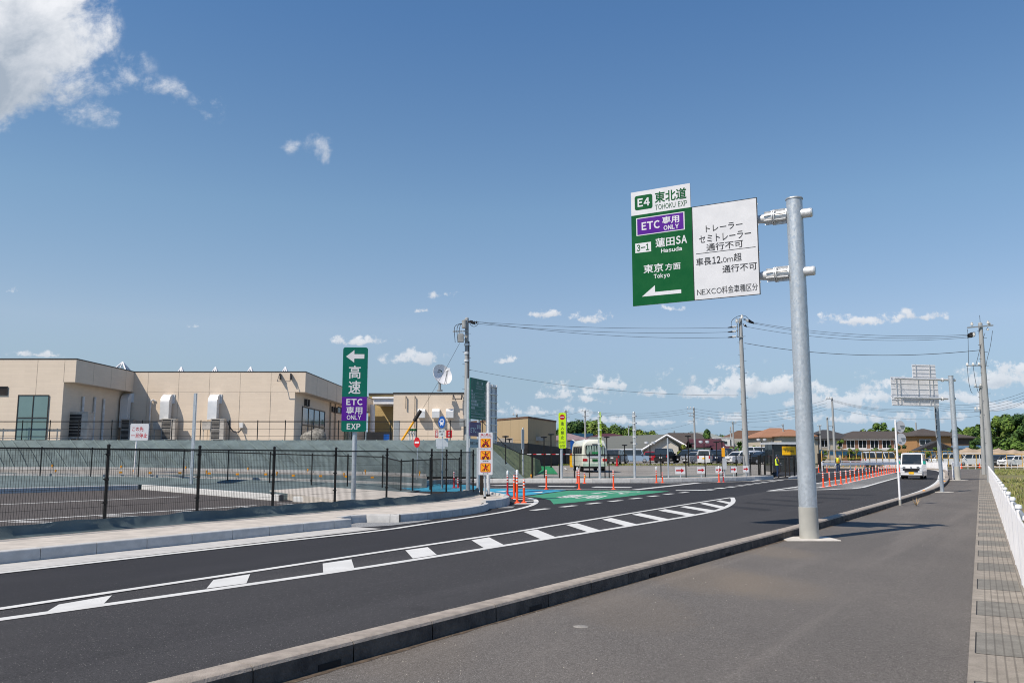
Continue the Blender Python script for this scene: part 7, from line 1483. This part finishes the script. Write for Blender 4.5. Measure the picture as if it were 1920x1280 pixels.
roofing('tile_orange', (.34, .175, .105)); roofing('tile_dark', (.055, .055, .06)); roofing('tile_brown', (.15, .085, .055)); roofing('tile_greybrown', (.085, .072, .065)); siding('metal_grey', (.115, .125, .12), .5, 9., .01, .3); siding('metal_red', (.072, .022, .033), .4, 9., .02, .4); siding('metal_greengrey', (.22, .25, .24), .4, 9.)
siding('wall_tan', (.40, .31, .19), 3.2, .9, .02, .5, .75); siding('wall_cream', (.52, .47, .38), .2, 2.); siding('wall_grey', (.44, .42, .385), .3, 2.); siding('wall_green', (.34, .43, .33), .2, 3.); mat('wall_white', (.72, .72, .71), .7); siding('wall_brick', (.26, .135, .085), .12, .3); siding('wall_ochre', (.40, .22, .10), .2, 2.); siding('wall_brown', (.12, .08, .06), .2, 2.)
# brown warehouse left of the yellow-green sign: two visible walls
c0, c1, c2 = A(880, 800, 112), A(990, 800, 98), A(1042.5, 800, 110); zt = A(990, 782.5, 98).z
root = thing('warehouse', 'tan brown flat-roofed warehouse with vertical cladding behind the olive bank', 'building', (c1.x, c1.y, .3)); b = MB(); L = [(c0.x, c0.y), (c1.x, c1.y), (c2.x, c2.y), (c2.x-12, c2.y+14), (c0.x-2, c0.y+14)]; b.prism(L, .2, zt); b.build('wall', 'wall_tan', root, smooth=0, root=root)
b = MB(); b.prism([(p.x, p.y) for p in offset(L+[L[0]], -.06)[:-1]], zt-.06, zt+.14); b.build('roof', 'tile_brown', root, smooth=0, root=root)
b = MB(); q = A(1011, 822, 101); b.box((q.x+.1, q.y+.7, q.z), (1.1, 1.2, .5)); b.build('vent_box', 'unit_beige', root, smooth=0, root=root)
b = MB(); bx(b, A(935, 830, 96).x, A(962, 830, 96).x, 96, 97.2, lot_z(96), A(940, 821, 96).z); tag(b.build('storage_box', 'unit_beige', smooth=0), 'pale grey storage box in front of the tan warehouse', 'box')
root = thing('screen_fence', 'long black solid screen fence in front of the tan warehouse', 'fence', (A(960, 840, 94).x, 94, lot_z(94))); L = [A(895, 828, 95), A(990, 831, 93.5), A(1060, 839, 99), A(1078, 841, 101)]
b = MB()
for a_, c_ in zip(L, L[1:]): b.add([(a_.x, a_.y, .5), (c_.x, c_.y, .5), c_, a_], [[0, 1, 2, 3]]); b.add([(a_.x, a_.y+.1, .5), (c_.x, c_.y+.1, .5), c_+Vector((0, .1, 0)), a_+Vector((0, .1, 0))], [[3, 2, 1, 0]]); b.add([a_, c_, c_+Vector((0, .1, 0)), a_+Vector((0, .1, 0))], [[0, 1, 2, 3]])
b.build('panel', 'fan_dark', root, smooth=0, root=root)
for p in L: b = MB(); b.cyl((p.x, p.y-.06, .5), p+Vector((0, -.06, .12)), .06, n=6); b.build('post', 'black_steel', root, root=root)
# grey-roofed hall with its gable to the right
D = 150.; xr, xl_ = A(1228, 840, D).x, A(1098, 840, D+14).x
root = thing('hall', 'long hall with a grey sloping roof and a beige gable end facing right', 'building', (xr, D, .3)); zr, ze = A(1246, 814.5, D).z, A(1170, 836, D).z
g0, gr, g1_ = A(1214, 836, D+1), A(1246, 815, D), A(1272, 836.5, D-1); dl = Vector((-(xr-xl_), 20, 0))
b = MB(); e = .5; ge0, ge1 = Vector((g0.x, g0.y, ze)), Vector((g1_.x, g1_.y, ze)); pk = Vector(((g0.x+g1_.x)/2, (g0.y+g1_.y)/2, zr))
B0 = [Vector((p.x, p.y, .2)) for p in (ge0, ge1)]
b.add([B0[0], B0[1], ge1, pk-ZUP*.1, ge0, B0[0]+dl, B0[1]+dl, ge1+dl, pk+dl-ZUP*.1, ge0+dl], [[0, 1, 2, 3, 4], [9, 8, 7, 6, 5], [5, 0, 4, 9], [1, 6, 7, 2]]); b.build('wall', 'wall_grey', root, smooth=0, root=root)
b = MB(); sd = (ge1-ge0).normalized(); o0, o1 = ge0-sd*1.6-ZUP*.45, ge1+sd*1.6-ZUP*.45; ax_ = dl.normalized()*-1.2
b.add([o0+ax_, pk+ax_+ZUP*.05, o1+ax_, o0+dl, pk+dl+ZUP*.05, o1+dl], [[0, 1, 4, 3], [1, 2, 5, 4]]); b.add([p-ZUP*.25 for p in (o0+ax_, pk+ax_+ZUP*.05, o1+ax_, o0+dl, pk+dl+ZUP*.05, o1+dl)], [[3, 4, 1, 0], [4, 5, 2, 1]]); b.build('roof', 'metal_grey', root, smooth=0, root=root)
b = MB(); b.cyl(o0+ax_*1.02-ZUP*.12, pk+ax_*1.02-ZUP*.07, .16, n=5); b.cyl(pk+ax_*1.02-ZUP*.07, o1+ax_*1.02-ZUP*.12, .16, n=5); b.cyl(o0+ax_-ZUP*.2, o0+dl-ZUP*.2, .2, n=5); b.build('barge_boards', 'white_metal', root, root=root)
house('house', 'dark plum roofed house peeping over the long hall', 1140, 190, .1, 9, 7, 5.6, 6.6, 'metal_red', 'wall_brown')
house('shed', 'low pinkish roofed shed left of the ticket machine', 1062, 150, 0, 7, 8, 4.4, 5.6, mat('roof_pink', (.27, .19, .20), .7).name, 'wall_grey')
house('house', 'house with a grey tiled roof directly behind the hall gable', 1282, 185, .2, 16, 10, 4.3, 6.6, 'tile_greybrown', 'wall_brown')
house('house', 'house with a pale grey-green metal roof behind the red roof', 1316, 190, -.2, 12, 10, 4.8, 6.9, 'metal_greengrey', 'wall_cream')
house('house', 'pale green house under a dark red metal roof', 1322, 146, 0, 4.9, 6, 3.2, 4.5, 'metal_red', 'wall_green', 'gable', [(-1.3, 1.4, .8, 1.1), (.9, 1.4, .8, 1.1)], ov=.35)
house('house', 'lower red roofed annex right of the pale green house', 1355, 136, 0, 2.6, 5, 2.0, 3.2, 'metal_red', 'wall_green', 'gable', ov=.4)
c = A(1358, 840, 180); zt = A(1350, 821, 180).z; root = thing('house', 'white flat-roofed modern house left of the thick utility pole', 'house', (c.x, 180, .3)); b = MB(); bx(b, A(1343, 840, 180).x, A(1374, 840, 180).x, 180, 188, .2, zt); b.build('wall', 'wall_white', root, smooth=0, root=root)
b = MB(); bx(b, A(1343, 840, 180).x-.1, A(1374, 840, 180).x+.1, 179.9, 188.1, zt+.003, zt+.18); b.build('roof', 'wall_white', root, smooth=0, root=root)
for u0, u1, v0, v1 in ((1356, 1363, 827, 831.5), (1369, 1371, 824, 835)): b = MB(); bx(b, A(u0, 830, 180).x, A(u1, 830, 180).x, 179.93, 180.02, A(1360, v1, 180).z, A(1360, v0, 180).z); b.build('window', 'glass_dark', root, smooth=0, root=root)
b = MB(); bx(b, A(1374, 840, 182).x+.1, A(1392, 840, 182).x, 182, 190, .2, A(1380, 822, 182).z); tag(b.build('house', 'wall_grey', smooth=0), 'grey flat block between the white house and the thick pole', 'house')
house('house', 'brown roofed house rising behind the thick utility pole', 1410, 215, 0, 16, 10, 5.4, 8.0, 'tile_brown', 'wall_brown')
house('house', 'cream two-storey house with a bright orange tiled roof', 1455, 190, .12, 10.5, 8.5, 5.7, 7.8, 'tile_orange', 'wall_cream', 'hip', [(-2.0, 3.2, 1.5, 1.5), (2.5, 3.3, 1.3, 1.2), (-3.6, 3.4, .8, .8)])
house('house', 'orange tiled lower wing at the right of the cream house', 1482, 186, .12, 7.5, 8, 5.9, 7.4, 'tile_orange', 'wall_cream')
house('house', 'two-storey house with a dark tiled hip roof right of the big sign post', 1549, 200, .1, 10, 9, 5.6, 7.7, 'tile_dark', 'wall_cream', 'hip', [(-2.5, 3.6, 2.4, 1.5), (1.8, 3.6, 2.0, 1.4)])
ap = house('apartment', 'long two-storey apartment block with a brown roof and white balcony bands', 1646, 200, 0, 19.5, 9, 5.6, 7.4, 'tile_greybrown', 'wall_brick', 'hip', [(-8+2.7*i, 3.3, 1.7, 1.7) for i in range(7)], cat='building')
b = MB(); bx(b, -9.7, 6.5, -5.6, -4.55, 2.55, 3.2); bx(b, -9.7, 9.8, -5.1, -4.53, 5.15, 5.4); ap_ = b.build('balcony', 'wall_white', ap, smooth=0)
house('house', 'ochre house with a dark gabled roof right of the apartment block', 1733, 170, .1, 7, 7, 5.6, 7.0, 'tile_greybrown', 'wall_ochre', 'hip', [(-1.8, 3.6, 2.2, 1.0)])
house('house', 'brown wing with a low hip roof behind the twin post sign', 1762, 178, .05, 10, 8, 5.4, 6.8, 'tile_greybrown', 'wall_brown')
house('house', 'low house with a dark roof and a white gable by the twin post sign', 1752, 150, 1.25, 6.5, 5.6, 2.6, 4.2, 'tile_dark', 'wall_white', 'gable')
house('shed', 'long low blue roofed shed behind the earth mound', 1812, 175, 0, 17, 6, 3.2, 3.9, mat('roof_blue', (.10, .19, .30), .6).name, 'wall_cream')
# earth mound, site fences, nets, guard rail
mat('earth', (.40, .31, .22), .95, var=.15, scale=.8, bump=1., bscale=2., world=True); b = MB(); rs = random.Random(9); rows = []
for k, (dy, hf) in enumerate(((-7, 0), (-4, .55), (-1.5, .92), (0, 1.), (2, .85), (7, 0))):
    r = []
    for i in range(41):
        u = 1786+i*4.6; D = 140+dy; q = A(u, 850, D); vt = 839.5+4*abs(math.sin(i*.5))*(1 if i < 40 else 0)-1.5*math.sin(i*.17); hz = A(u, vt, 140).z*min(1, (i+.2)/3.); r.append((q.x, D, .0+hz*hf*(1+.04*(rs.random()-.5))))
    rows.append(r)
b.add([p for r in rows for p in r], [[j*41+i, j*41+i+1, (j+1)*41+i+1, (j+1)*41+i] for j in range(5) for i in range(40)]); o = b.build('earth_mound', 'earth', smooth=80); struct(o)
mat('net_blue', (.02, .09, .17), .8, var=.2); mat('site_yellow', (.70, .42, .10), .5)
def bar_fence(name, label, pts, zb, ht, step, pm, pr=.05, rails=(1.,), rr=.03, group=None, panel=None):
    L = resample(pts, step); root = thing(name, label, 'fence', (L[0].x, L[0].y, zb), 0, group)
    for p in L: b = MB(); b.cyl((p.x, p.y, zb), (p.x, p.y, zb+ht), pr, n=6); b.build('post', pm, root, root=root)
    for k in rails:
        b = MB()
        for a_, c_ in zip(L, L[1:]): b.cyl((a_.x, a_.y-.05, zb+ht*k), (c_.x, c_.y-.05, zb+ht*k), rr, n=6)
        b.build('rail', panel or pm, root, root=root)
    return root
V3 = lambda u, v, D: Vector((A(u, v, D).x, D, 0))
bar_fence('site_fence', 'open fence of yellow posts and rails behind the white guard rail', [V3(1541, 860, 104), V3(1700, 860, 112), V3(1802, 862, 118)], .3, 2.05, 1.25, 'site_yellow', .055, (.99, .52), .04)
bar_fence('site_fence', 'open fence of yellow posts on the far right beyond the footway end', [V3(1802, 860, 118.5), V3(1935, 860, 118.5)], .2, 1.75, 2.1, 'site_yellow', .05, (.99,), .035)
b = MB(); pts = resample([V3(1541, 865, 96), V3(1620, 865, 100), V3(1700, 866, 106)], 2.5); root = thing('guard_rail', 'white double guard rail across the far side of the road', 'guard rail', (pts[0].x, pts[0].y, 0))
for p in pts: b = MB(); b.cyl((p.x, p.y, 0), (p.x, p.y, 1.05), .06, n=8); b.build('post', 'white_metal', root, root=root)
for z0, z1 in ((.62, .97), (1.08, 1.14)):
    b = MB()
    for a_, c_ in zip(pts, pts[1:]):
        d = c_-a_; b.extr([(0, z0), (.05, z0+.03), (.05, z1-.03), (0, z1), (-.03, z1), (-.03, z0)], a_+Vector((0, -.1, 0)), (0, -1, 0), ZUP, d)
    b.build('beam', 'white_metal', root, smooth=0, root=root)
bar_fence('pipe_fence', 'low white pipe fence across the end of the footway', [V3(1800, 870, 111.5), V3(1856, 870, 111.5)], 0, .95, 1.0, 'white_metal', .035, (.98, .4), .03)
bar_fence('pipe_fence', 'low white railing beyond the field at the far right', [V3(1862, 870, 113.5), V3(1935, 870, 113.5)], 0, .95, .8, 'white_metal', .03, (.98, .25), .03)
for i, (u0, u1, v0, v1, D) in enumerate(((1536, 1615, 843, 853, 150), (1613, 1662, 844, 851, 146), (1728, 1750, 843, 851, 140), (1768, 1783, 843, 850, 140), (1392, 1412, 843, 853, 128), (1060, 1112, 812, 822, 215))):
    b = MB(); c_ = A(u0, v1, D); e_ = A(u1, v0, D); n = 14
    vs = [(c_.x+(e_.x-c_.x)*k/n, D+.06*math.sin(k*2.3), z) for k in range(n+1) for z in (max(.1, c_.z), e_.z+.05*math.sin(k*1.7))]; b.add(vs, [[2*k, 2*k+2, 2*k+3, 2*k+1] for k in range(n)]); b.add([(p[0], p[1]+.08, p[2]) for p in vs], [[2*k+1, 2*k+3, 2*k+2, 2*k] for k in range(n)])
    tag(b.build('site_net', 'net_blue', smooth=40), ['dark blue netting right of the thick dark pillar', 'dark blue netting in front of the apartment block', 'blue netting left of the twin post sign', 'blue netting right behind the twin post sign', 'blue sheeting by the palm left of the thick pole', 'blue netting below the trees left of the hall'][i], 'netting', 'blue site nets')
# ------------------------------------------------------------------ trees and shrubs
for k, c_ in (('leaf_dark', (.055, .115, .028)), ('leaf_mid', (.11, .195, .036)), ('leaf_light', (.18, .265, .05)), ('leaf_yellow', (.26, .28, .045)), ('leaf_conifer', (.042, .098, .042))): mat(k, c_, .75, var=.3, scale=.9, spec=.25)
mat('bark', (.10, .075, .055), .95, var=.2, scale=6., bump=.6)
def crown_pts(rs, R, H, n, lobes, conical=False):
    L = []
    for _ in range(lobes):
        a = rs.random()*6.28; t = rs.random(); z = H*(.18+.68*t); rr_ = R*(1-t*.9 if conical else math.sqrt(max(.05, 1-((t-.42)/.66)**2)))*(.35+.55*rs.random())
        L.append((Vector((rr_*math.cos(a), rr_*math.sin(a), z)), R*(.22+.22*rs.random())*(1-.5*t if conical else 1)))
    return L
def tree_mesh(seed, R, H, trunk, n, leaf, lobes=16, conical=False, palette=('leaf_dark', 'leaf_mid', 'leaf_light')):
    rs = random.Random(seed); L = crown_pts(rs, R, H, n, lobes, conical); b = MB(); per = n//lobes
    for c, r in L:
        tone = rs.random()
        for _ in range(per):
            d = Vector((rs.gauss(0, 1), rs.gauss(0, 1), rs.gauss(0, 1))).normalized(); p = c+d*r*(.55+.5*rs.random())*Vector((1, 1, .8)).length/1.62; p.z += trunk
            nn = (d+Vector((rs.random()-.5, rs.random()-.5, rs.random()-.2))*.9).normalized(); u_, w_ = frame_xy(nn); s = leaf*(.6+.8*rs.random()); a = rs.random()*6.28; e1 = u_*math.cos(a)+w_*math.sin(a); e2 = w_*math.cos(a)-u_*math.sin(a)
            q = tone*.6+rs.random()*.5; b.mat(0 if q < .38 else (1 if q < .78 else 2)); b.add([p-e1*s, p-e2*s*.5, p+e1*s, p+e2*s*.55], [[0, 1, 2, 3]])
    t = MB(); t.cyl((0, 0, -.1), (0, 0, trunk+H*.45), R*.075+.05, R*.03+.02, 9)
    for c, r in L[:7]: t.cyl((0, 0, trunk+c.z*.25), (c.x*.8, c.y*.8, trunk+c.z*.9), R*.03+.02, .02, 6)
    return b, t, palette
def plant(name, label, cat, seed, u, D, vtop, wpx, z=.2, n=2600, lobes=16, conical=False, palette=('leaf_dark', 'leaf_mid', 'leaf_light'), trunk=.2, group=None, leaf=None):
    R = wpx/2*D/FPX; zt = A(u, vtop, D).z; Ht = zt-z; tr = Ht*trunk; x = A(u, 850, D).x
    b, t, pal = tree_mesh(seed, R, (Ht-tr)/.98, tr, n, leaf or max(.16, R*.085), lobes, conical, palette); root = thing(name, label, cat, (x, D, z), 0, group)
    b.build('crown', list(pal), root, smooth=0); t.build('trunk', 'bark', root); return root
DK = ('leaf_conifer', 'leaf_dark', 'leaf_mid'); LT = ('leaf_mid', 'leaf_light', 'leaf_yellow')
gT = 'trees behind the car park'
for i, (u, D, vt, w, pal, l) in enumerate([(1048, 250, 802, 30, DK, 'dark tree peeping out left of the yellow-green sign'), (1070, 240, 786, 40, DK, 'dark green tree just right of the yellow-green sign'), (1086, 245, 798, 32, None, 'mid green tree second right of the yellow-green sign'), (1104, 250, 791, 34, DK, 'dark tree with an uneven top left of the banded post'), (1122, 240, 792, 40, LT, 'yellow-green tree behind the left banded post'), (1143, 255, 791, 36, DK, 'slender dark tree right of the left banded post'), (1158, 250, 793, 34, None, 'rounded green tree above the hall roof'), (1176, 260, 799, 32, None, 'green tree left of the right banded post'), (1188, 265, 801, 26, DK, 'dark tree right behind the right banded post'), (1211, 255, 804, 26, LT, 'small olive tree above the hall roof ridge'), (1224, 260, 809, 24, DK, 'low dark tree by the hall roof ridge'), (1032, 260, 812, 30, None, 'low green tree right of the tan warehouse')]):
    plant('tree', l, 'tree', 20+i, u, D, vt, w*1.9, n=3600, palette=pal or ('leaf_dark', 'leaf_mid', 'leaf_light'), group=gT)
plant('conifer_tree', 'bushy dark green conifer above the red roofed house', 'tree', 41, 1327, 160, 800, 34, n=3200, lobes=26, conical=True, palette=('leaf_conifer', 'leaf_dark', 'leaf_mid'), trunk=.30)
for i, (u, w) in enumerate([(1284, 20), (1300, 16), (1350, 14), (1362, 16), (1376, 16), (1388, 18)]): plant('tree', f'hazy low tree on the skyline, {["leftmost, by the grey tiled roof", "just left of the bracket pole", "right of the conifer", "above the white house", "right of the white house", "left of the thick pole top"][i]}', 'tree', 60+i, u, 330, 808+(i*37 % 7), w+22, n=1400, palette=DK, group='skyline trees')
for i, (u, D, vt, w, pal, l) in enumerate([(1278, 128, 833, 22, LT, 'yellow-green bush right of the hall gable'), (1374, 130, 836, 16, LT, 'bright green bush left of the palm'), (1417, 150, 829, 24, None, 'olive shrub right of the thick pole before the cream house'), (1431, 150, 834, 22, LT, 'light shrub before the orange roofed house'), (1438, 150, 838, 16, LT, 'small bright bush left of the shelter'), (1485, 170, 822, 16, DK, 'dark tree top above the shelter roof'), (1578, 165, 814, 16, LT, 'slim bright green tree left of the apartment block'), (1594, 150, 838, 14, None, 'round green bush at the left end of the apartment'), (1605, 145, 839, 12, LT, 'round bright bush beside it before the apartment'), (1645, 150, 831, 24, LT, 'light green bush before the apartment balconies'), (1690, 150, 832, 26, DK, 'dark shrub behind the round signs'), (1676, 148, 838, 14, LT, 'small bush left of the round signs'), (1668, 152, 831, 12, DK, 'dark reddish shrub before the apartment end'), (1736, 140, 837, 20, LT, 'green hedge below the ochre house'), (1756, 140, 835, 12, DK, 'narrow dark bush left of the twin post sign'), (1780, 142, 837, 16, None, 'bush right of the twin post sign'), (1712, 142, 844, 16, LT, 'low bush behind the white road van'), (1544, 150, 838, 14, None, 'bush right of the dark pillar')]):
    plant('bush', l, 'bush', 80+i, u, D, vt, w, n=1100, lobes=9, palette=pal or ('leaf_dark', 'leaf_mid', 'leaf_light'), trunk=.08, group='bushes before the houses')
gR = 'tall trees on the right'
for i, (u, D, vt, w, pal, l, n) in enumerate([(1612, 300, 806, 26, DK, 'left end tree of the wood behind the apartment roof', 1500), (1632, 290, 797, 36, None, 'rounded tree behind the left of the apartment roof', 2200), (1654, 290, 790, 40, None, 'tallest tree behind the apartment roof', 2400), (1672, 290, 795, 34, DK, 'tree behind the apartment roof right of the tallest', 2000), (1700, 295, 796, 34, None, 'tree above the round signs', 2000), (1716, 300, 797, 30, DK, 'rightmost tree behind the apartment roof', 1800), (1778, 240, 811, 28, None, 'tree just left of the far cantilever post', 1600), (1796, 235, 799, 32, DK, 'tree right of the far cantilever post', 2000), (1818, 220, 791, 42, None, 'broad tree between the far post and the utility poles', 3000), (1838, 215, 789, 34, DK, 'dark tree behind the utility poles', 2600), (1872, 165, 779, 56, None, 'big leafy tree right of the utility poles', 5200), (1902, 160, 774, 60, None, 'large tree filling the right edge', 5200), (1925, 158, 770, 50, DK, 'tall tree cut by the right edge of the picture', 3000), (1886, 175, 792, 44, DK, 'dark tree low between the two big ones at the right', 2600), (1830, 150, 816, 22, DK, 'brownish dense conifer left of the utility poles', 1500), (1914, 150, 826, 36, None, 'low leafy shrub at the far right above the earth mound', 2000), (1852, 185, 800, 30, None, 'tree peeping between the two utility poles', 1800)]):
    plant('tree', l, 'tree', 120+i, u, D, vt, w, n=n, lobes=22, palette=pal or ('leaf_dark', 'leaf_mid', 'leaf_light'), trunk=.14, group=gR, leaf=.34 if D < 200 else .5)
# palm before the white house
c = A(1387, 850, 135); root = thing('palm_tree', 'dark green palm left of the thick utility pole', 'tree', (c.x, 135, .3)); zt = A(1387, 836, 135).z; b = MB(); b.cyl((c.x, 135, .2), (c.x, 135, zt), .22, .18, 10); b.build('trunk', 'bark', root, root=root); b = MB(); rs = random.Random(6)
for i in range(46):
    a = rs.random()*6.28; el = rs.random()*1.7-.5; d = Vector((math.cos(a)*math.cos(el), math.sin(a)*math.cos(el), math.sin(el))); pr_ = Vector((c.x, 135, zt)); s = d.cross(ZUP).normalized()
    for k in range(5): q = pr_+d*.28-ZUP*.05*k; w0, w1 = .22*(1-k/6), .22*(1-(k+1)/6); b.mat(k % 2); b.add([pr_-s*w0, pr_+s*w0, q+s*w1, q-s*w1], [[0, 1, 2, 3]]); pr_ = q
b.build('fronds', ['leaf_dark', 'leaf_mid'], root, smooth=0, root=root)
# tuft of dry weed on the footway, small stones
b = MB(); rs = random.Random(12); g = G(1718, 948, .01)
for i in range(26): a = rs.random()*6.28; d = Vector((math.cos(a), math.sin(a), 0)); h = .12+.2*rs.random(); b.add([g-d.cross(ZUP)*.01, g+d.cross(ZUP)*.01, g+d*h*.7+ZUP*h], [[0, 1, 2]])
tag(b.build('dry_weed', mat('straw', (.42, .30, .17), .9).name, smooth=0), 'tuft of dry straw-coloured weed on the footway', 'weed')
b = MB(); b.lathe([(.0, .0085), (.07, .008), (.075, .005)], G(1089, 1175, 0), 14); tag(b.build('survey_plate', 'asphalt_pale'), 'small round pale plate set in the footway near the kerb', 'plate')
